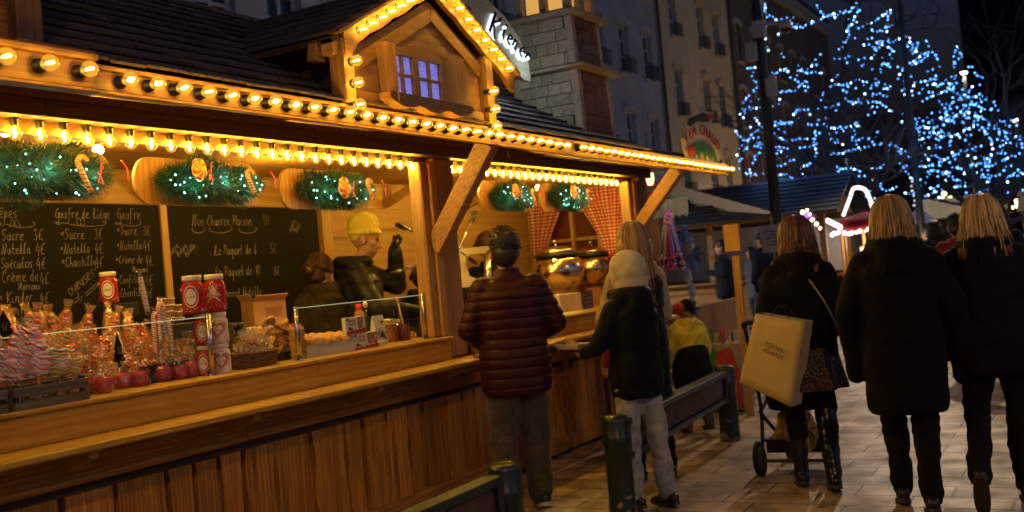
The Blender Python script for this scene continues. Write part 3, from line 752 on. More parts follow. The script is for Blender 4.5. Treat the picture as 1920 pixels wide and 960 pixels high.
lt = bpy.data.lights.new('sign_light', 'POINT'); lt.color = (.62, .82, 1); lt.energy = 4.5; lt.shadow_soft_size = .04; lo = bpy.data.objects.new('sign_light', lt); COL.objects.link(lo); lo.parent = sg; lo.location = Vector((6.72, 3.72, 3.02)) - sg.location
lt = bpy.data.lights.new('sign_light', 'POINT'); lt.color = (.7, .86, 1); lt.energy = 1.6; lt.shadow_soft_size = .05; lo = bpy.data.objects.new('sign_light', lt); COL.objects.link(lo); lo.parent = sg; lo.location = Vector((6.85, 3.40, 3.0)) - sg.location  # added fill before the board, in place of the letters' halo

# cut-out mug sign on the far end of the eave
ms = thing('mug_sign', 'cut out sign with bottle and arched VIN CHAUD lettering on the far eave end', 'sign', (9.6, 3.19, 2.42))
M_cream = plain('sign_cream', (.55, .50, .33), .6); M_green = plain('holly_green', (.03, .16, .05), .6); M_redp = plain('paint_red', (.38, .03, .02), .6); M_dk = plain('bottle_dark', (.02, .02, .018), .5)
def sx(u, v): return (9.08 + u * 1.02, 2.425 + v * .50)
bm = BM(); poly(bm, [sx(u, v) for u, v in ((.04, 0), (-.03, .34), (.03, .42), (.10, .52), (.16, .72), (.62, .98), (.93, 1.02), (.97, .92), (.78, .74), (.99, .50), (1.05, .42), (.97, .04), (.93, 0))], .02, Matrix.Translation((0, 3.19, 0))); obj('sign_board', bm, M_cream, ms)
bm = BM(); poly(bm, [sx(u, v) for u, v in ((.12, .62), (.19, .76), (.60, .95), (.70, .92), (.76, .80), (.60, .76), (.40, .74), (.22, .62))], .008, Matrix.Translation((0, 3.18, 0))); obj('bottle_shape', bm, M_dk, ms)
bm = BM(); poly(bm, [sx(u, v) for u, v in ((.68, .92), (.92, .98), (.93, .90), (.74, .80))], .010, Matrix.Translation((0, 3.177, 0))); obj('bottle_neck', bm, M_redp, ms)
bm = BM(); poly(bm, [sx(u, v) for u, v in ((.12, .02), (.16, .18), (.28, .30), (.5, .36), (.74, .3), (.86, .17), (.90, .02), (.8, .02), (.76, .14), (.7, .02), (.6, .14), (.55, .02), (.45, .2), (.38, .02), (.3, .14), (.25, .02))], .008, Matrix.Translation((0, 3.18, 0))); obj('foliage_shape', bm, M_green, ms)
bm = BM(); poly(bm, [sx(.06 + .12 * 0 + .1 * math.cos(a) + .1, .14 + .12 * math.sin(a)) for a in (i * .7 for i in range(9))], .009, Matrix.Translation((0, 3.178, 0))); obj('berry_shape', bm, M_redp, ms)
for i, ch in enumerate('VIN CHAUD'):
    if ch == ' ': continue
    t = i / 8; ang = 38 - 76 * t; u = .06 + .84 * t; v = .36 + .22 * math.sin(t * PI)
    q = sx(u, v); c, s = math.cos(R(ang)), math.sin(R(ang))
    put_text(ch, .145, (q[0] + .03, 3.184, q[1] - .04), (c, 0, s), (-s, 0, c), M_redp, ms, 'letter', .003)
# ================================================================ garlands on rounded boards
def needlemat(name, c1, c2):
    m, nt, b = newmat(name); v, rnd = coords(nt, rand=True)
    c = ramp(nt, rnd, [(0, c1), (1, c2)]); nt.links.new(c, b.inputs['Base Color']); setc(b, rough=.5); return m
M_needle = needlemat('tinsel_needles', (.004, .018, .008), (.014, .07, .028))
M_teal = emis('teal_light', (.30, 1.0, .80), 5, 'NONE')
M_rope_y = plain('yellow_rope', (.38, .25, .07), .7, var=.3, scale=60, bmp=.4); M_rope_r = plain('red_rope', (.30, .02, .015), .6, var=.3, scale=60, bmp=.4)
M_ribbon = cloth('red_ribbon', (.5, .02, .02), .5)
def candy_cane(bm_y, bm_r, p, h, lean=.35, r=.016):
    """hook-topped cane wound with two cords"""
    pts = [Vector((lean * t * h * -1, 0, t * h * .8)) for t in (0, .25, .5, .75)] 
    top = pts[-1]; rad = h * .13
    ux = Vector((-lean, 0, .8)).normalized(); sx_ = Vector((ux.z, 0, -ux.x))
    for a in range(0, 200, 25): pts.append(top + ux * (.2 * h * .3) + sx_ * (rad - rad * math.cos(R(a))) + ux * (rad * math.sin(R(a))))
    pts = smoothed([Vector(p) + q for q in pts], 5)
    tube(bm_y, pts, r * .8, 8)
    L = 0; n = len(pts)
    for ph, bm in ((0, bm_y), (2.1, bm_r), (4.2, bm_y)):
        hel = []
        for i in range(n * 3):
            t = i / 3; k = min(int(t), n - 2); f = t - k; c = pts[k].lerp(pts[k + 1], f); d, s, u = frame_at(pts[k + 1] - pts[k]); a = ph + i * .85
            hel.append(c + (s * math.cos(a) + u * math.sin(a)) * r * .72)
        tube(bm, hel, r * .42, 5)
def coil_disc(bm_y, bm_r, c, rx, rz):
    """flat sweet made of a spiral of twisted cord, facing the customer"""
    c = Vector(c); n = 150
    for k, bm in ((0, bm_y), (1, bm_r)):
        pts = []
        for i in range(n):
            t = i / n; a = t * 2 * PI * 5 ; rr_ = t
            tw = .0035 * math.cos(i * 1.3 + k * PI)
            pts.append(c + Vector((rx * rr_ * math.cos(a), -.012 + .0035 * math.sin(i * 1.3 + k * PI) + .015 * t * t, rz * rr_ * math.sin(a) + tw)))
        tube(bm, pts, .0062 if bm is bm_y else .0052, 5)
def garland(px0, px1, z, y, seed, label, cane, disc, long=False):
    rr = random.Random(seed); x0, x1 = px0, px1; cx = (x0 + x1) / 2; W_, H_ = (x1 - x0) / 2, .115 if not long else .14
    t = thing('garland', label, 'garland', (cx, y, z), group='fir garlands hung on rounded boards inside the stall')
    bm = BM(); n = 14; xa, xb, rz = x0 - .07, x1 + .03, .125
    pts = [(xa + rz * .8 - rz * .8 * math.sin(PI * i / n), z + rz * math.cos(PI * i / n)) for i in range(n + 1)] + [(xb - rz * .8 + rz * .8 * math.sin(PI * i / n), z - rz * math.cos(PI * i / n)) for i in range(n + 1)]
    poly(bm, pts, .022, Matrix.Translation((0, y + .07, 0))); obj('backing_board', bm, M_postz, t)
    bm = BM()
    bx_seed = seed
    N_ = int(5200 * (x1 - x0) / .8)
    for i in range(N_):
        a = rr.uniform(0, 2 * PI); q = math.sqrt(rr.random()) * .93
        bxx, bz = cx + W_ * q * math.cos(a) * 1.03, z + H_ * (1 + .16 * math.sin(7 * a + seed)) * q * math.sin(a) - .012 * math.sin(bx_seed * 9 + 4 * math.cos(a)); by = y + .05 - .075 * (1 - q * q) - rr.uniform(0, .03)
        d = Vector((math.cos(a) * (.3 + q) + rr.uniform(-.8, .8), -rr.uniform(.1, 1.0), math.sin(a) * (.3 + q) + rr.uniform(-.8, .8))).normalized() * rr.uniform(.03, .062) * (1.0 + .5 * (rr.random() < .12))
        p = Vector((bxx, by, bz)); s = d.cross(Vector((rr.uniform(-1, 1), rr.uniform(-1, 1), rr.uniform(-1, 1)))).normalized() * .0017
        bm.faces.new([bm.verts.new(v) for v in (p - s, p + s, p + d)])
    ball(bm, (cx, y + .035, z), (W_ * .93, .040, H_ * .80), 30, 12)
    obj('foliage', bm, M_needle, t)
    bm = BM()
    for i in range(int(24 * (x1 - x0) / .8)):
        a = rr.uniform(0, 2 * PI); q = math.sqrt(rr.random()) * .85; zz = z + H_ * q * math.sin(a) - .012
        ico(bm, (cx + W_ * q * math.cos(a), y - .028 - rr.uniform(0, .02), zz), rr.uniform(.0035, .0065))
    o = obj('fairy_lights', bm, M_teal, t); o['kind'] = 'stuff'
    for k in range(3):
        lt = bpy.data.lights.new('teal_glow', 'POINT'); lt.color = (.25, 1, .78); lt.energy = .55; lt.shadow_soft_size = .02
        lo = bpy.data.objects.new('teal_glow', lt); COL.objects.link(lo); lo.parent = t; lo.location = ((k - 1) * W_ * .55 + .03, -.075, -.03 + .03 * (k % 2))
    by_, br_ = BM(), BM()
    for (fx, fz, h) in cane: candy_cane(by_, br_, (cx + W_ * fx, y - .085, z + fz), h * .88, .35, .013)
    for (fx, fz, r_) in disc: coil_disc(by_, br_, (cx + W_ * fx, y - .09, z + fz), r_ * .66, r_ * .82)
    if cane or disc:
        q = obj('cord_sweets', by_, M_rope_y, t); obj('red_cord', br_, M_rope_r, q)
    bm = BM()
    for (fx, fz, r_) in disc or [(.55, .0, .03)]:
        c = Vector((cx + W_ * fx + r_ * .9, y - .10, z + fz - .01))
        for dx, dz in ((.015, .05), (-.012, -.05), (.012, -.055), (.02, .03)):
            s = [c, c + Vector((dx - .007, -.005, dz)), c + Vector((dx + .007, -.003, dz))]
            bm.faces.new([bm.verts.new(v) for v in s]); 
    tube(bm, smoothed([(cx + W_ * .92, y - .08, z + .06), (cx + W_ * .97, y - .09, z + .02), (cx + W_ * .98, y - .09, z - .04)], 3), .004, 5)
    ball(bm, (c.x, c.y, c.z), .009, 8, 6)
    obj('ribbon_bow', bm, M_ribbon, t)
garland(2.66, 3.60, 2.175, 4.22, 1, 'widest fir garland with teal lights and a yellow cord candy cane, at the left edge', [(.5, -.10, .22)], [], True)
garland(3.84, 4.66, 2.165, 4.22, 2, 'fir garland with round yellow cord lollipop and red cane, over the churros board', [(.55, -.07, .17)], [(-.45, .05, .075)])
garland(4.94, 5.74, 2.155, 4.22, 3, 'fir garland with a red coiled lollipop at its centre, left of the wooden posts', [(.62, -.07, .17)], [(-.12, .0, .085)])
garland(7.30, 8.06, 2.165, 4.22, 4, 'fir garland with yellow lollipop hanging above the copper pots, first right of the slanting brace', [(.55, -.09, .18)], [(-.35, .03, .075)])
garland(8.34, 9.20, 2.18, 4.22, 5, 'fir garland farthest right, in front of the checked curtain', [(.5, -.07, .17)], [(-.3, .04, .08)])
# small warm lamps at the back of the ceiling; right bay pair added as fill
for (px, py, lab) in ((10, 246, 'small bare warm bulb under the ceiling at the far left'), (184, 281, 'small bare warm bulb behind the end of the left garland'), (548, 342, 'small bare warm bulb on the knee brace between the two garlands'), (868, 335, 'added warm fill bulb behind the slanting brace, over the churros press'), (1010, 352, 'added warm fill bulb above the polished pots')):
    t = thing('ceiling_lamp', lab, 'lamp', WY(px, py, 4.42)); x, yl, zl = t.location
    bm = BM(); ball(bm, (x, yl, zl), .026, 12, 8); obj('globe', bm, emis('warm_globe', (1, .61, .095), 620), t)
    bm = BM(); lathe(bm, [(.014, .02), (.016, .05), (.018, .07)], 10, (x, yl, zl - .0)); obj('lamp_holder', bm, M_black, t)

# ================================================================ curtains, end wall
def checkmat():
    m, nt, b = newmat('gingham_cloth'); setc(b, rough=.85)
    tc = N(nt, 'ShaderNodeTexCoord'); sp = N(nt, 'ShaderNodeSeparateXYZ'); nt.links.new(tc.outputs['UV'], sp.inputs[0])
    s = []
    for i in range(2): s.append(math2(nt, 'GREATER_THAN', math2(nt, 'FRACT', math2(nt, 'MULTIPLY', sp.outputs[i], 1.0)), .5))
    c = ramp(nt, math2(nt, 'MULTIPLY', math2(nt, 'ADD', s[0], s[1]), .5), [(0, (.75, .70, .60)), (.5, (.60, .12, .07)), (1, (.42, .012, .008))])
    nt.links.new(c, b.inputs['Base Color']); return m
M_check = checkmat()
def curtain(y_a, y_b, top, tie, tie_y, low, label):
    """gathered cloth drawn aside; y_a..y_b at the top, pulled to tie_y at height tie"""
    bm = BM(); uv = bm.loops.layers.uv.new('u'); nu, nv = 60, 26; grid = []
    for j in range(nv + 1):
        v = j / nv; z = top - (top - low) * v
        pull = math.sin(min(1, (top - z) / (top - tie)) * PI / 2) ** 1.6 if z > tie else max(0, 1 - (tie - z) / (tie - low + .001) * .5)
        row = []
        for i in range(nu + 1):
            u = i / nu; y = y_a + (y_b - y_a) * u; near = tie_y + (u - .5) * .10
            yy = y * (1 - pull * .85) + near * pull * .85
            x = 9.83 + .022 * math.sin(u * 2 * PI * 7 + v) * (1 - .3 * pull) - .02 * pull
            row.append(bm.verts.new((x, yy, z)))
        grid.append(row)
    for j in range(nv):
        for i in range(nu):
            f = bm.faces.new((grid[j][i], grid[j][i + 1], grid[j + 1][i + 1], grid[j + 1][i]))
            for l, (a, c) in zip(f.loops, ((i, j), (i + 1, j), (i + 1, j + 1), (i, j + 1))): l[uv].uv = (a / nu * 19, c / nv * (top - low) * 28)
    t = thing('curtain', label, 'curtain', (9.84, (y_a + y_b) / 2, low), group='gingham curtains on the end wall')
    o = obj('cloth', bm, M_check, t, True); sm = o.modifiers.new('thick', 'SOLIDIFY'); sm.thickness = .004
    bm = BM(); lathe(bm, [(.05, -.02), (.058, 0), (.05, .02)], 14, (9.82, tie_y, tie)); obj('tie_back', bm, M_ribbon, t, True)
curtain(4.80, 5.27, 2.33, 1.60, 5.17, 1.50, 'red and white gingham curtain left of the window on the end wall')
curtain(4.10, 4.70, 2.33, 1.62, 4.30, 1.50, 'red and white gingham curtain right of the window on the end wall')
bm = BM(); tube(bm, [(9.82, 4.06, 2.335), (9.82, 5.29, 2.335)], .01, 8); tag(obj('curtain_rod', bm, M_framez), 'thin rod carrying the gingham curtains', 'curtain rod')

# ================================================================ glass guards along the counter
M_glass = clear('guard_glass', (.97, .985, .97), .035, .01)
M_edge = clear('glowing_glass_edge', (.8, .95, .85), .3, .05, (.9, .8, .4), .25)  # faint emission put on the edge as if it caught light
def guard(x0, x1, z1, y, label, posts):
    t = thing('glass_guard', label, 'glass guard', ((x0 + x1) / 2, y, ZC), group='glass guards on the counter')
    bm = BM(); bx(bm, x0, x1, y - .003, y + .003, ZC + .012, z1 - .003); obj('pane', bm, M_glass, t)
    bm = BM(); bx(bm, x0, x1, y - .0035, y + .0035, z1 - .0028, z1 + .001); obj('glowing_edge', bm, M_edge, t)
    for p in posts:
        bm = BM(); tube(bm, [(p, y, ZC + .010), (p, y, z1 + .01)], .014, 14); tube(bm, [(p, y, ZC + .001), (p, y, ZC + .010)], .024, 14); obj('steel_post', bm, M_chrome, t, True)
guard(2.0, 3.88, 1.43, 3.99, 'clear glass guard in front of the toffee apples and lollipops', (2.6, 3.90))
guard(4.58, 5.84, 1.425, 3.99, 'clear glass guard in front of the buns and chocolate boxes', (4.57, 5.85))

# ================================================================ sweets
M_film = clear('cellophane', (.995, .985, .96), .16, .2, bmp=1.0, bscale=35, haze=.05, hcol=(.9, .8, .6))
M_bagf = clear('apple_bag_film', (.99, .98, .96), .14, .08, bmp=1.0, bscale=30, haze=.02, hcol=(.85, .75, .6))
M_film2 = clear('amber_cellophane', (1, .97, .90), .24, .24, bmp=1.0, bscale=40, haze=.15, hcol=(1, .52, .14))  # amber film; its bright orange haze also stands in for missing light
M_apple = plain('toffee_red', (.50, .008, .010), .10, var=.25, scale=5, spec=.8)
M_stick = plain('stick_wood', (.55, .4, .2), .6)
def stripes(name, cols, fx, fz, twist=1.0, rough=.25):
    """glossy boiled sugar with slanting bands"""
    m, nt, b = newmat(name); setc(b, rough=rough, spec=.6)
    v, _ = coords(nt); sp = N(nt, 'ShaderNodeSeparateXYZ'); nt.links.new(v, sp.inputs[0])
    at = math2(nt, 'ARCTAN2', sp.outputs[1], sp.outputs[0])
    f = math2(nt, 'FRACT', math2(nt, 'ADD', math2(nt, 'MULTIPLY', sp.outputs[2], fz), math2(nt, 'MULTIPLY', at, fx / (2 * PI))))
    n = len(cols); r = N(nt, 'ShaderNodeValToRGB'); r.color_ramp.interpolation = 'CONSTANT'; e = r.color_ramp.elements
    e[0].position = 0; e[0].color = (*cols[0], 1); e[1].position = 1 / n; e[1].color = (*cols[1], 1)
    for i in range(2, n): x_ = e.new(i / n); x_.color = (*cols[i], 1)
    nt.links.new(f, r.inputs[0]); nt.links.new(r.outputs[0], b.inputs['Base Color']); return m
RED, WHT, GRN, YEL, ORG, PNK, BLU = (.75, .012, .02), (.9, .85, .8), (.02, .38, .08), (.9, .6, .03), (.9, .2, .02), (.9, .25, .28), (.03, .15, .7)
S_pink = stripes('pink_white_sugar', (PNK, WHT, RED, WHT), 2, 26)
S_red = stripes('red_white_sugar', (RED, WHT, RED, ORG), 1, 24)
S_mix = stripes('green_red_sugar', (RED, GRN, WHT, RED, ORG), 1, 27)
S_grn = stripes('green_yellow_sugar', (GRN, YEL, GRN, WHT, ORG), 1, 24)
S_blue = stripes('blue_white_sugar', (BLU, WHT, ORG, WHT), 1, 45)
S_cane = stripes('cane_sugar', (RED, WHT, ORG, WHT), 1, 38)
def film_bag(bm, prof, n=14, jag=.18, seed=0):
    rr = random.Random(seed); rings = []
    for r_, z in prof: rings.append([bm.verts.new(((r_ * (1 + rr.uniform(-jag, jag))) * math.cos(2 * PI * j / n), (r_ * (1 + rr.uniform(-jag, jag))) * math.sin(2 * PI * j / n), z + rr.uniform(-1, 1) * .12 * r_)) for j in range(n)])
    for A, B in zip(rings, rings[1:]):
        for j in range(n): bm.faces.new((A[j], A[(j + 1) % n], B[(j + 1) % n], B[j]))
PROTO = []
def proto(name, label, cat): o = thing(name, label, cat, (0, 0, -40)); PROTO.append(o); return o
def lobj(name, bm, m, p, smooth=True): return obj(name, bm, m, p, smooth, local=True)
def toffee_apple(seed):
    t = proto('toffee_apple', '', 'toffee apple')
    bm = BM(); lathe(bm, [(.012, .002), (.028, .004), (.041, .020), (.045, .042), (.040, .062), (.026, .074), (.010, .070), (.002, .066)], 20); lobj('apple', bm, M_apple, t)
    bm = BM(); tube(bm, [(0, 0, .06), (.004, 0, .15)], .003, 6); lobj('stick', bm, M_stick, t)
    bm = BM(); film_bag(bm, [(.040, .001), (.054, .02), (.052, .06), (.036, .095), (.018, .125), (.006, .145), (.016, .165), (.034, .205)], 16, .13, seed); lobj('bag', bm, M_bagf, t, False)
    bm = BM(); lathe(bm, [(.007, .141), (.0085, .145), (.007, .149)], 8); tube(bm, [(0, -.008, .145), (.014, -.016, .152), (.024, -.012, .140)], .0016, 5); lobj('tie', bm, M_ribbon, t)
    return t
def squiggle_lolly(m, seed, w=.05, h=.17, rounds=9, fat=.0095, film=M_film):
    """tree-shaped lollipop: one sugar rope laid to and fro, in a bag"""
    t = proto('swirl_lollipop', '', 'lollipop'); rr = random.Random(seed)
    bm = BM(); pts = []
    for i in range(rounds * 2 + 1):
        z = .05 + h * i / (rounds * 2); u_ = i / (rounds * 2); ww = w * (.30 + .85 * math.sin(PI * min(1, u_ * .82 + .14)) ** .8 - .30 * u_) + rr.uniform(-.005, .005)
        pts.append((ww * (1 if i % 2 else -1), rr.uniform(-.008, .008), z))
    tube(bm, smoothed(pts, 5), fat, 8)
    pts = [(x * .7, .014 + y_, z + .006) for x, y_, z in pts]; tube(bm, smoothed(pts, 4), fat * .9, 7); lobj('candy', bm, m, t)
    bm = BM(); tube(bm, [(0, 0, -.07), (0, 0, .07)], .0035, 6); lobj('stick', bm, M_stick, t)
    bm = BM(); film_bag(bm, [(.03, -.045), (.014, -.01), (.009, .015), (w * .8 + .01, .05), (w + .018, .09), (w + .006, .14), (w * .45 + .01, h), (.012, h + .055), (.022, h + .085)], 14, .12, seed); 
    for v in bm.verts: v.co.y *= .55
    lobj('wrapper', bm, film, t, False)
    bm = BM(); lathe(bm, [(.009, .008), (.012, .014), (.009, .02)], 8); lobj('tie', bm, M_ribbon, t)
    return t
def skewer(m, seed):
    """stacked boiled sweets on a stick in amber film"""
    t = proto('candy_skewer', '', 'candy skewer'); rr = random.Random(seed)
    bm = BM()
    for i in range(6):
        z = .08 + i * .023; r_ = .022 * (1 - .08 * i) * rr.uniform(.9, 1.1)
        tube(bm, [(r_ * math.cos(a) * .9 + rr.uniform(-.002, .002), r_ * math.sin(a) * .9, z + .010 * a / 6) for a in (k * .7 for k in range(10))], .0085, 7)
    ball(bm, (0, 0, .225), .015, 10, 8); lobj('candy', bm, m, t)
    bm = BM(); tube(bm, [(0, 0, -.12), (0, 0, .22)], .003, 6); lobj('stick', bm, M_stick, t)
    bm = BM(); film_bag(bm, [(.018, .035), (.011, .055), (.033, .075), (.036, .12), (.033, .17), (.026, .215), (.012, .25), (.024, .285)], 12, .16, seed); lobj('wrapper', bm, M_film2, t, False)
    return t
def cane_stick(m, seed, hook=True):
    t = proto('candy_cane' if hook else 'candy_stick', '', 'candy cane' if hook else 'candy stick')
    bm = BM(); pts = [(0, 0, 0), (0, 0, .08), (0, 0, .16), (0, 0, .20)]
    if hook: pts += [(.008, 0, .222), (.028, 0, .232), (.045, 0, .222), (.052, 0, .198)]
    tube(bm, smoothed(pts, 4), .0125, 9); lobj('candy', bm, m, t)
    bm = BM(); film_bag(bm, [(.014, -.02), (.018, 0), (.019, .1), (.018, .2), (.010, .245 if hook else .21), (.016, .27 if hook else .24)], 9, .12, seed)
    if hook:
        for v in bm.verts:
            if v.co.z > .18: v.co.x = v.co.x * 2.2 + .022
    lobj('wrapper', bm, M_film, t, False)
    return t
rg = random.Random(11)
# toffee apples along the glass
ap = [toffee_apple(i) for i in range(3)]
posn = [(165, 743), (203, 735), (229, 727), (262, 723), (287, 715), (316, 710), (345, 706), (372, 701)]
where = ['nearest the grey crate', 'second from the grey crate', 'third from the grey crate', 'fourth from the grey crate', 'middle of the row behind the glass', 'third from the steel post', 'tall bag, second from the steel post', 'beside the steel glass post']
for i, (px, py) in enumerate(posn):
    p = WZ(px, py, ZC + .012); dup(ap[i % 3], (p.x, max(4.035, min(p.y, 4.10)), ZC + .002), (0, 0, rg.uniform(0, 6)), 'shiny red toffee apple in a tied clear bag, ' + where[i], 'toffee apples along the glass', (1, 1, rg.uniform(.95, 1.25)))
for px, x_, y_, lab in ((0, 3.28, 4.16, 'dark red toffee apple half hidden behind the front row, left one'), (0, 3.62, 4.15, 'dark red toffee apple half hidden behind the front row, right one')):
    dup(ap[1], (x_, y_, ZC + .002), (0, 0, 1), lab, 'toffee apples along the glass')
# grey slatted crate with big wrapped lollipops
M_grey = wood('grey_washed_wood', (.16, .145, .11), (.075, .07, .055), 'x', .7, 1.0, knots=False)
def crate(x0, x1, y0, y1, z0, h, label, nm='slatted_crate'):
    t = thing(nm, label, 'crate', ((x0 + x1) / 2, (y0 + y1) / 2, z0))
    nsl = 2
    for i in range(nsl):
        z = z0 + .004 + i * (h / nsl); zz = z + h / nsl - .018
        for (a, b2, c, d) in ((x0, x1, y0, y0 + .008), (x0, x1, y1 - .008, y1), (x0, x0 + .008, y0 + .01, y1 - .01), (x1 - .008, x1, y0 + .01, y1 - .01)):
            bm = BM(); bx(bm, a, b2, c, d, z, zz, .002); obj('slat', bm, M_grey, t)
    for (a, c) in ((x0 + .01, y0 + .010), (x1 - .03, y0 + .010), (x0 + .01, y1 - .03), (x1 - .03, y1 - .03)):
        bm = BM(); bx(bm, a, a + .02, c, c + .02, z0, z0 + h, .002); obj('corner_block', bm, M_black, t)
    bm = BM(); bx(bm, x0 + .01, x1 - .01, y0 + .01, y1 - .01, z0 + .002, z0 + .01); obj('base', bm, M_grey, t)
    return t
crate(2.70, 3.06, 3.87, 4.04, ZC + .001, .115, 'grey washed slatted crate of wrapped lollipops standing nearest on the counter')
crate(2.2, 2.68, 3.88, 4.05, ZC + .001, .115, 'dark grey slatted crate cut by the left edge of the photo')
lp = [squiggle_lolly(S_pink, 1, .052, .19, 9), squiggle_lolly(S_pink, 2, .048, .18, 8), squiggle_lolly(S_grn, 3, .055, .13, 7, .010, M_film2), squiggle_lolly(S_red, 4, .05, .17, 8)]
for i, (px, py, k, s_, lab) in enumerate(((18, 700, 0, 1.15, 'pink and white zigzag lollipop in clear film at the left edge, in the crate'), (72, 700, 1, 1.2, 'tallest pink and white zigzag lollipop in the grey crate'), (112, 700, 2, 1.0, 'green and yellow twisted lollipop in the grey crate'), (136, 695, 2, .95, 'yellow green lollipop at the right end of the grey crate'), (45, 680, 3, 1.0, 'red striped lollipop behind the pink ones in the grey crate'), (-10, 690, 1, 1.1, 'pink zigzag lollipop just at the photo edge'))):
    p = WY(px, py, 3.955); dup(lp[k], (p.x, 3.955 + (.04 if i == 4 else 0), ZC + .075), (rg.uniform(-.1, .1), rg.uniform(-.12, .2), rg.uniform(-.3, .3)), lab, 'wrapped lollipops in the grey crate', s_)
# stepped rack with candy skewers and swirls
t = thing('display_rack', 'dark stepped rack filled with wrapped candy behind the toffee apples', 'display rack', (3.2, 4.4, ZC))
for i, (y0, zt) in enumerate(((4.20, 1.17), (4.31, 1.24), (4.42, 1.30))):
    bm = BM(); bx(bm, 2.3, 3.95, y0, y0 + .10, ZC + .002, zt, .004); obj('step', bm, M_black, t)
    bm = BM(); bx(bm, 2.3, 3.95, y0 - .004, y0 - .001, zt - .02, zt + .05); obj('clear_front', bm, M_glass, t)
sk = [skewer(S_mix, 1), skewer(S_red, 2), skewer(S_grn, 3), skewer(S_mix, 4)]; sw = [squiggle_lolly(S_pink, 8, .032, .12, 7, .0075, M_film2), squiggle_lolly(S_red, 9, .03, .12, 7, .0075, M_film2)]
rown = ('lowest front', 'front', 'middle', 'back')
for r_, (y, z) in enumerate(((4.16, 1.125), (4.24, 1.18), (4.35, 1.245), (4.46, 1.32))):
    x = 2.48 if r_ else 2.85
    while x < 3.9:
        far = x > 3.30 + r_ * .04 or (r_ == 0 and rg.random() < .5)
        src, what = (rg.choice(sw), 'pink and red zigzag candy in amber film') if far and rg.random() < .75 else (rg.choice(sk), 'red and green candy skewer in amber film')
        if r_ == 3 and x < 2.95: src, what = sk[2], 'green and yellow candy skewer in amber film'
        sd = 'left' if x < 2.9 else ('centre' if x < 3.35 else 'right')
        dup(src, (x, y + rg.uniform(-.015, .015), z - .035 + rg.uniform(-.02, .02) + (.0 if not far else -.02)), (rg.uniform(-.35, .2), rg.uniform(-.35, .35), rg.uniform(0, 6)), '%s, %s of the %s rack row' % (what, sd, rown[r_]), 'wrapped candies in the stepped rack', rg.uniform(.85, 1.1))
        x += rg.uniform(.027, .042)
cs = [cane_stick(S_cane, 1), cane_stick(S_cane, 2, False), cane_stick(S_blue, 3, False), cane_stick(stripes('lime_sugar', (GRN, YEL, WHT), 1, 45), 4, False)]
for i, (px, py, k, tl, lab) in enumerate(((290, 620, 0, .25, 'red and white candy cane leaning left beside the steel post'), (303, 625, 1, .2, 'red striped candy stick in the middle of the cluster'), (312, 622, 3, .05, 'lime striped candy stick'), (322, 618, 2, 0, 'blue and white striped candy stick'), (285, 560, 2, -.15, 'orange and blue candy stick reaching highest of the sticks'), (326, 600, 1, .02, 'red striped candy stick nearest the jars'), (298, 600, 0, .3, 'orange candy cane behind the lime stick'), (315, 600, 2, .1, 'dark striped candy stick behind the lime one'))):
    p = WY(px, py + 24, 4.12); dup(cs[k], (p.x, 4.12 + .03 * (i % 3), p.z - (.05 if i != 4 else 0)), (-.08, tl * .6, rg.uniform(-.3, .3)), lab, 'striped candy sticks', .88)
bm = BM(); bx(bm, 3.55, 3.86, 4.10, 4.18, ZC + .002, ZC + .10, .004); tag(obj('stick_holder', bm, M_black), 'dark box holding the striped candy sticks', 'holder')
# price tags cut from slate
def price(px, py, y, w_, h_, s, label, star=False):
    p = WY(px, py, y); t = thing('price_tag', label, 'price tag', (p.x, y, p.z - h_ / 2))
    bm = BM()
    if star: pts = [(w_ / 2 * (1 if i % 2 == 0 else .6) * math.cos(i * PI / 8), h_ / 2 * (1 if i % 2 == 0 else .6) * math.sin(i * PI / 8)) for i in range(16)]
    else: pts = [(-w_ * .12, -h_ / 2), (w_ * .12, -h_ / 2), (w_ * .12, -h_ * .36), (w_ / 2, -h_ * .34), (w_ * .25, -.02 * h_), (w_ * .35, 0), (0, h_ / 2), (-w_ * .35, 0), (-w_ * .25, -.02 * h_), (-w_ / 2, -h_ * .34), (-w_ * .12, -h_ * .36)]
    poly(bm, [(p.x + a, p.z + b2) for a, b2 in pts], .003, Matrix.Translation((0, y, 0))); obj('slate', bm, M_board, t)
    if s:
        bm = BM(); ln = s.split('/')
        for k_, q in enumerate(ln): write(bm, q, .036 if len(ln) == 1 else .02, (p.x - w_ * (.17 if len(ln) == 1 else .36), y - .002, p.z - .02 + .012 * (len(ln) - 1) - .026 * k_), r=.0014, jit=0)
        obj('chalk_writing', bm, M_chalk, t)
    bm = BM(); bx(bm, p.x - .003, p.x + .003, y + .004, y + .008, p.z - h_ * .75, p.z); obj('clip', bm, M_stick, t)
price(160, 572, 4.40, .075, .15, "3€", 'black tree shaped price tag with 3 euro above the candy rack')
price(222, 655, 4.09, .07, .17, '3,5€', 'black bottle-tree shaped price tag in front of the toffee apples')
price(260, 597, 4.33, .11, .06, '', 'black cloud shaped blank tag behind the pink candies', True)
price(448, 622, 4.20, .12, .10, 'Le/sachet', 'black star price tag reading Le sachet above the biscuit bags', True)
price(8, 610, 4.12, .10, .13, '4€', 'black price tag with 4 at the left photo edge')

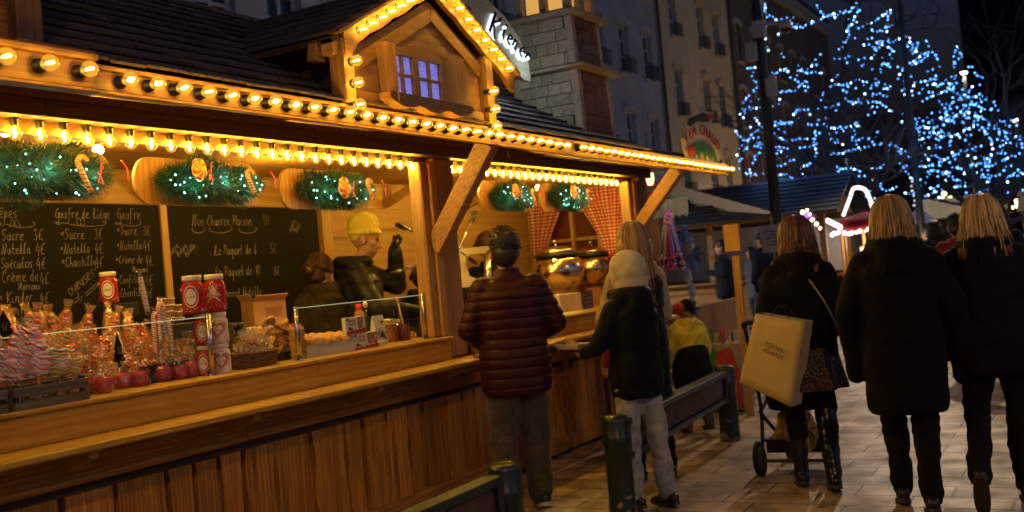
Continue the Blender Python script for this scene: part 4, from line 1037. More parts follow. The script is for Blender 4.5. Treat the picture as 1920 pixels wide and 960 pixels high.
# ================================================================ gift jars of spread
M_jarlid = plain('white_lid', (.72, .66, .55), .35, var=.05); M_choc = plain('spread_brown', (.085, .022, .008), .3)
M_jarplas = plain('jar_red_print', (.40, .02, .02), .22, var=.5, scale=70); M_jarwhite = plain('jar_white_print', (.72, .66, .58), .25, var=.1)
def jar(loc, rz, kind, label, sc_=1.0, group='printed gift jars'):
    t = thing('spread_jar', label, 'jar', loc, rz, group)
    body = M_jarplas if kind != 'heart' else M_jarwhite
    k = sc_
    bm = BM(); lathe(bm, [(.040 * k, 0), (.046 * k, .008 * k), (.047 * k, .03 * k), (.045 * k, .075 * k), (.046 * k, .11 * k), (.044 * k, .122 * k), (.037 * k, .132 * k), (.036 * k, .138 * k)], 28); lobj('jar_body', bm, body, t)
    bm = BM(); lathe(bm, [(.0385 * k, .138 * k), (.040 * k, .14 * k), (.040 * k, .158 * k), (.038 * k, .161 * k)], 28); lobj('lid', bm, M_jarlid, t)
    def wrap(outl, r_, m, name, w=1.0, seg=1):
        bm = BM(); c0 = bm.verts.new((0, -r_, .072 * k)); vs = []
        for x, z in outl:
            a = x * k / .047 / k; vs.append(bm.verts.new((r_ * math.sin(a), -r_ * math.cos(a), .072 * k + z * k)))
        for i in range(len(vs)): bm.faces.new((c0, vs[i], vs[(i + 1) % len(vs)]))
        return lobj(name, bm, m, t, False)
    if kind == 'heart': O = [(.034 * math.sin(a) ** 3, .0026 * (13 * math.cos(a) - 5 * math.cos(2 * a) - 2 * math.cos(3 * a) - math.cos(4 * a)) * .95 + .002) for a in (i * 2 * PI / 36 for i in range(36))]
    elif kind == 'tree': O = [(0, .048), (.016, .02), (.008, .02), (.024, -.005), (.012, -.005), (.032, -.034), (-.032, -.034), (-.012, -.005), (-.024, -.005), (-.008, .02), (-.016, .02)]
    else: O = [(.024 * math.cos(a), .036 * math.sin(a)) for a in (i * 2 * PI / 24 for i in range(24))]
    sub = [(1.28, .0485, M_jarwhite if kind != 'heart' else M_redp), (1.12, .0489, M_redp if kind != 'heart' else M_jarwhite), (1.0, .0493, M_redp), (.76, .0497, M_jarwhite)]
    if kind != 'heart': sub = [(1.3, .0485, M_jarwhite), (1.15, .0490, M_redp), (.92, .0495, M_jarwhite)]
    for i, (s_, r_, m) in enumerate(sub): wrap([(x * s_, z * s_) for x, z in O], r_ * k, m, 'label_print')
    me = text_mesh('nutella', .015 * k, .0003); me.transform(Matrix.Translation((0, -.0502 * k, .067 * k)) @ Matrix.Rotation(R(90), 4, 'X')); obj('label_text', me, M_redp, t, local=True)
    me = text_mesh('nutella', .012 * k, .0003); me.transform(Matrix.Translation((0, -.0489 * k, .118 * k)) @ Matrix.Rotation(R(90), 4, 'X')); obj('label_text', me, M_redp, t, local=True)
    bm = BM(); rr = random.Random(int(loc[0] * 100))
    for i in range(26):
        a = rr.uniform(-1.6, 1.6); z = rr.choice((.012, .02, .028, .108, .102)) * k; r_ = .0483 * k
        ico(bm, (r_ * math.sin(a), -r_ * math.cos(a), z), .0022 * k)
    lobj('printed_dots', bm, M_redp if kind == 'heart' else M_jarwhite, t)
    return t
JY = 4.03
def jx(px, py, y=JY): return WY(px, py, y).x
rj = -.95
j1, j2 = jx(385, 700, 4.06), jx(415, 700, 4.04)
for lvl, (ka, kb) in enumerate((('oval', 'heart'), ('oval', 'heart'))):
    z = ZC + .001 + lvl * .163
    for x, k_, sd in ((j1, ka, 'left'), (j2 + .012, kb, 'right')):
        jar((x, JY + .02 if sd == 'left' else JY + .01, z), rj + rg.uniform(-.1, .1), k_, '%s jar with %s label, %s one of the %s pair beside the basket' % ('red printed' if k_ == 'oval' else 'white', k_, sd, ('bottom', 'middle')[lvl]))
jar((jx(370, 560) - .0, JY + .03, ZC + .33), rj, 'oval', 'larger red jar with oval label, left one on top of the jar stack', 1.22)
jar((jx(406, 556) + .01, JY + .02, ZC + .33), rj, 'tree', 'larger red jar with tree label, right one on top of the jar stack', 1.22)
jar((WY(206, 570, 4.75).x, 4.75, WY(206, 570, 4.75).z), -.8, 'oval', 'cream jar with red label standing alone behind the candy rack', 1.1)
bm = BM(); bx(bm, WY(206, 570, 4.75).x - .12, WY(206, 570, 4.75).x + .12, 4.66, 4.84, ZC - .1, WY(206, 570, 4.75).z - .002, .004); tag(obj('back_shelf_box', bm, M_black), 'dark box under the lone cream jar behind the candy', 'box')

# ================================================================ biscuits in a wicker basket, waffles, buns
M_wicker = plain('wicker', (.13, .055, .02), .55, var=.4, scale=40)
t = thing('wicker_basket', 'brown oval wicker basket of bagged biscuits on the counter', 'basket', (jx(480, 680, 4.05), 4.06, ZC + .001))
bm = BM()
for i in range(8):
    z = .006 + i * .010; k_ = 1 + i * .02
    tube(bm, [(.145 * k_ * math.cos(a), .075 * k_ * math.sin(a), z + .004 * math.sin(a * 14 + i * PI)) for a in (j * 2 * PI / 44 for j in range(44))], .0055, 5, closed=True)
lobj('weave', bm, M_wicker, t)
bm = BM()
for j in range(22):
    a = j * 2 * PI / 22; tube(bm, [(.142 * math.cos(a), .072 * math.sin(a), 0), (.166 * math.cos(a), .088 * math.sin(a), .082)], .004, 5)
lobj('uprights', bm, M_wicker, t)
bm = BM(); tube(bm, [(.168 * math.cos(a), .09 * math.sin(a), .088 + .003 * math.sin(a * 20)) for a in (j * 2 * PI / 44 for j in range(44))], .008, 6, closed=True); lobj('rim', bm, M_wicker, t)
bm = BM(); lathe(bm, [(.14, 0), (.14, .004)], 24); bmesh.ops.scale(bm, vec=(1, .5, 1), verts=bm.verts[:]); lobj('bottom', bm, M_wicker, t)
M_bisc = plain('gingerbread', (.42, .20, .07), .8, var=.3, scale=20); M_icing = plain('pink_icing', (.62, .40, .38), .6); M_icingy = plain('yellow_icing', (.7, .5, .1), .6)
bp = []
for s_, mi in ((1, M_icing), (2, M_icingy), (3, M_icing)):
    q = proto('biscuit_bag', '', 'biscuit bag'); rr = random.Random(s_); bm = BM(); b2 = BM()
    for i in range(3):
        a = rr.uniform(-.7, .7); z = .012 + rr.uniform(0, .008); o_ = (i - 1) * .012
        M = Matrix.Translation((o_, (i - 1) * .010, z)) @ Matrix.Rotation(a, 4, 'Y')
        outl = [(-.012, 0), (-.006, .015), (-.016, .024), (-.012, .032), (-.005, .030), (-.007, .045), (0, .052), (.007, .045), (.005, .030), (.014, .032), (.016, .024), (.006, .015), (.012, 0), (0, .008)]
        poly(bm, outl, .007, M); poly(b2, [(x * .65, z_ * .8 + .006) for x, z_ in outl], .002, M @ Matrix.Translation((0, -.0022, 0)))
    lobj('biscuit', bm, M_bisc, q, False); lobj('icing', b2, mi, q, False)
    bm = BM(); film_bag(bm, [(.022, .0), (.028, .02), (.026, .05), (.010, .072), (.006, .080), (.018, .10), (.028, .125)], 12, .2, s_); lobj('bag', bm, M_film, q, False)
    bm = BM(); lathe(bm, [(.007, .075), (.009, .078), (.007, .081)], 8); lobj('tie', bm, M_ribbon, q); bp.append(q)
bc = Vector(t.location)
for i in range(18):
    a, q = rg.uniform(0, 2 * PI), math.sqrt(rg.random())
    fr = 'front' if math.sin(a) * q < 0 else 'back'; sd = 'left' if math.cos(a) < 0 else 'right'
    dup(bp[i % 3], (bc.x + .115 * q * math.cos(a), bc.y + .05 * q * math.sin(a), bc.z + .045 + (.03 if fr == 'back' else .0)), (rg.uniform(-.3, .3), rg.uniform(-.3, .3), rg.uniform(0, 6)), 'clear bag of iced gingerbread biscuits, %s %s of the wicker basket' % (fr, sd), 'biscuit bags in the basket', rg.uniform(1.0, 1.25))
M_waffle = plain('waffle_brown', (.50, .27, .07), .6, var=.35, scale=30)
q = proto('waffle', '', 'waffle'); bm = BM()
lathe(bm, [(.038, .004), (.044, .007), (.044, .010), (.038, .013)], 18)
for i in range(-3, 4):
    L = math.sqrt(max(0, .045 ** 2 - (i * .012) ** 2))
    for z in (.003, .016):
        bx(bm, i * .012 - .002, i * .012 + .002, -L, L, z - .004, z + .003, .001); bx(bm, -L, L, i * .012 - .002, i * .012 + .002, z - .0045, z + .0025, .001)
lobj('waffle_body', bm, M_waffle, q, False)
xw, yw = jx(556, 675, 4.09), 4.07
for i in range(8): dup(q, (xw + rg.uniform(-.004, .004), yw + rg.uniform(-.004, .004), ZC + .008 + i * .0235), (rg.uniform(-.05, .05), rg.uniform(-.05, .05), rg.uniform(0, 6)), 'round lattice waffle in the upright stack behind the glass post, number %d from the bottom' % (i + 1) if i else 'lowest lattice waffle of the upright stack behind the glass post', 'waffles in the upright stack')
for i in range(16):
    px, py = rg.uniform(498, 534), rg.uniform(600, 655); p = WY(px, py, 4.2)
    dup(q, (p.x, 4.2 + rg.uniform(-.03, .04), p.z - .02), (rg.uniform(-.9, .9), rg.uniform(-.7, .7), rg.uniform(0, 6)), 'golden lattice waffle lying %s in the loose heap behind the basket' % ('high' if py < 628 else 'low'), 'waffles in the loose heap', 1.05)
bm = BM(); bx(bm, 4.60, 4.86, 4.14, 4.30, ZC + .002, ZC + .06, .004); tag(obj('waffle_tray', bm, M_black), 'dark tray under the loose waffle heap', 'tray')
t = thing('bun_tray', 'white translucent divided plastic tray of round buns', 'tray', (4.90, 4.08, ZC + .001))
M_tray = plain('white_tray_plastic', (.66, .62, .55), .35, var=.05)
bm = BM()
for (a, b2, c, d, e, f) in ((-.22, .22, -.055, -.051, 0, .075), (-.22, .22, .12, .124, 0, .075), (-.22, -.216, -.051, .12, 0, .075), (.216, .22, -.051, .12, 0, .075), (-.216, .216, -.051, .12, 0, .004)): bx(bm, a, b2, c, d, e, f)
for i in range(3): bx(bm, -.22 + .11 * (i + 1) - .004, -.22 + .11 * (i + 1) + .004, -.058, -.0552, .004, .072)
bx(bm, -.224, .224, -.061, -.0555, .0755, .080); bx(bm, -.224, .224, .1245, .13, .0755, .08)
lobj('tray_body', bm, M_tray, t, False)
M_bun = plain('bun_crust', (.58, .27, .06), .45, var=.3, scale=12); M_bunc = plain('bun_crumb', (.72, .5, .22), .7)
q = proto('bun', '', 'bun'); bm = BM(); lathe(bm, [(.002, 0), (.028, .001), (.040, .012), (.041, .02), (.034, .038), (.02, .049), (.004, .053)], 20); lobj('bun_top', bm, M_bun, q)
bm = BM(); lathe(bm, [(.0405, .010), (.0418, .015), (.0412, .019)], 20, cap=False); lobj('crumb_band', bm, M_bunc, q)
i = 0
for ry, (yy, zz) in enumerate(((4.06, ZC + .065), (4.115, ZC + .078), (4.17, ZC + .085))):
    for k_ in range(5):
        x = 4.73 + k_ * .084 + (ry % 2) * .03
        if x < 5.12: dup(q, (x, yy, zz + rg.uniform(0, .012)), (rg.uniform(-.5, .2), rg.uniform(-.25, .25), rg.uniform(0, 6)), 'round golden bun in the white tray, %s row, %s' % (('front', 'middle', 'back')[ry], ('first from the left', 'second', 'third', 'fourth', 'fifth')[k_]), 'buns in the white tray', rg.uniform(.95, 1.12))

# ================================================================ boxes, bottles and jars beside the buns
M_wbox = plain('white_card', (.70, .68, .62), .4, var=.04); M_bluep = plain('print_blue', (.02, .16, .42), .5); M_skinp = plain('print_skin', (.5, .27, .14), .6); M_brp = plain('print_brown', (.12, .04, .02), .6)
def choc_box(x, z, w_, label):
    t = thing('chocolate_box', label, 'chocolate box', (x, 4.03, z), 0, 'white and red chocolate boxes')
    bm = BM(); bx(bm, 0, w_, 0, .03, 0, .105, .002); lobj('carton', bm, M_wbox, t, False)
    bm = BM(); n = 10; poly(bm, [(.001, .002), (w_ - .001, .002)] + [(w_ - .001 - (w_ - .002) * i / n, .014 + .010 * (i % 2) + .012 * (1 - i / n)) for i in range(n + 1)], .001, Matrix.Translation((0, -.0012, 0))); lobj('red_band', bm, M_redp, t, False)
    me = text_mesh('kinder', .030, .0004); me.transform(Matrix.Translation((w_ * .33, -.001, .074)) @ Matrix.Rotation(R(90), 4, 'X')); obj('brand_text', me, M_redp, t, local=True)
    me = text_mesh('Chocolat', .021, .0004); me.transform(Matrix.Translation((w_ * .33, -.001, .056)) @ Matrix.Rotation(R(90), 4, 'X')); obj('box_text', me, M_bluep, t, local=True)
    bm = BM(); poly(bm, [(.004, .085), (.03, .085), (.034, .10), (.004, .103)], .001, Matrix.Translation((0, -.0014, 0))); lobj('blue_flash', bm, M_bluep, t, False)
    bm = BM(); ball(bm, (.035, 0, .036), (.016, .0012, .010), 10, 6); ball(bm, (.058, 0, .033), (.012, .0012, .007), 10, 6); lobj('chocolate_print', bm, M_brp, t)
    for cx_ in ([w_ * .76] if w_ < .21 else [w_ * .66, w_ * .88]):
        bm = BM(); bx(bm, cx_ - .024, cx_ + .024, -.0014, -.0004, .060, .102); lobj('portrait_ground', bm, M_brp, t, False)
        bm = BM(); ball(bm, (cx_, -.0015, .078), (.016, .0012, .018), 12, 8); lobj('portrait_face', bm, M_skinp, t)
        bm = BM()
        for k_ in range(4): bx(bm, cx_ - .022 + k_ * .0115, cx_ - .0145 + k_ * .0115, -.0014, -.0004, .034, .057)
        lobj('bar_print', bm, M_redp, t, False)
x1_ = jx(665, 660, 4.03); x0_ = jx(648, 630, 4.03)
choc_box(x1_ - .0, ZC + .001, .25, 'lower white and red chocolate box with two portraits, on the counter')
choc_box(x0_ + .01, ZC + .107, .19, 'upper white and red chocolate box with one portrait, stacked on the other')
t = thing('snack_bag', 'stand-up foil bag printed with blue berries beside the chocolate boxes', 'snack bag', (jx(712, 650, 4.1), 4.10, ZC + .001))
bm = BM(); vs = []
for z, w2, d2_ in ((0, .062, .03), (.06, .060, .026), (.12, .058, .018), (.18, .057, .006), (.20, .057, .002)): vs.append([bm.verts.new((a, b2, z)) for a, b2 in ((-w2, -d2_), (w2, -d2_), (w2, d2_), (-w2, d2_))])
for A, B in zip(vs, vs[1:]):
    for k_ in range(4): bm.faces.new((A[k_], A[(k_ + 1) % 4], B[(k_ + 1) % 4], B[k_]))
bm.faces.new(vs[0][::-1]); bm.faces.new(vs[-1]); lobj('pouch', bm, plain('foil_print', (.55, .56, .5), .3, var=.15, scale=14), t, False)
bm = BM()
for i in range(30): ico(bm, (rg.gauss(0, .022), -.028 + .0 * i, .075 + rg.gauss(0, .012)), .007)
for v in bm.verts: v.co.y = -.0285 + (v.co.y + .028) * .2 + .06 * max(0, v.co.z - .06) 
lobj('berry_print', bm, plain('berry_blue', (.015, .02, .06), .4), t)
bm = BM(); ball(bm, (.02, -.017, .155), (.022, .002, .010), 12, 6); lobj('badge_print', bm, M_redp, t)
bm = BM(); bx(bm, -.052, .052, -.030, -.0285, .012, .040); lobj('band_print', bm, M_jarwhite, t)
def bottle(name, label, cat, x, y, prof, m, capprof, mc, z=ZC + .001):
    t = thing(name, label, cat, (x, y, z)); bm = BM(); lathe(bm, prof, 20); lobj('bottle_body', bm, m, t)
    bm = BM(); lathe(bm, capprof, 16); lobj('cap', bm, mc, t); return t
M_pinkcap = plain('pink_cap', (.75, .04, .09), .4); M_caramel = plain('caramel_sauce', (.36, .15, .045), .25)
bottle('sauce_bottle', 'caramel coloured squeeze bottle with a bright pink cap', 'bottle', jx(671, 610, 4.3), 4.28, [(.038, 0), (.04, .02), (.04, .10), (.036, .13), (.038, .16), (.030, .19), (.018, .205), (.018, .21)], M_caramel, [(.02, .21), (.021, .212), (.021, .24), (.018, .243)], M_pinkcap, ZC + .04)
bottle('spice_bottle', 'small dark bottle with a pale round stopper', 'bottle', jx(688, 610, 4.4), 4.40, [(.024, 0), (.026, .02), (.026, .12), (.012, .16), (.010, .20)], plain('dark_glass', (.03, .025, .01), .1), [(.006, .2), (.016, .21), (.018, .228), (.010, .242), (.002, .244)], M_jarlid, ZC + .05)
t = thing('printed_tub', 'red printed glass jar with folded napkins on top, right of the snack bag', 'jar', (jx(740, 640, 4.15), 4.17, ZC + .001))
bm = BM(); lathe(bm, [(.04, 0), (.045, .01), (.045, .11), (.04, .125)], 22); lobj('jar_body', bm, plain('jar_print_dark', (.22, .05, .03), .25, var=.7, scale=45), t)
bm = BM(); bx(bm, -.05, .05, -.045, .045, .127, .155, .004); bx(bm, -.075, -.02, -.05, .04, .150, .165, .004); lobj('napkins', bm, plain('paper_napkin', (.72, .62, .32), .8, bmp=.3), t, False)
t = thing('jam_jar', 'glass jar of dark red jam with orange label and a spoon standing in it', 'jar', (jx(766, 640, 4.1), 4.13, ZC + .001))
bm = BM(); lathe(bm, [(.036, 0), (.04, .006), (.04, .10), (.034, .112), (.034, .12)], 22); lobj('jam', bm, plain('jam_red', (.14, .025, .01), .12), t)
bm = BM(); lathe(bm, [(.042, 0), (.0435, .006), (.0435, .105), (.037, .118), (.038, .135)], 22, cap=False); lobj('glass', bm, M_glass, t)
bm = BM(); bx(bm, .012, .05, -.047, -.044, .02, .065, .001); lobj('label_print', bm, plain('orange_label', (.7, .28, .05), .6), t)
bm = BM(); tube(bm, [(.01, 0, .05), (-.04, .0, .27)], .0055, 8); ball(bm, (-.043, 0, .28), (.012, .006, .016), 10, 8); lobj('wooden_spoon', bm, plain('spoon_yellow', (.65, .45, .15), .5), t)
t = thing('steel_canister', 'steel canister holding utensils beside the jam jar', 'canister', (jx(752, 640, 4.25), 4.27, ZC + .001))
bm = BM(); lathe(bm, [(.045, 0), (.046, .002), (.046, .15), (.044, .152), (.044, .02)], 24); lobj('body', bm, M_chrome, t)
bm = BM(); tube(bm, [(0, 0, .05), (.03, 0, .2)], .006, 8); tube(bm, [(0, 0, .05), (-.02, .01, .22)], .004, 8); lobj('utensils', bm, M_black, t)
bm = BM(); tube(bm, [(jx(800, 640, 4.3), 4.3, ZC), (jx(800, 640, 4.3), 4.3, ZC + .09)], .07, 12); tag(obj('napkin_holder', bm, M_black), 'black round napkin holder next to the inner post', 'napkin holder')
bm = BM(); rr = random.Random(4)
for i in range(9): M = Matrix.Translation((jx(800, 640, 4.3) + rr.uniform(-.03, .03), 4.3 + rr.uniform(-.03, .03), ZC + .09)) @ Matrix.Rotation(rr.uniform(-.3, .3), 4, 'Y'); bx(bm, -.035, .035, -.002, .002, 0, rr.uniform(.08, .16), 0, M)
tag(obj('paper_napkins', bm, plain('napkin_cream', (.7, .55, .25), .8)), 'cream paper napkins standing in the black holder', 'napkins')
# things on the back shelf
def carton():
    p = WY(503, 620, 4.75); t = thing('cardboard_box', 'open brown cardboard box with a scrawled label in front of the chalk board', 'box', (p.x, 4.78, 1.235))
    M = Matrix.Rotation(-.35, 4, 'Z'); mc = plain('cardboard', (.42, .23, .10), .8, var=.08)
    bm = BM(); bx(bm, -.11, .12, -.09, .09, 0, .25, .002, M); lobj('carton', bm, mc, t, False)
    bm = BM(); bx(bm, -.11, .12, -.002, .002, 0, .05, 0, M @ Matrix.Translation((0, -.09, .25)) @ Matrix.Rotation(.9, 4, 'X')); bx(bm, -.002, .002, -.09, .09, 0, .05, 0, M @ Matrix.Translation((-.11, 0, .25)) @ Matrix.Rotation(-.5, 4, 'Y')); lobj('flap', bm, mc, t, False)
    bm = BM()
    for k in range(3): tube(bm, [M @ Vector((-.03 + .12 * i / 22, -.0915, .19 - .022 * k + .012 * math.sin(i * 1.9 + k))) for i in range(23)], .0012, 4)
    obj('scrawl', bm, M_brp, t, local=True)
carton()
bm = BM(); bx(bm, 4.2, 5.85, 4.65, 5.0, 1.0, 1.10, .004); tag(obj('back_counter', bm, M_soffit), 'low wooden worktop behind the counter', 'worktop')
t = thing('yellow_bucket', 'plain yellow plastic tub in front of the cardboard box', 'tub', (WY(490, 620, 4.62).x, 4.64, 1.101))
bm = BM(); lathe(bm, [(.085, 0), (.09, .01), (.096, .19), (.098, .20), (.09, .20), (.088, .02)], 26); lobj('tub_body', bm, plain('yellow_plastic', (.72, .55, .16), .4, var=.05), t)
bm = BM(); lathe(bm, [(.100, .203), (.102, .207), (.102, .218), (.098, .222)], 26); lobj('lid', bm, plain('yellow_lid', (.75, .6, .2), .4, var=.04), t)
t = thing('red_lid_tub', 'see-through tub of orange sweets with a red rimmed lid', 'tub', (WY(541, 620, 4.6).x, 4.62, 1.101))
bm = BM(); lathe(bm, [(.08, 0), (.088, .01), (.094, .18)], 24); lobj('tub_body', bm, plain('tub_orange', (.60, .33, .10), .35, var=.4, scale=30), t)
bm = BM(); lathe(bm, [(.098, .182), (.1, .186), (.1, .205), (.09, .21)], 24); lobj('lid', bm, M_redp, t)
p = WY(438, 610, 4.7); bm = BM(); bx(bm, p.x - .06, p.x + .07, 4.65, 4.80, 1.101, 1.36, .006); t = tag(recenter(obj('dark_canister', bm, plain('olive_box', (.06, .05, .025), .4)), (p.x, 4.7, 1.1)), 'dark olive square canister left of the cardboard box', 'canister')
p = WY(455, 612, 4.66); bm = BM(); bx(bm, p.x - .02, p.x + .05, 4.60, 4.64, 1.101, 1.28, .004); tag(recenter(obj('sweet_packet', bm, plain('packet_print', (.55, .18, .05), .4, var=.8, scale=30)), (p.x, 4.62, 1.1)), 'small orange and green printed packet beside the olive canister', 'packet')
q = proto('portion_cup', '', 'cup'); bm = BM(); lathe(bm, [(.026, 0), (.034, .025), (.036, .028)], 16); lobj('cup', bm, plain('cup_amber', (.4, .22, .08), .3), q)
bm = BM(); lathe(bm, [(.038, .0285), (.038, .033), (.034, .034)], 16); lobj('lid', bm, M_jarlid, q)
for c_, (px, n_) in enumerate(((318, 4), (334, 3))):
    p = WY(px, 600, 4.6)
    for i in range(n_): dup(q, (p.x, 4.6, p.z + i * .037 - .02), None, 'small lidded sauce cup, %s from the bottom of the %s stack' % (('first', 'second', 'third', 'fourth')[i], ('taller', 'shorter')[c_]), 'stacked sauce cups behind the candy sticks')
bm = BM(); p = WY(326, 600, 4.6); bx(bm, p.x - .12, p.x + .12, 4.53, 4.68, ZC - .02, p.z - .022, .004); tag(obj('cup_stand', bm, M_black), 'dark stand under the stacked sauce cups', 'stand')

# ================================================================ churros press in the right bay
M_cast = plain('cream_enamel', (.72, .62, .36), .3, var=.05)
t = thing('churros_press', 'cream enamelled churros press frame with long steel levers on the counter', 'churros press', (7.2, 4.55, ZC))
def PW(px, py, y=4.55): return WY(px, py, y)
c_ = [(840, 452), (852, 449), (862, 455), (868, 466), (916, 461), (918, 474), (880, 477), (872, 484), (874, 500), (880, 518), (896, 524), (905, 530), (904, 540), (850, 538), (848, 530), (862, 522), (866, 512), (862, 492), (853, 485), (856, 470), (848, 462), (841, 466)]
bm = BM(); P_ = [PW(a, b2) for a, b2 in c_]; poly(bm, [(p.x, p.z) for p in P_], .018, Matrix.Translation((0, 4.545, 0)))
es = [e for e in bm.edges]; obj('cast_frame', bm, M_cast, t)
a, b2 = PW(914, 470), PW(916, 525); bm = BM(); tube(bm, [(a.x, 4.56, a.z), (b2.x, 4.56, ZC + .01)], .03, 12); obj('cylinder', bm, M_chrome, t, True)
a = PW(875, 538); bm = BM(); bx(bm, a.x - .10, a.x + .20, 4.50, 4.62, ZC + .002, a.z - .002, .006); obj('press_base', bm, plain('steel_dark', (.02, .016, .012), .8, spec=.1), t)
bm = BM()
hub = PW(850, 470)
for (px, py) in ((749, 423), (738, 512), (890, 402), (890, 492)):
    q = PW(px, py, 4.50); v = Vector((q.x, 4.50, q.z)); h_ = Vector((hub.x, 4.50, hub.z)); tube(bm, [h_, v], .0075, 8)
obj('steel_lever', bm, M_chrome, t, True)
for (px, py) in ((738, 512), (890, 402), (890, 492), (749, 423)):
    q = PW(px, py, 4.50); v = Vector((q.x, 4.50, q.z)); h_ = Vector((hub.x, 4.50, hub.z)); d = (h_ - v).normalized(); bm = BM(); tube(bm, [v - d * .03, v + d * .085], .018, 10); obj('lever_grip', bm, M_black, t, True)
# ================================================================ polished pots
M_copper = plain('polished_pot', (.85, .62, .36), .20, 1.0, var=.05)
def potmk(px, py, s, y, label):
    p = WY(px, py, y); t = thing('mulled_wine_pot', label, 'pot', (p.x, y, ZC + .002), 0, 'polished round pots')
    zb = p.z - .13 * s - ZC; 
    bm = BM(); lathe(bm, [(.05 * s, zb), (.15 * s, zb + .03 * s), (.205 * s, zb + .10 * s), (.215 * s, zb + .16 * s), (.19 * s, zb + .23 * s), (.16 * s, zb + .262 * s)], 36); lobj('pot_body', bm, M_copper, t)
    bm = BM(); lathe(bm, [(.168 * s, zb + .262 * s), (.178 * s, zb + .266 * s), (.178 * s, zb + .285 * s), (.168 * s, zb + .29 * s)], 36); tube(bm, [(-.22 * s, -.05, zb + .27 * s), (.22 * s, -.08, zb + .275 * s)], .012, 8); lobj('dark_band', bm, M_black, t)
    bm = BM(); lathe(bm, [(.168 * s, zb + .291 * s), (.15 * s, zb + .32 * s), (.08 * s, zb + .345 * s), (.012, zb + .35 * s), (.012, zb + .37 * s), (.022, zb + .38 * s), (.012, zb + .40 * s)], 30); lobj('lid', bm, M_copper, t)
    bm = BM(); lathe(bm, [(.12 * s, 0), (.13 * s, .01), (.09 * s, zb - .01), (.10 * s, zb + .02)], 24); lobj('foot', bm, plain('wood_plinth', (.45, .22, .07), .5), t)
potmk(1046, 514, 1.2, 4.45, 'round polished pot with dark band, the nearer of the two below the curtain')
potmk(1112, 508, 1.15, 4.55, 'round polished pot with dark band, the farther one behind the blonde woman')
p = WY(1064, 572, 4.3); bm = BM(); bx(bm, p.x - .30, p.x + .14, 4.22, 4.45, ZC + .002, ZC + .17, .004); tag(recenter(obj('cream_box', bm, plain('cream_card', (.66, .50, .2), .6, var=.05)), (p.x, 4.3, ZC)), 'cream coloured low box on the counter below the pots', 'box')
p = WY(1095, 568, 4.24); t = thing('menu_slate', 'small dark blue menu board with pink and blue writing, leaning on the cream box', 'menu board', (p.x, 4.20, ZC + .002))
bm = BM(); bx(bm, -.09, .12, 0, .01, 0, .17, .002); lobj('slate', bm, plain('navy_slate', (.02, .025, .06), .5), t, False)
bm = BM()
for r_ in range(4): tube(bm, [(-.08 + .17 * i / 24, -.003, .14 - r_ * .036 + .007 * math.sin(i * 2.1 + r_)) for i in range(25)], .0014, 4)
lobj('chalk_writing', bm, plain('pink_chalk', (.5, .2, .4), .8), t)
p = WY(1058, 590, 4.1); bm = BM(); bx(bm, p.x - .25, p.x + .2, 4.0, 4.18, ZC + .002, ZC + .012, .003, Matrix.Translation((0, 0, 0))); tag(recenter(obj('paper_sheets', bm, plain('white_paper', (.75, .68, .5), .7)), (p.x, 4.1, ZC)), 'loose white paper sheets on the far counter', 'paper')
# ================================================================ people
def remeshed(name, build, vox=.012, sm=6, lump=0, lscale=9, seed=0):
    bm = BM(); build(bm); bmesh.ops.recalc_face_normals(bm, faces=bm.faces[:])
    me = bpy.data.meshes.new('tmp'); bm.to_mesh(me); bm.free()
    o = bpy.data.objects.new('tmp', me); COL.objects.link(o)
    md = o.modifiers.new('r', 'REMESH'); md.mode = 'VOXEL'; md.voxel_size = vox
    if sm: s = o.modifiers.new('s', 'SMOOTH'); s.iterations = sm; s.factor = .5
    dg = bpy.context.evaluated_depsgraph_get(); m2 = bpy.data.meshes.new_from_object(o.evaluated_get(dg)); m2.name = name
    bpy.data.objects.remove(o); bpy.data.meshes.remove(me)
    if lump:   # soft folds of cloth
        off = Vector((seed * 3.7, seed * 1.3, seed * 2.1))
        nr = [v.normal.copy() for v in m2.vertices]
        for v, n in zip(m2.vertices, nr):
            c = v.co; k = noise.noise(Vector((c.x * lscale, c.y * lscale, c.z * lscale * .8)) + off) + .5 * noise.noise(Vector((c.x * 5 + c.z * lscale * 1.6, c.y * 5, c.z * lscale * 2.2)) + off)
            v.co = c + n * lump * k
    for p in m2.polygons: p.use_smooth = True
    return m2
def cap(bm, a, b, ra, rb, seg=12):
    a, b = Vector(a), Vector(b); d = b - a; L = d.length
    if L < 1e-5: ball(bm, a, ra, seg, 8); return
    d.normalize(); pts = []; rs = []
    for t in (-90, -60, -30, 0): pts.append(a + d * ra * math.sin(R(t))); rs.append(max(.002, ra * math.cos(R(t))))
    for t in (0, 30, 60, 90): pts.append(b + d * rb * math.sin(R(t))); rs.append(max(.002, rb * math.cos(R(t))))
    pts[3] = a + d * min(.001, L * .1)
    tube(bm, pts, rs, seg)
def loft(bm, rings, n=28, e=2.3):
    """closed body of superellipse rings (cx, cy, cz, rx, ry)"""
    R_ = []
    for cx, cy_, cz, rx, ry in rings:
        r = []
        for j in range(n):
            a = 2 * PI * j / n; c, s = math.cos(a), math.sin(a)
            r.append(bm.verts.new((cx + rx * math.copysign(abs(c) ** (2 / e), c), cy_ + ry * math.copysign(abs(s) ** (2 / e), s), cz)))
        R_.append(r)
    for A, B in zip(R_, R_[1:]):
        for j in range(n): bm.faces.new((A[j], A[(j + 1) % n], B[(j + 1) % n], B[j]))
    bm.faces.new(R_[0][::-1]); bm.faces.new(R_[-1])
M_skin = plain('skin', (.50, .27, .17), .5, var=.08, scale=14, spec=.35)
M_eye = plain('eye_dark', (.02, .012, .01), .15)
M_shoe = plain('shoe_black', (.012, .011, .010), .45); M_sole = plain('sole_white', (.55, .52, .46), .6); M_soled = plain('sole_dark', (.035, .03, .025), .7)
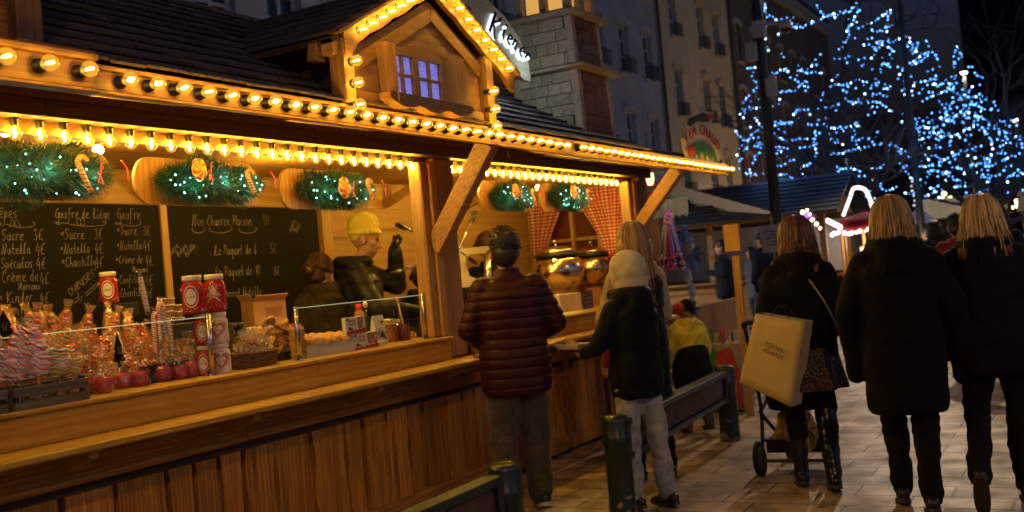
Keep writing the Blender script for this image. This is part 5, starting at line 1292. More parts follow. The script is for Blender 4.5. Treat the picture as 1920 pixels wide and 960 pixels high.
def hand(bm, w, d, side, curl=.6, thumb=True, s=1.0, palm=(0, -1, 0)):
    """palm and five separate fingers; w wrist, d forearm direction, palm normal given"""
    d = Vector(d).normalized(); pn = Vector(palm); pn = (pn - d * pn.dot(d)).normalized(); lat = d.cross(pn) * side; w = Vector(w)
    cap(bm, w, w + d * .035 * s, .026 * s, .03 * s, 10)
    for k, (o_, L, r_) in enumerate(((-.030, .068, .0082), (-.010, .076, .0086), (.010, .071, .0083), (.029, .056, .0073))):
        b = w + d * .085 * s + lat * o_ * s; cap(bm, w + d * .02 * s + lat * o_ * .6 * s, b, .0155 * s, .0125 * s, 8)
        p = b; ang = 0; ph = (.45, .32, .24)
        for i, f in enumerate(ph):
            ang += curl * (.9 if i == 0 else 1.1); dd = d * math.cos(ang) + pn * math.sin(ang)
            q = p + dd * L * f * s * 1.05; cap(bm, p, q, r_ * s * (1.05 - .08 * i), r_ * s * (.98 - .1 * i), 8); p = q
    if thumb:
        b = w + d * .02 * s - lat * .024 * s; t1 = b + (d * .7 - lat * .6 + pn * .35).normalized() * .040 * s; t2 = t1 + (d * .8 - lat * .1 + pn * (.2 + curl * .5)).normalized() * .030 * s
        cap(bm, b, t1, .014 * s, .0105 * s, 8); cap(bm, t1, t2, .0105 * s, .0085 * s, 8)
def mul(v, s): return Vector(v) * s
class P: pass
def person(label, loc, face, H=1.75, sleeve=0, group=None, pose=None, jacket=None, jmat=None, trous=None, jlen=.80, bulk=1.0, hood=None, hair=None, hairstyle='short', hat=None, hatmat=None,
           shoes=M_shoe, sole=M_soled, skirt=None, boots=None, collar=True, gloves=None, coarse=1.0, lean=0, headturn=0, nod=0, wide=1.0, legw=1.0, sleevemat=None, vest=False, seed=1, hands=True, cat='person', face_on=True):
    """a standing figure facing local +x; joints in metres for 1.75 m, scaled to H"""
    s = H / 1.75; t = thing('person', label, cat, loc, R(face), group)
    J = dict(pelvis=(0, 0, .95), chest=(.0, 0, 1.30), neck=(.0, 0, 1.47), head=(.015, 0, 1.615), hl=(0, .092, .92), hr=(0, -.092, .92), kl=(.02, .10, .51), kr=(.02, -.10, .51),
             al=(-.02, .105, .085), ar=(-.02, -.105, .085), sl=(0, .185 * wide, 1.41), sr=(0, -.185 * wide, 1.41), el=(-.02, .235 * wide, 1.14), er=(-.02, -.235 * wide, 1.14), wl=(.06, .225 * wide, .90), wr=(.06, -.225 * wide, .90))
    J.update(pose or {}); J = {k: Vector(v) * s for k, v in J.items()}
    b_ = bulk
    v1 = .012 * coarse
    # ---- body
    hs = s * 1.11
    fd = Matrix.Rotation(R(headturn), 3, 'Z') @ Matrix.Rotation(R(nod), 3, 'Y'); hc = J['head']
    def HP(x, y, z): return hc + Vector((0, 0, .008 * s)) + fd @ Vector((x * hs, y * hs, z * hs))
    def body(bm):
        loft(bm, [(J['pelvis'].x, J['pelvis'].y, J['pelvis'].z - .08 * s, .10 * s, .14 * s), (J['pelvis'].x, J['pelvis'].y, J['pelvis'].z + .05 * s, .10 * s, .145 * s), (J['chest'].x, J['chest'].y, J['chest'].z - .1 * s, .09 * s, .135 * s), (J['chest'].x, J['chest'].y, J['chest'].z + .05 * s, .105 * s, .165 * s), (J['neck'].x, J['neck'].y, J['neck'].z - .03 * s, .06 * s, .09 * s)], 20)
        cap(bm, J['neck'] - Vector((0, 0, .05 * s)), hc - Vector((0, 0, .06 * s)), .06 * s, .052 * s)
        for q in 'lr':
            cap(bm, J['h' + q], J['k' + q], .075 * s, .05 * s); cap(bm, J['k' + q], J['a' + q], .048 * s, .034 * s)
            cap(bm, J['s' + q], J['e' + q], .045 * s, .037 * s); cap(bm, J['e' + q], J['w' + q], .036 * s, .025 * s)
            a = J['a' + q]; fdir = J.get('f' + q, Vector((.10, 0, -.05)) * s); cap(bm, a + Vector((-.02 * s, 0, -.03 * s)), a + fdir, .03 * s, .026 * s)
    me = remeshed('body', body, .014 * coarse, 3)
    def headb(bm):
        ball(bm, HP(-.012, 0, .03), (.098 * hs, .078 * hs, .098 * hs), 20, 14); ball(bm, HP(.022, 0, -.035), (.068 * hs, .058 * hs, .085 * hs), 18, 12)
        ball(bm, HP(.055, 0, -.095), (.024 * hs, .026 * hs, .022 * hs), 12, 8)                                    # chin
        cap(bm, HP(.084, 0, .012), HP(.106, 0, -.030), .009 * hs, .014 * hs, 8); ball(bm, HP(.094, .011, -.034), .0085 * hs, 8, 6); ball(bm, HP(.094, -.011, -.034), .0085 * hs, 8, 6)
        cap(bm, HP(.078, .032, .026), HP(.078, -.032, .026), .012 * hs, .012 * hs, 8)                             # brow
        for y in (-.022, 0, .022): ball(bm, HP(.084 - abs(y) * .4, y, -.062), (.010 * hs, .013 * hs, .006 * hs), 8, 6); ball(bm, HP(.082 - abs(y) * .4, y, -.074), (.010 * hs, .012 * hs, .007 * hs), 8, 6)
        for y in (-1, 1): ball(bm, HP(-.005, y * .078, -.008), (.018 * hs, .010 * hs, .032 * hs), 10, 8); ball(bm, HP(.052, y * .046, -.02), (.024 * hs, .018 * hs, .022 * hs), 10, 8)
    parts_ = [remeshed('head', headb, .006 * coarse, 2)] if face_on else [remeshed('head', headb, .012 * coarse, 2)]
    if hands and not gloves:
        def hb(bm):
            for q, sd in (('l', 1), ('r', -1)):
                d = (J['w' + q] - J['e' + q]); hand(bm, J['w' + q], d, sd, J.get('curl_' + q, Vector((.45, 0, 0))).x / (s if 'curl_' + q in J else 1), True, s, (0, -sd, 0) if 'palm_' + q not in J else J['palm_' + q])
        parts_.append(remeshed('hand', hb, .0048, 1))
    bm = BM(); bm.from_mesh(me)
    for q in parts_: bm.from_mesh(q)
    o = obj('body', bm, M_skin, t, True, local=True)
    for p in o.data.polygons: p.use_smooth = True
    if face_on:
        for y in (-1, 1):
            bm = BM(); ball(bm, HP(.0795, y * .031, .008), (.008 * hs, .013 * hs, .0055 * hs), 10, 6); obj('eye', bm, M_eye, o, True, local=True)
            bm = BM(); cap(bm, HP(.088, y * .018, .030), HP(.080, y * .046, .030), .0035 * hs, .003 * hs, 6); obj('eyebrow', bm, hair or M_eye, o, True, local=True)
    if gloves:
        def gb(bm):
            for q, sd in (('l', 1), ('r', -1)):
                d = (J['w' + q] - J['e' + q]); hand(bm, J['w' + q], d, sd, J.get('curl_' + q, Vector((.45, 0, 0))).x / (s if 'curl_' + q in J else 1), True, s * 1.16, (0, -sd, 0) if 'palm_' + q not in J else J['palm_' + q])
                cap(bm, J['w' + q] - d.normalized() * .05, J['w' + q] + d.normalized() * .02, .036 * s, .032 * s)
        obj('gloves', remeshed('gloves', gb, .0055, 1), gloves, t, local=True)
    # ---- trousers
    if trous:
        def tb(bm):
            p = J['pelvis']; loft(bm, [(p.x, p.y, p.z - .14 * s, .12 * s * legw, .165 * s), (p.x, p.y, p.z - .02 * s, .125 * s, .175 * s), (p.x, p.y, p.z + .10 * s, .11 * s, .155 * s)], 20)
            for q in 'lr':
                cap(bm, J['h' + q], J['k' + q], .098 * s * legw, .072 * s * legw, 14); a = J['a' + q]; k = J['k' + q]; e = a.lerp(k, .02 if not boots else .5)
                cap(bm, k, e, .072 * s * legw, .062 * s * legw, 14)
        obj('trousers', remeshed('trousers', tb, v1, 4, .018 * s, 9, seed), trous, t, local=True)
    if boots:
        def bb(bm):
            for q in 'lr':
                a, k = J['a' + q], J['k' + q]; cap(bm, k + Vector((0, 0, .02 * s)), a.lerp(k, .5), .068 * s, .062 * s, 14); cap(bm, a.lerp(k, .5), a, .062 * s, .048 * s, 14)
                f = J.get('f' + q, Vector((.11, 0, -.04)) * s); cap(bm, a + Vector((-.03 * s, 0, -.035 * s)), a + f, .046 * s, .038 * s, 12)
        obj('boots', remeshed('boots', bb, .009, 3, .008, 14, seed), boots, t, local=True)
    for q in 'lr':
        a = J['a' + q]; f = J.get('f' + q, Vector((.11, 0, -.045)) * s); dr = f.normalized(); heel = a - dr * .055 * s
        up = Vector((0, 0, 1)); up = (up - dr * up.dot(dr)).normalized(); low = a + f - up * .028 * s
        base = -(.078 * s) ; h0 = a + up * (-.045 * s) - dr * .05 * s; h1 = a + f * 1.35 + up * (-.008 * s)
        def sb(bm):
            cap(bm, h0, h1, .040 * s, .034 * s, 12); cap(bm, a - up * .01, a + f * .5 , .044 * s, .036 * s, 12)
        if not boots: obj('shoe', remeshed('shoe', sb, .008, 2), shoes, t, local=True)
        bm = BM(); L = (h1 - h0).length + .07 * s; side = dr.cross(up)
        c0 = h0 - up * .036 * s; c1 = h1 - up * .030 * s; n = 16; ring = []
        for j in range(n):
            aa = 2 * PI * j / n; m_ = c0.lerp(c1, .5); ring.append(m_ + (c1 - c0).normalized() * (L / 2) * math.cos(aa) + side * (.044 * s) * math.copysign(abs(math.sin(aa)) ** .7, math.sin(aa)))
        lo = [bm.verts.new(v - up * .012 * s) for v in ring]; hi = [bm.verts.new(v + up * .012 * s) for v in ring]
        bm.faces.new(lo[::-1]); bm.faces.new(hi)
        for j in range(n): bm.faces.new((lo[j], lo[(j + 1) % n], hi[(j + 1) % n], hi[j]))
        obj('sole', bm, sole, t, local=True)
    # ---- skirt
    if skirt:
        bm = BM(); p = J['pelvis']; n = 60; rings = []
        for k_, (z, r1, r2, am) in enumerate(((.16, .125, .155, 0), (.0, .15, .19, .004), (-.14, .18, .21, .012), (-.26, .20, .235, .018), (-.30, .205, .24, .02))):
            rings.append([bm.verts.new((p.x + (r1 * s + am * s * math.sin(j / n * 2 * PI * 9)) * math.cos(2 * PI * j / n), p.y + (r2 * s + am * s * math.sin(j / n * 2 * PI * 9)) * math.sin(2 * PI * j / n), p.z + z * s)) for j in range(n)])
        for A, B in zip(rings, rings[1:]):
            for j in range(n): bm.faces.new((A[j], A[(j + 1) % n], B[(j + 1) % n], B[j]))
        o = obj('skirt', bm, skirt, t, True, local=True); so = o.modifiers.new('t', 'SOLIDIFY'); so.thickness = .004
    # ---- jacket
    if jmat:
        ch, nk, p = J['chest'], J['neck'], J['pelvis']; zb = (1.47 - jlen) * s
        def jb(bm, arms=True, torso=True):
            rings = []; long = zb < .8 * s
            zz = [zb, zb + .04 * s, p.z, p.z + .14 * s, ch.z - .06 * s, ch.z + .05 * s, nk.z - .07 * s, nk.z - .02 * s, nk.z + .01 * s]
            rx = [.135, .15, .155, .142, .145, .148, .12, .085, .06]; ry = [.185, .20, .205, .19, .20, .205 , .175, .125, .075]
            for z, a, b2 in zip(zz, rx, ry):
                if z < p.z: q = p
                else: q = p.lerp(nk, (z - p.z) / (nk.z - p.z))
                if z < zb: continue
                rings.append((q.x, q.y, z, a * s * b_, b2 * s * wide * (b_ * .5 + .5)))
            rings = sorted({round(r[2], 3): r for r in rings}.values(), key=lambda r: r[2])
            if torso: loft(bm, rings, 28, 2.4)
            if arms:
                for q, sd in (('l', 1), ('r', -1)):
                    S, E, W = J['s' + q], J['e' + q], J['w' + q]
                    cap(bm, S - Vector((0, sd * .03 * s, .015 * s)), E, .078 * s * b_, .063 * s * b_, 14); cap(bm, E, W + (W - E).normalized() * sleeve, .062 * s * b_, .047 * s * b_, 14)
            if torso and hood is not None and hood != 'up':
                z0 = nk.z + .0 * s; hm = .8 if hood == 'small' else 1.0
                for a in range(-130, 131, 20): # soft roll of a lowered hood round the neck
                    ra = R(a + 180); k_ = 1 - abs(a) / 260
                    ball(bm, (nk.x + (.085 + .035 * k_) * s * math.cos(ra), nk.y + .105 * s * math.sin(ra), z0 + (.015 + .01 * k_) * s), ((.055 * hm + .02 * k_) * s, .055 * s, (.042 * hm + .018 * k_) * s), 10, 8)
                ball(bm, (nk.x - .135 * s, nk.y, z0 - .06 * s), (.05 * s * hm, .105 * s * hm, .11 * s * hm), 16, 12)
            elif torso and collar:
                for a in range(0, 360, 24): ball(bm, (nk.x + .062 * s * math.cos(R(a)), nk.y + .068 * s * math.sin(R(a)), nk.z + .018 * s), (.022 * s, .022 * s, .034 * s), 8, 6)
        if sleevemat:
            obj('sleeves', remeshed('sleeves', lambda bm: jb(bm, True, False), v1, 3, .008 * s, 12, seed), sleevemat, t, local=True)
            b_ = bulk * 1.04; obj('vest', remeshed('vest', lambda bm: jb(bm, False, True), v1, 4, .006 * s, 10, seed), jmat, t, local=True)
        else: obj('jacket', remeshed('jacket', jb, v1, 4, .009 * s if 'puffer' not in jmat.name else .004, 10, seed), jmat, t, local=True)
    if hood == 'up' or hat == 'hood':
        def hdb(bm):
            ball(bm, HP(-.02, 0, .035), (.132 * hs, .116 * hs, .130 * hs), 20, 14); ball(bm, HP(-.035, 0, -.05), (.112 * hs, .108 * hs, .10 * hs), 18, 12)
            for a in range(-150, 151, 15): ball(bm, HP(.062 - .02 * abs(math.sin(R(a))), .088 * math.sin(R(a)), .02 + .105 * math.cos(R(a))), .017 * hs, 8, 6)
            for k in range(5): cap(bm, HP(-.12 + .01 * k, -.06 + .03 * k, -.02), HP(-.10, -.07 + .035 * k, -.11), .012 * hs, .01 * hs, 8)
        obj('hood', remeshed('hood', hdb, .008, 2, .004, 14, seed), hatmat or jmat, t, local=True)
    # ---- hair
    if hair and hairstyle != 'none':
        rr = random.Random(seed * 5 + 1); L = {'short': .045, 'bob': .20, 'bobflip': .23, 'long': .62, 'shoulder': .30, 'bun': .05, 'curly': .10}[hairstyle]
        wk = .98 if L > .15 else 1.0
        def hbm(bm):
            ball(bm, HP(-.022, 0, .042), (.104 * hs * wk, .088 * hs * wk, .100 * hs), 22, 16)
            ball(bm, HP(-.05, 0, -.01), (.072 * hs, .080 * hs, .085 * hs), 16, 12)
            if L > .15:
                for k in range(5):
                    z = -.02 - k * L * .215; w_ = (.090 + .010 * math.sin(k * .8)) if hairstyle != 'long' else .120 + .012 * k
                    ball(bm, HP(-.052 - .006 * k, 0, z), (.058 * hs, w_ * hs, (.06 + L * .05) * hs), 18, 12)
                for y in (-1, 1):
                    cap(bm, HP(.01, y * .076, .03), HP(-.01, y * (.086 if hairstyle != 'long' else .10), -L * .62), .024 * hs, .026 * hs, 10)
            if hairstyle == 'bun':
                ball(bm, HP(-.135, 0, -.02), .038 * hs, 12, 10)
            if hairstyle == 'curly':
                for i in range(60): a, q = rr.uniform(0, 6.28), rr.uniform(-.12, .11); ball(bm, HP(-.03 + .10 * math.cos(a) * .9, .09 * math.sin(a), q), .026 * hs, 8, 6) if math.cos(a) < .45 or q > .06 else None
        me = remeshed('hair', hbm, .009, 2, .006 if hairstyle != 'short' else .004, 26, seed)
        bm = BM(); bm.from_mesh(me)
        nst = {'short': 320, 'bun': 200, 'curly': 160}.get(hairstyle, 520)
        for i in range(nst):
            # strands run from the crown, over the skull and down
            if hairstyle in ('short', 'curly'):
                a = rr.uniform(0, 2 * PI); e = rr.uniform(-.25, 1.5)
                d0 = Vector((math.cos(a) * math.cos(e), math.sin(a) * math.cos(e), math.sin(e)))
                if d0.x > .62 and d0.z < .55: continue
                p0 = Vector((-.022 + .104 * d0.x, .088 * d0.y, .042 + .1 * d0.z)); tng = Vector((-d0.x * .4, -d0.y * .3, -.8)) + d0 * .7 + Vector((rr.uniform(-.5, .5), rr.uniform(-.5, .5), rr.uniform(-.2, .3)))
                p1 = p0 + tng.normalized() * rr.uniform(.012, .022); tube(bm, [HP(*p0), HP(*((p0 + p1) / 2 + d0 * .003)), HP(*p1)], [.0035 * hs, .003 * hs, .001 * hs], 4)
            else:
                a = rr.uniform(-2.6, 2.6) + PI   # azimuth, mostly back and sides
                ln = L * (rr.uniform(.84, 1.03) if rr.random() < .6 else rr.uniform(.5, .9)); pts = []; w1, w2 = rr.uniform(0, 6), rr.uniform(.004, .013); lift = rr.uniform(-.003, .006)
                side_ = abs(math.sin(a)); fl = rr.uniform(-.012, .016) if hairstyle != 'bobflip' else rr.uniform(.0, .035)
                for k in range(9):
                    u = k / 8
                    if u < .4: e = PI / 2 * (1 - u / .4) ; q = Vector((-.022 + (.109) * wk * math.cos(a) * math.cos(e), .093 * wk * math.sin(a) * math.cos(e), .042 + .105 * math.sin(e)))
                    else:
                        v = (u - .4) / .6; w_ = wk + (.10 * math.sin(v * 2.2) + .04 * math.sin(v * 7 + a * 9)) + fl / .09 * v * v + (.18 * v if hairstyle == 'long' else 0)
                        q = Vector((-.022 - .028 * v + .107 * math.cos(a) * (w_ - .25 * v), .093 * math.sin(a) * w_, .042 - ln * v))
                    q = q + Vector((math.cos(a), math.sin(a), 0)) * (lift + w2 * .6 * u * math.sin(6 * u + w1)) + Vector((-math.sin(a), math.cos(a), 0)) * w2 * u * math.sin(5 * u + w1 * 2); pts.append(HP(*q))
                tube(bm, pts, [.0042 * hs] * 6 + [.0036 * hs, .0028 * hs, .001 * hs], 4)
        obj('hair', bm, hair, t, True, local=True)
    if hat == 'beanie':
        def hatb(bm):
            ball(bm, HP(-.018, 0, .062), (.108 * hs, .094 * hs, .098 * hs), 22, 16); 
            for a in range(0, 360, 15): ball(bm, HP(-.012 + .092 * math.cos(R(a)) , .080 * math.sin(R(a)), .032 + .012 * math.cos(R(a)) - .0 ), .018 * hs, 8, 6)
            ball(bm, HP(-.045, 0, .02), (.075 * hs, .078 * hs, .06 * hs), 16, 10)
        obj('beanie', remeshed('beanie', hatb, .007, 2), hatmat, t, local=True)
    t['H'] = H; del t['H']
    return t, J, HP, hs
# -- cloths
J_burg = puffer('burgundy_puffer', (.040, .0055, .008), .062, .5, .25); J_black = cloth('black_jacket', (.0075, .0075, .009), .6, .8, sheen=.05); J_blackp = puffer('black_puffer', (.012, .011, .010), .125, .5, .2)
J_coat = cloth('black_long_coat', (.008, .0065, .0055), .75, .7, sheen=.05); J_navy = cloth('navy_jacket', (.014, .018, .032), .75, .7); J_blk2 = cloth('black_wool', (.010, .0085, .0075), .85, .7)
T_olive = cloth('olive_trousers', (.070, .060, .040), .85, .8); T_jean = cloth('pale_jeans', (.36, .38, .40), .85, .9, col2=(.20, .22, .25)); T_black = cloth('black_trousers', (.010, .009, .009), .8, .7, sheen=.05); T_djean = cloth('dark_jeans', (.05, .06, .09), .85, .8)
C_cream = cloth('cream_fleece', (.62, .52, .34), .95, .7, weave=.5); C_yellow = cloth('yellow_jacket', (.85, .68, .04), .7, .8); C_hat = cloth('cream_knit', (.66, .58, .40), .9, .5, weave=.6)
H_black = hairmat('hair_black', (.006, .005, .004), (.022, .017, .013)); H_blond = hairmat('hair_blond', (.20, .11, .04), (.75, .52, .24)); H_lbrown = hairmat('hair_light_brown', (.12, .06, .025), (.55, .34, .14)); H_brown = hairmat('hair_dark_brown', (.02, .010, .006), (.11, .05, .022)); H_red = hairmat('hair_red_brown', (.025, .010, .005), (.26, .10, .035)); H_long = hairmat('hair_long_blond', (.14, .075, .03), (.48, .30, .12))
leather = plain('black_leather', (.012, .012, .013), .25, var=.3, scale=20, bmp=.3, bscale=12)
def gnd(px, py): p = WZ(px, py, 0); return (p.x, p.y, 0)

# 1 man in the burgundy down jacket, hands in front of him
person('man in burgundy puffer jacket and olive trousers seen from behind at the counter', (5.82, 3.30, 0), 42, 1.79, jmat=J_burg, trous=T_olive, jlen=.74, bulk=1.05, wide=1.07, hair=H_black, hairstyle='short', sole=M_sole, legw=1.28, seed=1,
       pose=dict(el=(-.02, .285, 1.15), er=(-.02, -.285, 1.15), wl=(.19, .17, 1.05), wr=(.19, -.17, 1.05), kl=(.03, .10, .51), al=(-.03, .12, .085), ar=(.06, -.115, .085), kr=(.07, -.105, .51), fl=(.11, .03, -.045)), headturn=-12)
pm = [o for o in sc.objects if o.get('label', '').startswith('man in burgundy')][0]
for c_, Jx in ((-.125, .02), (.115, -.02)):
    for k in range(3):
        bm = BM(); x_ = .02 + .028 * k + (.06 if c_ < 0 else -.03)
        for sd in (-1, 1): tube(bm, [(x_, c_ + sd * .047, .035), (x_ + .012, c_ + sd * .040, .085)], .005, 5)
        obj('shoe_stripe', bm, M_sole, pm, local=True)
# 2 boy with the cream hood and jeans, tray in the left hand
pk, Jk, _, sk_ = person('boy in dark jacket, pale jeans and cream hood holding a paper food tray', (6.02, 2.56, 0), 62, 1.55, jmat=J_black, trous=T_jean, jlen=.70, bulk=1.06, wide=.92, hood='down', hat='hood', hatmat=C_hat, sole=M_soled, seed=2, legw=1.05,
       pose=dict(el=(.05, .27, 1.15), wl=(.30, .20, 1.09), er=(.03, -.25, 1.14), wr=(.26, -.16, 1.06), kl=(.02, .09, .5), kr=(-.06, -.09, .5), al=(.0, .11, .085), ar=(-.10, -.10, .085), curl_l=(.5, 0, 0), palm_l=(0, 0, 1)), headturn=12)
# 3 blonde woman behind him
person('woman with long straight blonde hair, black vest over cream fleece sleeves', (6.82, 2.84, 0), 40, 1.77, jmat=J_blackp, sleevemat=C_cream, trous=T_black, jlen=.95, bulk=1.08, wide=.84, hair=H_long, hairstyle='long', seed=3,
       pose=dict(el=(.05, .225, 1.14), er=(.06, -.20, 1.14), wl=(.26, .20, 1.10), wr=(.24, -.12, 1.02)))
# 4 next customer, mostly hidden
person('customer with dark curly hair and purple-grey fur collar behind the blonde woman', (8.3, 3.48, 0), 50, 1.74, jmat=cloth('dark_fur', (.022, .014, .016), .95, .9, weave=1), trous=T_black, jlen=.8, bulk=1.1, hair=H_black, hairstyle='curly', hood='small', seed=4)
# red-coated arm at the counter
person('person in a red coat largely hidden by the blonde woman at the counter', (7.70, 3.36, 0), 75, 1.42, jmat=cloth('red_coat', (.34, .015, .015), .8, .7), trous=T_black, jlen=.8, hair=H_brown, hairstyle='bob', hood='small', seed=5)
# 5 toddler in the yellow hood
pt, Jt, HPt, s5 = person('small child in yellow and black jacket and black hat with red bobble', (8.66, 3.17, 0), 48, 1.13, jmat=C_yellow, trous=T_djean, jlen=.70, bulk=1.35, wide=1.05, hood='down', hat='beanie', hatmat=cloth('black_knit', (.012, .010, .010), .9), legw=1.2, shoes=plain('brown_boot', (.10, .04, .018), .6), seed=6, headturn=35,
       pose=dict(head=(.0, 0, 1.62), el=(.02, .27, 1.16), wl=(.12, .25, .95), kr=(-.08, -.09, .52), ar=(-.22, -.09, .14), kl=(.08, .09, .5), al=(.06, .1, .085)))
bm = BM(); ball(bm, HPt(.02, .14, .05), .055, 16, 12); obj('bobble', bm, cloth('red_bobble', (.55, .03, .02), .9, weave=1), pt, True, local=True)
def bp_(bm): p = Jt['chest']; loft(bm, [(p.x - .03, p.y, .40, .125, .175), (p.x - .03, p.y, .55, .14, .18), (p.x - .03, p.y, .72, .125, .15), (p.x - .02, p.y, .80, .08, .11)], 24)
obj('dark_lower_coat', remeshed('c', bp_, .010, 3, .006, 12), J_black, pt, local=True)
bm = BM(); tube(bm, [(Jt['neck'].x + .055 * math.cos(a), .058 * math.sin(a), Jt['neck'].z + .03) for a in (i * .5 for i in range(13))], .022, 8); obj('red_scarf', bm, cloth('scarf_red', (.45, .03, .02), .9), pt, True, local=True)
# 6 woman with bob, floral skirt, boots and shopping bag
m, nt, b = newmat('floral_skirt'); setc(b, rough=.8); v, _ = coords(nt, (34, 34, 34)); vo = N(nt, 'ShaderNodeTexVoronoi'); nt.links.new(v, vo.inputs['Vector'])
v2, _ = coords(nt, (30, 30, 30)); vo2 = N(nt, 'ShaderNodeTexNoise'); nt.links.new(v2, vo2.inputs['Vector'])
c = ramp(nt, math2(nt, 'ADD', vo.outputs['Distance'], math2(nt, 'MULTIPLY', vo2.outputs['Fac'], .5)), [(.50, (.65, .42, .28)), (.56, (.016, .010, .010))]); nt.links.new(c, b.inputs['Base Color']); M_floral = m
p6, J6, _, s6 = person('woman with brown bob, short black coat, floral skirt and boots carrying a paper bag', (6.64, 1.66, 0), 22, 1.69, .08, jmat=J_blk2, trous=T_black, skirt=M_floral, boots=leather, jlen=.64, bulk=1.02, hair=H_red, hairstyle='bob', hood='small', seed=7, headturn=14,
       pose=dict(al=(.10, .085, .085), kl=(.10, .085, .5), ar=(-.14, -.085, .10), kr=(.0, -.09, .5), wl=(.10, .24, .90), el=(-.04, .25, 1.14), wr=(.13, -.2, 1.0), er=(-.09, -.25, 1.14)))
bm = BM(); tube(bm, smoothed([(.12, .14, 1.05), (.05, .16, 1.40), (-.02, .08, 1.46), (-.14, -.02, 1.34), (-.17, -.12, 1.16), (-.1, -.2, .98)], 4), .007, 6); obj('bag_strap', bm, plain('grey_strap', (.20, .21, .2), .4), p6, local=True)
def yb(bm): loft(bm, [(-.0, 0, .800, .150, .19), (0, 0, .83, .150, .19)], 30)
bm = BM(); yb(bm); obj('yellow_knit_hem', bm, cloth('yellow_knit', (.40, .26, .04), .9, weave=1), p6, local=True)
# 7 woman in the long black coat
person('woman with light brown bob in a long black hooded coat, walking away in the middle', (6.17, 1.00, 0), 12, 1.73, .13, jmat=J_coat, trous=T_black, jlen=.92, bulk=1.10, wide=1.05, hair=H_lbrown, hairstyle='bob', hood='down', seed=8, sole=M_soled,
       pose=dict(al=(.16, .07, .085), kl=(.12, .08, .5), ar=(-.10, -.07, .085), kr=(-.02, -.08, .5), el=(-.02, .285, 1.15), er=(-.05, -.29, 1.15), wl=(.05, .27, .89), wr=(.03, -.30, .86)))
# 8 blonde woman at the right edge, heel lifted
person('woman with blond hair in a black jacket at the right edge, left heel lifted', (6.36, .55, 0), 6, 1.69, .08, jmat=J_black, trous=T_black, jlen=.72, bulk=1.12, wide=1.08, hair=H_blond, hairstyle='bobflip', hood='down', seed=9, sole=M_soled, legw=1.05,
       pose=dict(kl=(.04, .12, .50), al=(-.28, .14, .20), fl=(.06, .0, -.13), kr=(.06, -.10, .50), ar=(.10, -.10, .085), wl=(.14, .2, 1.0), wr=(.14, -.24, 1.0)))
# ---- stallholders
gl = plain('glove_black', (.014, .013, .012), .6, bmp=.3)
pv, Jv, HPv, sv = person('stallholder in yellow knitted hat and black puffer jacket pulling a steel lever', (6.22, 4.80, .17), -56, 1.80, jmat=J_blackp, trous=T_black, jlen=.70, bulk=1.18, wide=1.05, hood='small', gloves=gl, hair=H_brown, hairstyle='none', seed=10, nod=14, headturn=-2,
       pose=dict(el=(.27, .17, 1.30), sl=(.03, .18, 1.42), wl=(.28, .10, 1.55), curl_l=(1.3, 0, 0), palm_l=(1, 0, .2), er=(.12, -.27, 1.15), wr=(.38, -.20, 1.10), curl_r=(1.0, 0, 0), head=(.075, 0, 1.64), chest=(.0, 0, 1.3)))
kn, nt, b = newmat('yellow_rib_knit'); setc(b, (.80, .66, .10), .9); tc = N(nt, 'ShaderNodeTexCoord'); sp = N(nt, 'ShaderNodeSeparateXYZ'); nt.links.new(tc.outputs['Object'], sp.inputs[0])
g = math2(nt, 'SINE', math2(nt, 'MULTIPLY', math2(nt, 'ARCTAN2', sp.outputs[1], sp.outputs[0]), 60)); bump(nt, b, g, .5, .01)
def hatb(bm):
    ball(bm, HPv(-.028, 0, .088), (.106 * sv, .093 * sv, .100 * sv), 24, 16)
    for a in range(0, 360, 12): ball(bm, HPv(-.012 + .092 * math.cos(R(a)), .082 * math.sin(R(a)), .042 + .020 * math.cos(R(a))), .019 * sv, 8, 6)
    ball(bm, HPv(-.045, 0, .02), (.068 * sv, .074 * sv, .06 * sv), 16, 10)
obj('knitted_hat', remeshed('knitted_hat', hatb, .007, 2), kn, pv, local=True)
person('stallholder with dark bun and olive coat, back turned, beside the yellow hatted man', (5.92, 4.90, .17), 62, 1.58, jmat=cloth('olive_coat', (.035, .028, .014), .8, .8), trous=T_black, jlen=.72, bulk=1.2, wide=1.0, hair=H_brown, hairstyle='bun', hood='down', seed=11, nod=22, headturn=-55)
person('stallholder in a dark green hooded jacket seen behind the wooden posts', (7.35, 5.0, .17), 20, 1.46, jmat=cloth('green_black_coat', (.03, .032, .02), .8, .7), trous=T_black, jlen=.75, bulk=1.2, hair=H_black, hairstyle='bun', hood='down', seed=12, nod=25)
pg, Jg, _, _ = person('girl stallholder with dark hair, black top with three white stripes, behind the press', (8.35, 4.92, .17), -140, 1.72, jmat=J_black, trous=T_black, jlen=.72, bulk=1.02, hair=H_brown, hairstyle='bun', seed=13, nod=25)
bm = BM()
S_, E_ = Jg['sr'], Jg['er']
for k in range(3):
    o_ = Vector((-.03 + .03 * k, -.075, 0)); tube(bm, [S_ + o_ * .98, (S_ + E_) / 2 + o_ * .93 + Vector((0, -.002, 0)), E_ + o_ * .85], .005, 5)
obj('sleeve_stripes', bm, M_wbox, pg, True, local=True)
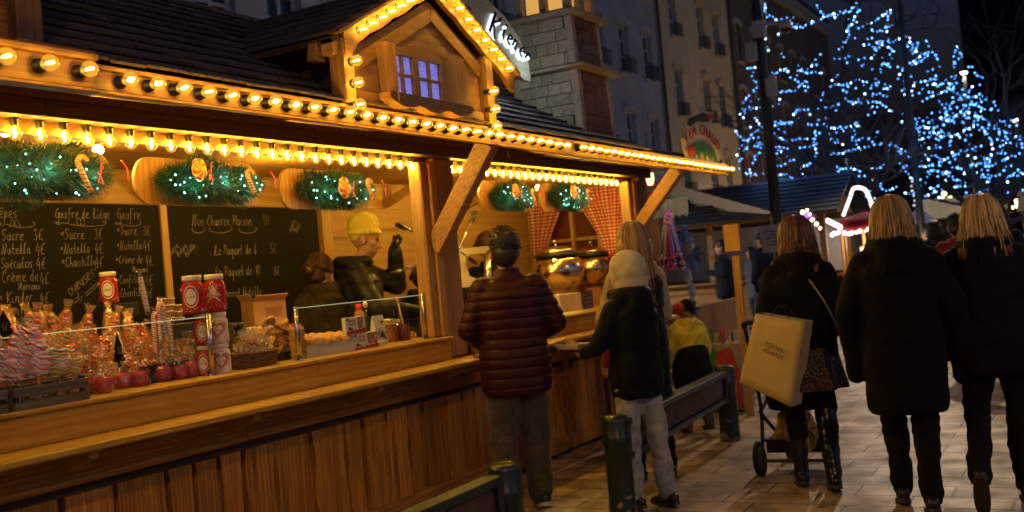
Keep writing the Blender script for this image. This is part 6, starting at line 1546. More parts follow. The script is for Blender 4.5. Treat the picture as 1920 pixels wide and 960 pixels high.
# ---- food tray in the boy's hand, blonde woman's crepe
def worldof(t, v): return Vector(t.location) + Matrix.Rotation(t.rotation_euler.z, 3, 'Z') @ Vector(v)
q = worldof(pk, Jk['wl'] + Vector((.09, .02, .035)))
t = thing('food_tray', 'small white paper tray with a brown waffle held by the boy', 'food tray', q, R(70)); bm = BM()
v_ = [(-.09, -.06, 0), (.09, -.06, 0), (.09, .06, 0), (-.09, .06, 0)]; lo = [bm.verts.new(v) for v in v_]; hi = [bm.verts.new((x * 1.25, y * 1.3, .03)) for x, y, z in v_]
bm.faces.new(lo)
for k in range(4): bm.faces.new((lo[k], lo[(k + 1) % 4], hi[(k + 1) % 4], hi[k]))
o = obj('tray', bm, M_wbox, t, local=True); o.modifiers.new('t', 'SOLIDIFY').thickness = .0015
bm = BM(); bx(bm, -.02, .085, -.035, .035, .006, .03, .004, Matrix.Rotation(-.5, 4, 'Y')); obj('waffle', bm, M_waffle, t, local=True)
# ---- shopping bag
M_paperbag = plain('paper_bag', (.72, .53, .19), .6, var=.10, scale=4, bmp=.5, bscale=9)
M_paperside = plain('paper_bag_side', (.42, .40, .33), .55, var=.1, scale=4, bmp=.4, bscale=9)
bp0 = WX(1452, 760, 6.35)
t = thing('shopping_bag', 'large cream paper shopping bag printed ZOOM AVANT', 'shopping bag', bp0)
A_ = [WX(*p, 6.34) for p in ((1386, 716), (1483, 763), (1510, 604), (1417, 588))]
bm = BM(); dep = Vector((.13, -.03, -.0)); nrm = 8
front = [[A_[0].lerp(A_[1], u / nrm).lerp(A_[3].lerp(A_[2], u / nrm), v / nrm) + Vector((-.012 * math.sin(u / nrm * PI) * math.sin(v / nrm * PI), 0, 0)) for u in range(nrm + 1)] for v in range(nrm + 1)]
G_ = [[bm.verts.new(p) for p in r] for r in front]
for v in range(nrm):
    for u in range(nrm): bm.faces.new((G_[v][u], G_[v][u + 1], G_[v + 1][u + 1], G_[v + 1][u]))
obj('front_panel', bm, M_paperbag, t, True).modifiers.new('t', 'SOLIDIFY').thickness = .001
bm = BM(); A, B, C_, D = [v + Vector((.002, 0, 0)) for v in A_]
A2, B2, C2, D2 = A + dep, B + dep * 1.0, C_ + dep * .75, D + dep * .75; m1, m2 = (B + B2) / 2 + Vector((.0, .03, 0)), (C_ + C2) / 2 + Vector((0, .035, 0))
for f in ((B, m1, m2, C_), (m1, B2, C2, m2), (A, B, B2, A2), (A2, B2, C2, D2), (A, A2, D2, D)): bm.faces.new([bm.verts.new(p) for p in f])
obj('gusset', bm, M_paperside, t).modifiers.new('t', 'SOLIDIFY').thickness = .001
ux = (A_[1] - A_[0]).normalized(); uy = (A_[3] - A_[0]); uy = (uy - ux * uy.dot(ux)).normalized(); nn = ux.cross(uy)
M_print = plain('grey_print', (.20, .15, .08), .6)
for s_, py in (('ZOOM', 650), ('AVANT', 663)):
    c = WX(1448, py + 4, 6.31); put_text(s_, .040, c, ux, uy, M_print, t, 'printed_name', .0006)
bm = BM()
for k in (0, 1): tube(bm, smoothed([D.lerp(C_, .3) + dep * .7 * k, (D + C_) / 2 + Vector((.02, .0, .07)) + dep * .35 * k, D.lerp(C_, .7) + dep * .7 * k], 5), .003, 5)
obj('handle', bm, M_black, t)
# ---- background shoppers
def passer(label, loc, face, H, jm, tm, hr, hs, seed, **k): return person(label, loc, face, H, jmat=jm, trous=tm, hair=hr, hairstyle=hs, seed=seed, coarse=1.6, face_on=False, hands=False, **k)
passer('man in navy jacket standing at the far wooden stall, side view', (19.3, 6.22, 0), 100, 1.80, J_navy, T_black, H_black, 'short', 21, jlen=.78, bulk=1.15, pose=dict(wl=(.30, .1, 1.2), wr=(.3, -.1, 1.2)))
passer('man in dark grey jacket with white striped trousers beside the navy jacket man', (19.6, 5.52, 0), 60, 1.88, J_navy, cloth('green_black_trousers', (.02, .03, .022), .8), H_black, 'short', 22, jlen=.76, bulk=1.15)
passer('small woman in grey at the far stall, half behind the man in dark grey', (20.6, 6.05, 0), 140, 1.62, cloth('grey_coat', (.12, .12, .13), .9), T_djean, H_black, 'bob', 23, jlen=.8)
red = cloth('red_scarf_coat', (.32, .012, .03), .8)
crowd = [((12.5, 1.35), 15, 1.72, red, 'person with a red hooded coat in the crowd between the two walking women'), ((13.6, 1.0), 0, 1.80, J_navy, 'man in dark navy jacket seen between the two walking women'),
         ((15.5, .75), 180, 1.70, J_black, 'person in black facing the camera, in the crowd right of the navy jacket'), ((16.5, .25), 190, 1.76, J_coat, 'dark coated person in the crowd left of the blond woman'),
         ((17.5, 2.2), 20, 1.74, J_blk2, 'dark figure in the crowd just left of the woman in the long coat'), ((19, 1.6), 10, 1.66, J_navy, 'short dark blue figure far down the square'),
         ((20.5, .9), 170, 1.78, J_black, 'black figure far down the square near the lights'), ((14.8, -.55), 10, 1.75, J_coat, 'dark figure right of the blond woman'), ((22, 2.9), 60, 1.72, J_coat, 'figure in front of the lit ride'),
         ((23.5, 3.9), 60, 1.70, J_navy, 'figure left of the lit ride'), ((18.2, -.2), 30, 1.70, cloth('grey_anorak', (.09, .09, .10), .8), 'grey figure far right in the crowd')]
for i, ((x, y), f, H, jm, lab) in enumerate(crowd): passer(lab, (x, y, 0), f, H, jm, T_black if i % 3 else T_djean, (H_black, H_brown, H_black, H_lbrown)[i % 4], ('short', 'bob', 'short')[i % 3], 30 + i, jlen=.78, bulk=1.12, group='people in the crowd')
# ================================================================ ground
m, nt, b = newmat('stone_paving')
tc = N(nt, 'ShaderNodeTexCoord'); sp = N(nt, 'ShaderNodeSeparateXYZ'); nt.links.new(tc.outputs['Object'], sp.inputs[0]); cx = N(nt, 'ShaderNodeCombineXYZ')
nt.links.new(sp.outputs[1], cx.inputs[0]); nt.links.new(sp.outputs[0], cx.inputs[1])
br = N(nt, 'ShaderNodeTexBrick'); br.inputs['Scale'].default_value = 1; br.inputs['Brick Width'].default_value = .54; br.inputs['Row Height'].default_value = .27; br.inputs['Mortar Size'].default_value = .008; br.inputs['Mortar Smooth'].default_value = .3
br.offset = .38; br.inputs['Color1'].default_value = (.46, .36, .24, 1); br.inputs['Color2'].default_value = (.30, .23, .155, 1); br.inputs['Mortar'].default_value = (.045, .035, .028, 1); br.inputs['Bias'].default_value = -.1
ns = N(nt, 'ShaderNodeTexNoise'); ns.inputs['Scale'].default_value = .9; ns.inputs['Detail'].default_value = 2; nt.links.new(cx.outputs[0], ns.inputs['Vector'])
wob = N(nt, 'ShaderNodeVectorMath', operation='SCALE'); nt.links.new(ns.outputs['Color'], wob.inputs[0]); wob.inputs['Scale'].default_value = .025
ad = N(nt, 'ShaderNodeVectorMath', operation='ADD'); nt.links.new(cx.outputs[0], ad.inputs[0]); nt.links.new(wob.outputs[0], ad.inputs[1]); nt.links.new(ad.outputs[0], br.inputs['Vector'])
n1 = N(nt, 'ShaderNodeTexNoise'); n1.inputs['Scale'].default_value = 3.5; n1.inputs['Detail'].default_value = 8; nt.links.new(tc.outputs['Object'], n1.inputs['Vector'])
st = ramp(nt, n1.outputs['Fac'], [(.36, (.42, .37, .32)), (.60, (1.1, 1.08, 1.05))]); c = mixc(nt, 1.0, br.outputs['Color'], st, 'MULTIPLY')
n2 = N(nt, 'ShaderNodeTexNoise'); n2.inputs['Scale'].default_value = 1.3; n2.inputs['Detail'].default_value = 9; n2.inputs['Roughness'].default_value = .7; nt.links.new(tc.outputs['Object'], n2.inputs['Vector'])
spot = ramp(nt, n2.outputs['Fac'], [(.58, (0, 0, 0)), (.70, (1, 1, 1))]); c = mixc(nt, math2(nt, 'MULTIPLY', spot, .8), c, (.07, .05, .035)); nt.links.new(c, b.inputs['Base Color'])
rg_ = ramp(nt, n1.outputs['Fac'], [(.3, (.62,) * 3), (.7, (.40,) * 3)]); nt.links.new(rg_, b.inputs['Roughness'])
h = math2(nt, 'ADD', math2(nt, 'MULTIPLY', br.outputs['Fac'], -1.0), math2(nt, 'MULTIPLY', n1.outputs['Fac'], .5)); bump(nt, b, h, .5, .008); b.inputs['Specular IOR Level'].default_value = .4
bm = BM(); vs = [bm.verts.new(p) for p in ((-60, -60, 0), (260, -60, 0), (260, 60, 0), (-60, 60, 0))]; bm.faces.new(vs); struct('ground', bm, m)
# litter on the paving
M_litter = plain('litter_paper', (.55, .50, .42), .8)
for i, (px, py, lab) in enumerate(((1402, 880, 'crumpled white paper scrap on the paving left of the stroller'), (1540, 950, 'yellowish dry leaf on the paving below the black boots'), (1660, 810, 'tiny dark leaf on the paving by the long coat'), (1690, 840, 'tiny brown leaf on the paving near the long coat hem'))):
    g = WZ(px, py, 0); bm = BM(); rr = random.Random(i); r_ = .035 if i < 2 else .018
    v = [bm.verts.new((g.x + r_ * rr.uniform(.6, 1.3) * math.cos(a), g.y + r_ * .7 * rr.uniform(.6, 1.3) * math.sin(a), .006 + rr.uniform(0, .012))) for a in (k * PI / 4 for k in range(8))]; c0 = bm.verts.new((g.x, g.y, .016))
    for k in range(8): bm.faces.new((c0, v[k], v[(k + 1) % 8]))
    tag(recenter(obj('litter', bm, M_litter if i == 0 else plain('leaf', (.25, .16, .05), .7)), (g.x, g.y, 0)), lab, 'litter')

# ================================================================ barriers
M_greenm = plain('dark_green_paint', (.011, .021, .020), .35, var=.5, scale=5, bmp=.15, bscale=30); M_brownp = plain('weathered_panel', (.075, .035, .03), .6, var=.5, scale=9, bmp=.3)
m, nt, b = newmat('chipped_green'); setc(b, rough=.35); v, _ = coords(nt); n = N(nt, 'ShaderNodeTexNoise'); n.inputs['Scale'].default_value = 14; n.inputs['Detail'].default_value = 8; nt.links.new(v, n.inputs['Vector'])
sp = N(nt, 'ShaderNodeSeparateXYZ'); nt.links.new(v, sp.inputs[0]); lo_ = math2(nt, 'MULTIPLY', math2(nt, 'SUBTRACT', .16, sp.outputs[2]), 1.1)
chip = ramp(nt, math2(nt, 'ADD', n.outputs['Fac'], lo_), [(.64, (.010, .020, .018)), (.66, (.22, .18, .12))]); nt.links.new(chip, b.inputs['Base Color']); bump(nt, b, n.outputs['Fac'], .2, .004); M_chip = m
def barrier(a, b2, label, posts):
    t = thing('street_barrier', label, 'barrier', (a[0], a[1], 0), group='low street barriers in front of the stall')
    a, b2 = Vector((*a, 0)), Vector((*b2, 0)); d = (b2 - a).normalized(); u = Vector((-d.y, d.x, 0))
    for p in posts:
        p = a.lerp(b2, p)
        bm = BM(); lathe(bm, [(.083, 0), (.083, .08), (.080, .09), (.080, .44), (.087, .45), (.087, .49), (.080, .50), (.080, .585), (.074, .605), (.05, .615), (.045, .612)], 24, p); obj('post', bm, M_chip, t, True)
    A, B = a + d * .10, b2 - d * .10
    for z, hh, w_ in ((.555, .045, .10), (.345, .04, .08)):
        bm = BM(); beam(bm, A + Vector((0, 0, z)), B + Vector((0, 0, z)), w_, hh, bev=.006); obj('rail', bm, M_greenm, t)
    bm = BM(); beam(bm, A + d * .04 + Vector((0, 0, .449)), B - d * .04 + Vector((0, 0, .449)), .03, .16, bev=.003); obj('panel', bm, M_brownp, t)
    for q in (A, B):
        s_ = 1 if q is A else -1; bm = BM(); c = q + d * s_ * .02; beam(bm, c - d * .022 + Vector((0, 0, .449)), c + d * .022 + Vector((0, 0, .449)), .085, .26, bev=.005); obj('end_plate', bm, M_greenm, t)
barrier((1.75, 2.50), (4.30, 2.55), 'dark green barrier with weathered panel nearest the camera, cut by the bottom edge', (0, 1))
barrier((5.73, 2.60), (8.30, 2.75), 'dark green barrier with brown panel behind the boy in jeans', (0, 1))

# ================================================================ stroller
g = WZ(1485, 880, 0); sx0, sy0 = 6.98, 1.88
t = thing('baby_stroller', 'dark stroller with yellow blankets in its basket, pushed by the woman with the bag', 'stroller', (sx0, sy0, 0), R(4))
M_frame = plain('stroller_frame', (.05, .05, .05), .35, .6); M_tyre = plain('tyre', (.015, .015, .015), .8)
def wheel(x, y, r_, nm='wheel'):
    bm = BM(); tube(bm, [(x + r_ * math.cos(a), y, r_ + .012 + r_ * math.sin(a)) for a in (k * 2 * PI / 24 for k in range(24))], .016, 8, closed=True); w_ = obj(nm, bm, M_tyre, t, True, local=True)
    bm = BM(); tube(bm, [(x, y - .02, r_ + .012), (x, y + .02, r_ + .012)], .02, 10)
    for k in range(5): a = k * 2 * PI / 5; beam(bm, (x, y, r_ + .012), (x + (r_ - .008) * math.cos(a), y, r_ + .012 + (r_ - .008) * math.sin(a)), .014, .012)
    bm2 = obj('rim', bm, M_frame, w_, local=True)
for (x, y, r_) in ((-.02, .22, .085), (.05, .26, .10), (-.02, -.22, .085), (.62, .16, .07), (.62, -.16, .07)):
    wheel(x, y, r_)
for y in (.22, -.22):
    for q in ([(-.16, y, 1.02), (.0, y, .70), (.10, y, .40), (.0, y, .10)], [(.10, y, .40), (.60, y * .75, .10)], [(.06, y, .42), (.36, y, .52), (.48, y, .9)]):
        bm = BM(); tube(bm, smoothed(q, 4), .013, 8); obj('frame_tube', bm, M_frame, t, True, local=True)
for q in (((0, .22, .10), (0, -.22, .10)), ((.60, .16, .10), (.60, -.16, .10)), ((.1, .22, .22), (.1, -.22, .22))):
    bm = BM(); tube(bm, q, .012, 8); obj('cross_bar', bm, M_frame, t, local=True)
bm = BM(); tube(bm, smoothed([(-.16, .22, 1.02), (-.19, .2, 1.05), (-.2, 0, 1.06), (-.19, -.2, 1.05), (-.16, -.22, 1.02)], 5), .018, 8); obj('handle', bm, M_black, t, True, local=True)
def seatb(bm): loft(bm, [(.22, 0, .42, .16, .19), (.20, 0, .52, .19, .2), (.14, 0, .78, .12, .2), (.12, 0, .95, .07, .18)], 20)
obj('seat', remeshed('seat', seatb, .014, 3, .006), J_black, t, local=True)
def hoodb(bm): ball(bm, (.20, 0, .95), (.24, .21, .18), 18, 12)
obj('canopy', remeshed('canopy', hoodb, .014, 2, .004), J_black, t, local=True)
bm = BM(); bx(bm, .02, .5, -.19, .19, .15, .165, .004); bx(bm, .02, .035, -.19, .19, .166, .24, .003); bx(bm, .02, .5, .178, .19, .166, .24, .003); obj('basket', bm, M_black, t, local=True)
C_blank = cloth('mustard_blanket', (.72, .50, .10), .95, .9, weave=.6, col2=(.50, .33, .06))
bm = BM(); n = 70
pts = [((.018 + .0011 * i) * math.cos(i * .32) , (.018 + .0011 * i) * math.sin(i * .32)) for i in range(n)]
A = [[bm.verts.new((.09 + x, y_, .245 + z)) for x, z in pts] for y_ in (.10, -.18)]
for i in range(n - 1): bm.faces.new((A[0][i], A[0][i + 1], A[1][i + 1], A[1][i]))
q = thing('rolled_blanket', 'rolled mustard yellow blanket lying in the stroller basket', 'blanket', (sx0, sy0, 0), R(4 + 70)); 
bmesh.ops.rotate(bm, verts=bm.verts[:], cent=(.09, 0, .25), matrix=Matrix.Rotation(R(-70), 3, 'Z')); bmesh.ops.translate(bm, verts=bm.verts[:], vec=(.0, -.02, 0))
for v in bm.verts:
    c = Matrix.Rotation(R(-70), 3, 'Z') @ v.co; v.co = c
o = obj('rolled_cloth', bm, C_blank, q, True, local=True); o.modifiers.new('t', 'SOLIDIFY').thickness = .010
def blk(bm): ball(bm, (.30, .04, .30), (.17, .13, .12), 16, 12); cap(bm, (.16, .12, .24), (.3, .02, .40), .07, .06); cap(bm, (.2, -.1, .22), (.38, .08, .38), .07, .07)
q = thing('bunched_blanket', 'crumpled mustard yellow blanket bunched in the stroller basket', 'blanket', (sx0, sy0, 0), R(4)); obj('bunched_cloth', remeshed('bunched', blk, .012, 2, .028, 13, 4), C_blank, q, local=True)

# ================================================================ facades along the street
def facade(name, label, x0, x1, y, ztop, cols, rows, ww, wh, m_wall, m_trim, arch=True, balc=False, depth=8):
    """wall with real openings; cols = window centres, rows = sill heights"""
    t = thing(name, label, 'building', ((x0 + x1) / 2, y, 0)); th_ = .35
    bm = BM(); xs = [x0]
    for c in cols: xs += [c - ww / 2, c + ww / 2]
    xs.append(x1)
    for i in range(0, len(xs), 2): bx(bm, xs[i], xs[i + 1], y, y + th_, 0, ztop)
    for c in cols:
        z = 0
        for r_ in rows: bx(bm, c - ww / 2, c + ww / 2, y + .002, y + th_, z, r_); z = r_ + wh
        bx(bm, c - ww / 2, c + ww / 2, y + .002, y + th_, z, ztop)
    bx(bm, x0, x1, y + th_ + .01, y + depth, 0, ztop - .1)
    obj('wall', bm, m_wall, t)
    bm = BM(); bx(bm, x0 - .1, x1 + .1, y - .35, y + depth, ztop, ztop + .3); bx(bm, x0, x1, y - .2, y - .002, ztop - .35, ztop - .002); obj('cornice', bm, m_trim, t)
    bm = BM(); poly(bm, [(0, 0), (-.3, .3), (3, 3.2), (8, 3.2), (8, 0)], x1 - x0, Matrix(((0, -1, 0, x1), (1, 0, 0, y), (0, 0, 1, ztop + .3), (0, 0, 0, 1)))); obj('roof', bm, M_slate, t)
    for c in cols:
        for r_ in rows:
            f = BM()
            for k in (-1, 1):
                a = c + k * (ww / 2 - .05) ; bx(f, a - .05, a + .05, y + .16, y + .21, r_, r_ + wh)
            bx(f, c - .045, c + .045, y + .155, y + .21, r_, r_ + wh)
            for zz in (r_ + .04, r_ + wh * .36, r_ + wh * .68, r_ + wh - .045): bx(f, c - ww / 2 + .1, c - .045, y + .165, y + .20, zz - .03, zz + .03); bx(f, c + .045, c + ww / 2 - .1, y + .165, y + .20, zz - .03, zz + .03)
            w_ = obj('window', f, M_winframe, t)
            bm = BM(); bx(bm, c - ww / 2 + .08, c + ww / 2 - .08, y + .205, y + .212, r_, r_ + wh); obj('pane', bm, M_winglass, w_)
            bm = BM(); bx(bm, c - ww / 2 - .12, c + ww / 2 + .12, y - .10, y + .15, r_ - .12, r_ - .001); obj('sill', bm, m_trim, w_)
            bm = BM(); pts = [(c - ww / 2 - .18, r_ + wh - .1), (c - ww / 2 - .003, r_ + wh - .1)] + [(c - ww / 2 + ww * i / 8, r_ + wh + .001 + (.13 * math.sin(PI * i / 8) if arch else 0)) for i in range(9)] + [(c + ww / 2 + .003, r_ + wh - .1), (c + ww / 2 + .18, r_ + wh - .1)] + [(c + ww / 2 + .18 - (ww + .36) * i / 8, r_ + wh + .14 + (.14 * math.sin(PI * i / 8) if arch else .02)) for i in range(9)]
            poly(bm, pts, .06, Matrix.Translation((0, y - .07, 0))); obj('lintel', bm, m_trim, w_)
            if balc:
                bm = BM(); bx(bm, c - ww / 2 - .1, c + ww / 2 + .1, y - .2, y - .17, r_ + .5, r_ + .54); bx(bm, c - ww / 2 - .1, c + ww / 2 + .1, y - .2, y - .17, r_ + .02, r_ + .05)
                for k in range(10): a = c - ww / 2 - .08 + k * (ww + .16) / 9; bx(bm, a - .012, a + .012, y - .195, y - .175, r_ + .051, r_ + .499)
                obj('railing', bm, M_black, w_)
    return t
M_slate = plain('slate_roof', (.035, .035, .04), .7); M_winframe = plain('window_frame', (.42, .42, .42), .6)
M_winglass = plain('window_dark', (.014, .022, .034), .08, var=.3, scale=.6, spec=.8)
M_greywall = plain('grey_render', (.34, .34, .34), .85, var=.18, scale=.7, bmp=.3, bscale=4); M_greytrim = plain('grey_stone_trim', (.40, .38, .34), .8, var=.15, scale=2)
M_yelwall = plain('ochre_render', (.52, .45, .27), .85, var=.12, scale=.6, bmp=.3, bscale=4); M_yeltrim = plain('ochre_stone_trim', (.46, .39, .25), .8, var=.1, scale=2)
facade('grey_townhouse', 'long grey townhouse with tall arched windows rising behind the stall', 19.9, 37.9, 14, 16.5, [36.75 - 2.25 * k for k in range(8)][::-1], (2.0, 5.1, 8.3, 11.5), .95, 1.75, M_greywall, M_greytrim, balc=True)
facade('pale_townhouse', 'pale townhouse whose bright framed windows peek over the shingle roof', 9, 19.8, 14, 16, [10.8, 12.7, 14.55, 16.5, 18.4], (2.4, 5.95, 9.3), 1.05, 1.75, M_greywall, M_greytrim)
facade('ochre_townhouse', 'ochre townhouse with white windows and small iron balconies, right of the grey one', 38.05, 47.3, 14.0, 17, [39.95, 43.4, 45.5], (.9, 4.05, 7.25, 10.45, 13.6), .85, 1.9, M_yelwall, M_yeltrim, balc=True)
facade('dark_townhouse', 'dark brown townhouse in shadow beyond the ochre one', 47.5, 70, 14.2, 15.5, [49.5 + 2.6 * k for k in range(8)], (1.2, 4.4, 7.6, 10.8), .9, 1.8, plain('brown_render', (.13, .10, .07), .9, var=.15, scale=.8), M_greytrim)
facade('right_townhouse', 'grey gabled house far off at the right edge behind the tree', 62, 64, 4.0 if False else 3.0, 13, [], (), .9, 1.7, M_greywall, M_greytrim, depth=4) if False else None
t = thing('far_house', 'tall grey house front far off at the right edge, partly behind the lights', 'building', (72, -1, 0)); bm = BM(); bx(bm, 72, 80, -8, 2.6, 0, 12.5); obj('wall', bm, M_greywall, t)
bm = BM(); poly(bm, [(-8.3, 12.51), (2.9, 12.51), (0, 16)], 8.4, Matrix(((0, -1, 0, 80.2), (1, 0, 0, 0), (0, 0, 1, 0), (0, 0, 0, 1)))); obj('roof', bm, M_slate, t)
for yy in (-5, -2.6, -.2, 1.7):
    for zz in (3.5, 6.8, 10):
        bm = BM(); bx(bm, 71.93, 71.99, yy - .45, yy + .45, zz, zz + 1.7); obj('window', bm, M_winglass, t)
t = thing('far_block', 'dark wide block closing the square behind the tree', 'building', (85, 10, 0)); bm = BM(); bx(bm, 82, 90, 3.0, 30, 0, 11); obj('wall', bm, plain('night_render', (.05, .05, .055), .9), t)
for yy in range(4, 29, 3):
    for zz in (1.5, 4.8, 8):
        bm = BM(); bx(bm, 81.93, 81.99, yy - .5, yy + .5, zz, zz + 1.8); obj('window', bm, M_winglass, t)
t = thing('tall_block', 'very tall dark tower block barely visible against the night sky', 'building', (140, 2, 0)); bm = BM(); bx(bm, 135, 150, -10, 12, 0, 34); obj('wall', bm, plain('tower_dark', (.004, .004, .005), .95), t)
# down pipes
for x, lab in ((37.98, 'thin drain pipe where the grey and ochre townhouses meet'), (47.4, 'drain pipe at the right corner of the ochre townhouse')):
    bm = BM(); tube(bm, [(x, 13.9, 0), (x, 13.9, 16)], .06, 8); tag(recenter(obj('drain_pipe', bm, M_slate), (x, 13.9, 0)), lab, 'drain pipe')

# ================================================================ the next chalets
M_chalet = wood('chalet_boards', (.42, .21, .06), (.26, .12, .035), 'y', .6, .6); M_roofb = plain('far_shingles', (.014, .016, .022), .6, var=.5, scale=5, bmp=.8, bscale=9)
def chalet(x0, x1, y0, y1, label, hz=.95, green=False):
    t = thing('wooden_chalet', label, 'chalet', ((x0 + x1) / 2, (y0 + y1) / 2, 0))
    for i in range(5): bm = BM(); bx(bm, x0, x0 + .05, y0, y1, .02 + i * hz / 5, (i + 1) * hz / 5, .004); obj('front_board', bm, M_chalet, t)
    bm = BM(); bx(bm, x0 + .06, x1, y0, y0 + .05, .02, hz); bx(bm, x1 - .05, x1, y0 + .06, y1, .02, 2.2); bx(bm, x0 + .06, x1 - .06, y1 - .05, y1, .02, 2.2); obj('wall', bm, M_chalet, t)
    bm = BM(); bx(bm, x0 - .12, x0 + .35, y0 - .03, y1, hz + .002, hz + .04, .004); obj('counter', bm, M_chalet, t)
    for yy in (y0 + .06, (y0 + y1) / 2, y1 - .06): bm = BM(); bx(bm, x0 - .02, x0 + .10, yy - .06, yy + .06, hz + .045, 2.16, .004); obj('post', bm, M_chalet, t)
    bm = BM(); bx(bm, x0 - .25, x0 - .2, y0 - .3, y1 + .2, 2.14, 2.25, .004); obj('eave_board', bm, M_chalet, t)
    bm = BM(); xm = (x0 + x1) / 2; n_ = 9
    for s in (-1, 1):
        for k in range(n_):
            a = xm + s * (x1 - x0 + .9) / 2 * k / n_; b2 = xm + s * (x1 - x0 + .9) / 2 * (k + 1.15) / n_; za, zb = 3.0 - .8 * k / n_ + .0, 3.0 - .8 * (k + 1) / n_ + .015
            vs = [bm.verts.new(p) for p in ((a, y0 - .35, za), (a, y1 + .25, za), (b2, y1 + .25, zb), (b2, y0 - .35, zb), (a, y0 - .35, za - .05), (a, y1 + .25, za - .05), (b2, y1 + .25, zb - .03), (b2, y0 - .35, zb - .03))]
            for f in ((0, 1, 2, 3), (7, 6, 5, 4), (0, 3, 7, 4), (1, 5, 6, 2), (3, 2, 6, 7), (0, 4, 5, 1)): bm.faces.new([vs[i] for i in f])
    obj('roof', bm, M_roofb, t)
    bm = BM(); poly(bm, [(x0 - .1, 2.2), (x1 + .1, 2.2), (xm, 2.93)], .03, Matrix.Translation((0, y0 - .02, 0))); obj('gable', bm, M_chalet, t)
    return t
chalet(20.6, 23.2, 4.55, 9.2, 'wooden chalet with dark blue-lit shingle roof where two men queue')
bm = BM(); bx(bm, 22.9, 22.95, 4.7, 9, 1.0, 2.1); tag(recenter(obj('white_screen', bm, plain('white_panel_m', (.42, .42, .42), .6)), (21, 6, 1)), 'white screen inside the chalet behind the two men', 'screen')
t = thing('toy_stall', 'second market stall with red post, white valance and green roof edge', 'market stall', (12.6, 5.3, 0))
bm = BM(); bx(bm, 11.98, 12.08, 4.62, 4.74, 0, 2.5, .004); obj('red_post', bm, plain('red_post_paint', (.38, .02, .015), .5), t)
bm = BM(); bx(bm, 12.0, 14.5, 4.55, 4.60, 0, .9, .004); bx(bm, 11.92, 11.97, 4.6, 6.8, 0, 2.1, .004); obj('board_wall', bm, M_chalet, t)
for i, (dz, m_) in enumerate(((-.03, plain('green_edge', (.03, .16, .12), .5)), (-.07, M_chalet))):
    bm = BM(); beam(bm, (12.0, 5.2, 2.62 + dz), (12.0, 3.8, 2.07 + dz), .06 if i == 0 else 2.5, .03, (0, -.2, .9)); bmesh.ops.translate(bm, verts=bm.verts[:], vec=(.0 if i == 0 else 1.3, 0, 0)); obj('roof_edge' if i == 0 else 'soffit', bm, m_ if i == 0 else M_darkside, t)
bm = BM(); n = 30; vs = [[bm.verts.new((11.90 + .02 * math.sin(i * 1.5), 4.2 + 1.2 * i / n, z)) for z in (2.25, 2.05 - .03 * (i % 2))] for i in range(n + 1)]
for i in range(n): bm.faces.new((vs[i][0], vs[i + 1][0], vs[i + 1][1], vs[i][1]))
obj('valance', bm, plain('white_valance', (.3, .28, .26), .8), t)
t = thing('hanging_lamp', 'small bright cream lantern hanging under the eave of the second stall', 'lamp', WX(1218, 328, 11.4)); q = Vector(t.location)
bm = BM(); lathe(bm, [(.02, .14), (.035, .1), (.05, -.05), (.03, -.12)], 12, q); obj('shade', bm, emis('cream_lamp', (1, .72, .32), 2), t, True)
bm = BM(); tube(bm, [q + Vector((0, 0, .14)), q + Vector((0, 0, .5))], .006, 5); obj('cord', bm, M_black, t)
lt = bpy.data.lights.new('lantern_light', 'POINT'); lt.color = (1, .75, .45); lt.energy = 6; lt.shadow_soft_size = .05; lo = bpy.data.objects.new('lantern_light', lt); COL.objects.link(lo); lo.parent = t; lo.location = (-.2, -.1, -.2)
# toys on strings
foil = [plain('foil_%s' % n_, c_, .2, .7, var=.2) for n_, c_ in (('gold', (.9, .6, .12)), ('pink', (.85, .08, .4)), ('purple', (.25, .05, .5)), ('silver', (.6, .6, .65)))]
def wand(px, y_, lab, seed):
    rr = random.Random(seed); p = WX(px, 400, 11.6); t = thing('hanging_toy', lab, 'toy', (11.6, p.y, 2.06), group='glittering toys hanging at the second stall')
    for k, m_ in enumerate(foil):
        bm = BM()
        for i in range(13):
            a = rr.uniform(0, 2 * PI); r1, r0 = rr.uniform(.06, .14), .03; z1 = rr.uniform(-.62, -.45)
            tube(bm, [(r0 * math.cos(a), r0 * math.sin(a), 0), (r1 * math.cos(a), r1 * math.sin(a), z1)], .011, 6); ico(bm, (r1 * math.cos(a), r1 * math.sin(a), z1 - .03), rr.uniform(.02, .04)); ico(bm, (r0 * 1.5 * math.cos(a), r0 * 1.5 * math.sin(a), rr.uniform(-.2, .02)), .025)
        obj('foil_streamers', bm, m_, t, local=True)
wand(1252, 400, 'bundle of gold and pink glitter wands hanging beside the orange brace', 1)
M_plush = [cloth('plush_blue', (.16, .26, .55), .95), cloth('plush_white', (.55, .55, .62), .95), cloth('plush_navy', (.05, .08, .2), .95)]
def plush(p, r_, i, lab):
    t = thing('plush_toy', lab, 'plush toy', p, R(i * 70), 'plush toys hanging on a string'); 
    def pb(bm):
        ball(bm, (0, 0, 0), (r_, r_ * .8, r_ * 1.1), 12, 8); ball(bm, (r_ * .2, 0, r_ * 1.3), r_ * .75, 12, 8)
        for y in (-1, 1): ball(bm, (r_ * .1, y * r_ * .6, r_ * 1.9), r_ * .3, 8, 6); cap(bm, (0, y * r_ * .6, r_ * .3), (r_ * .6, y * r_ * 1.4, r_ * .1), r_ * .3, r_ * .25, 8); cap(bm, (0, y * r_ * .4, -r_ * .7), (r_ * .5, y * r_ * .7, -r_ * 1.5), r_ * .35, r_ * .3, 8)
    obj('plush_body', remeshed('plush', pb, .012, 1), M_plush[i % 3], t, local=True)
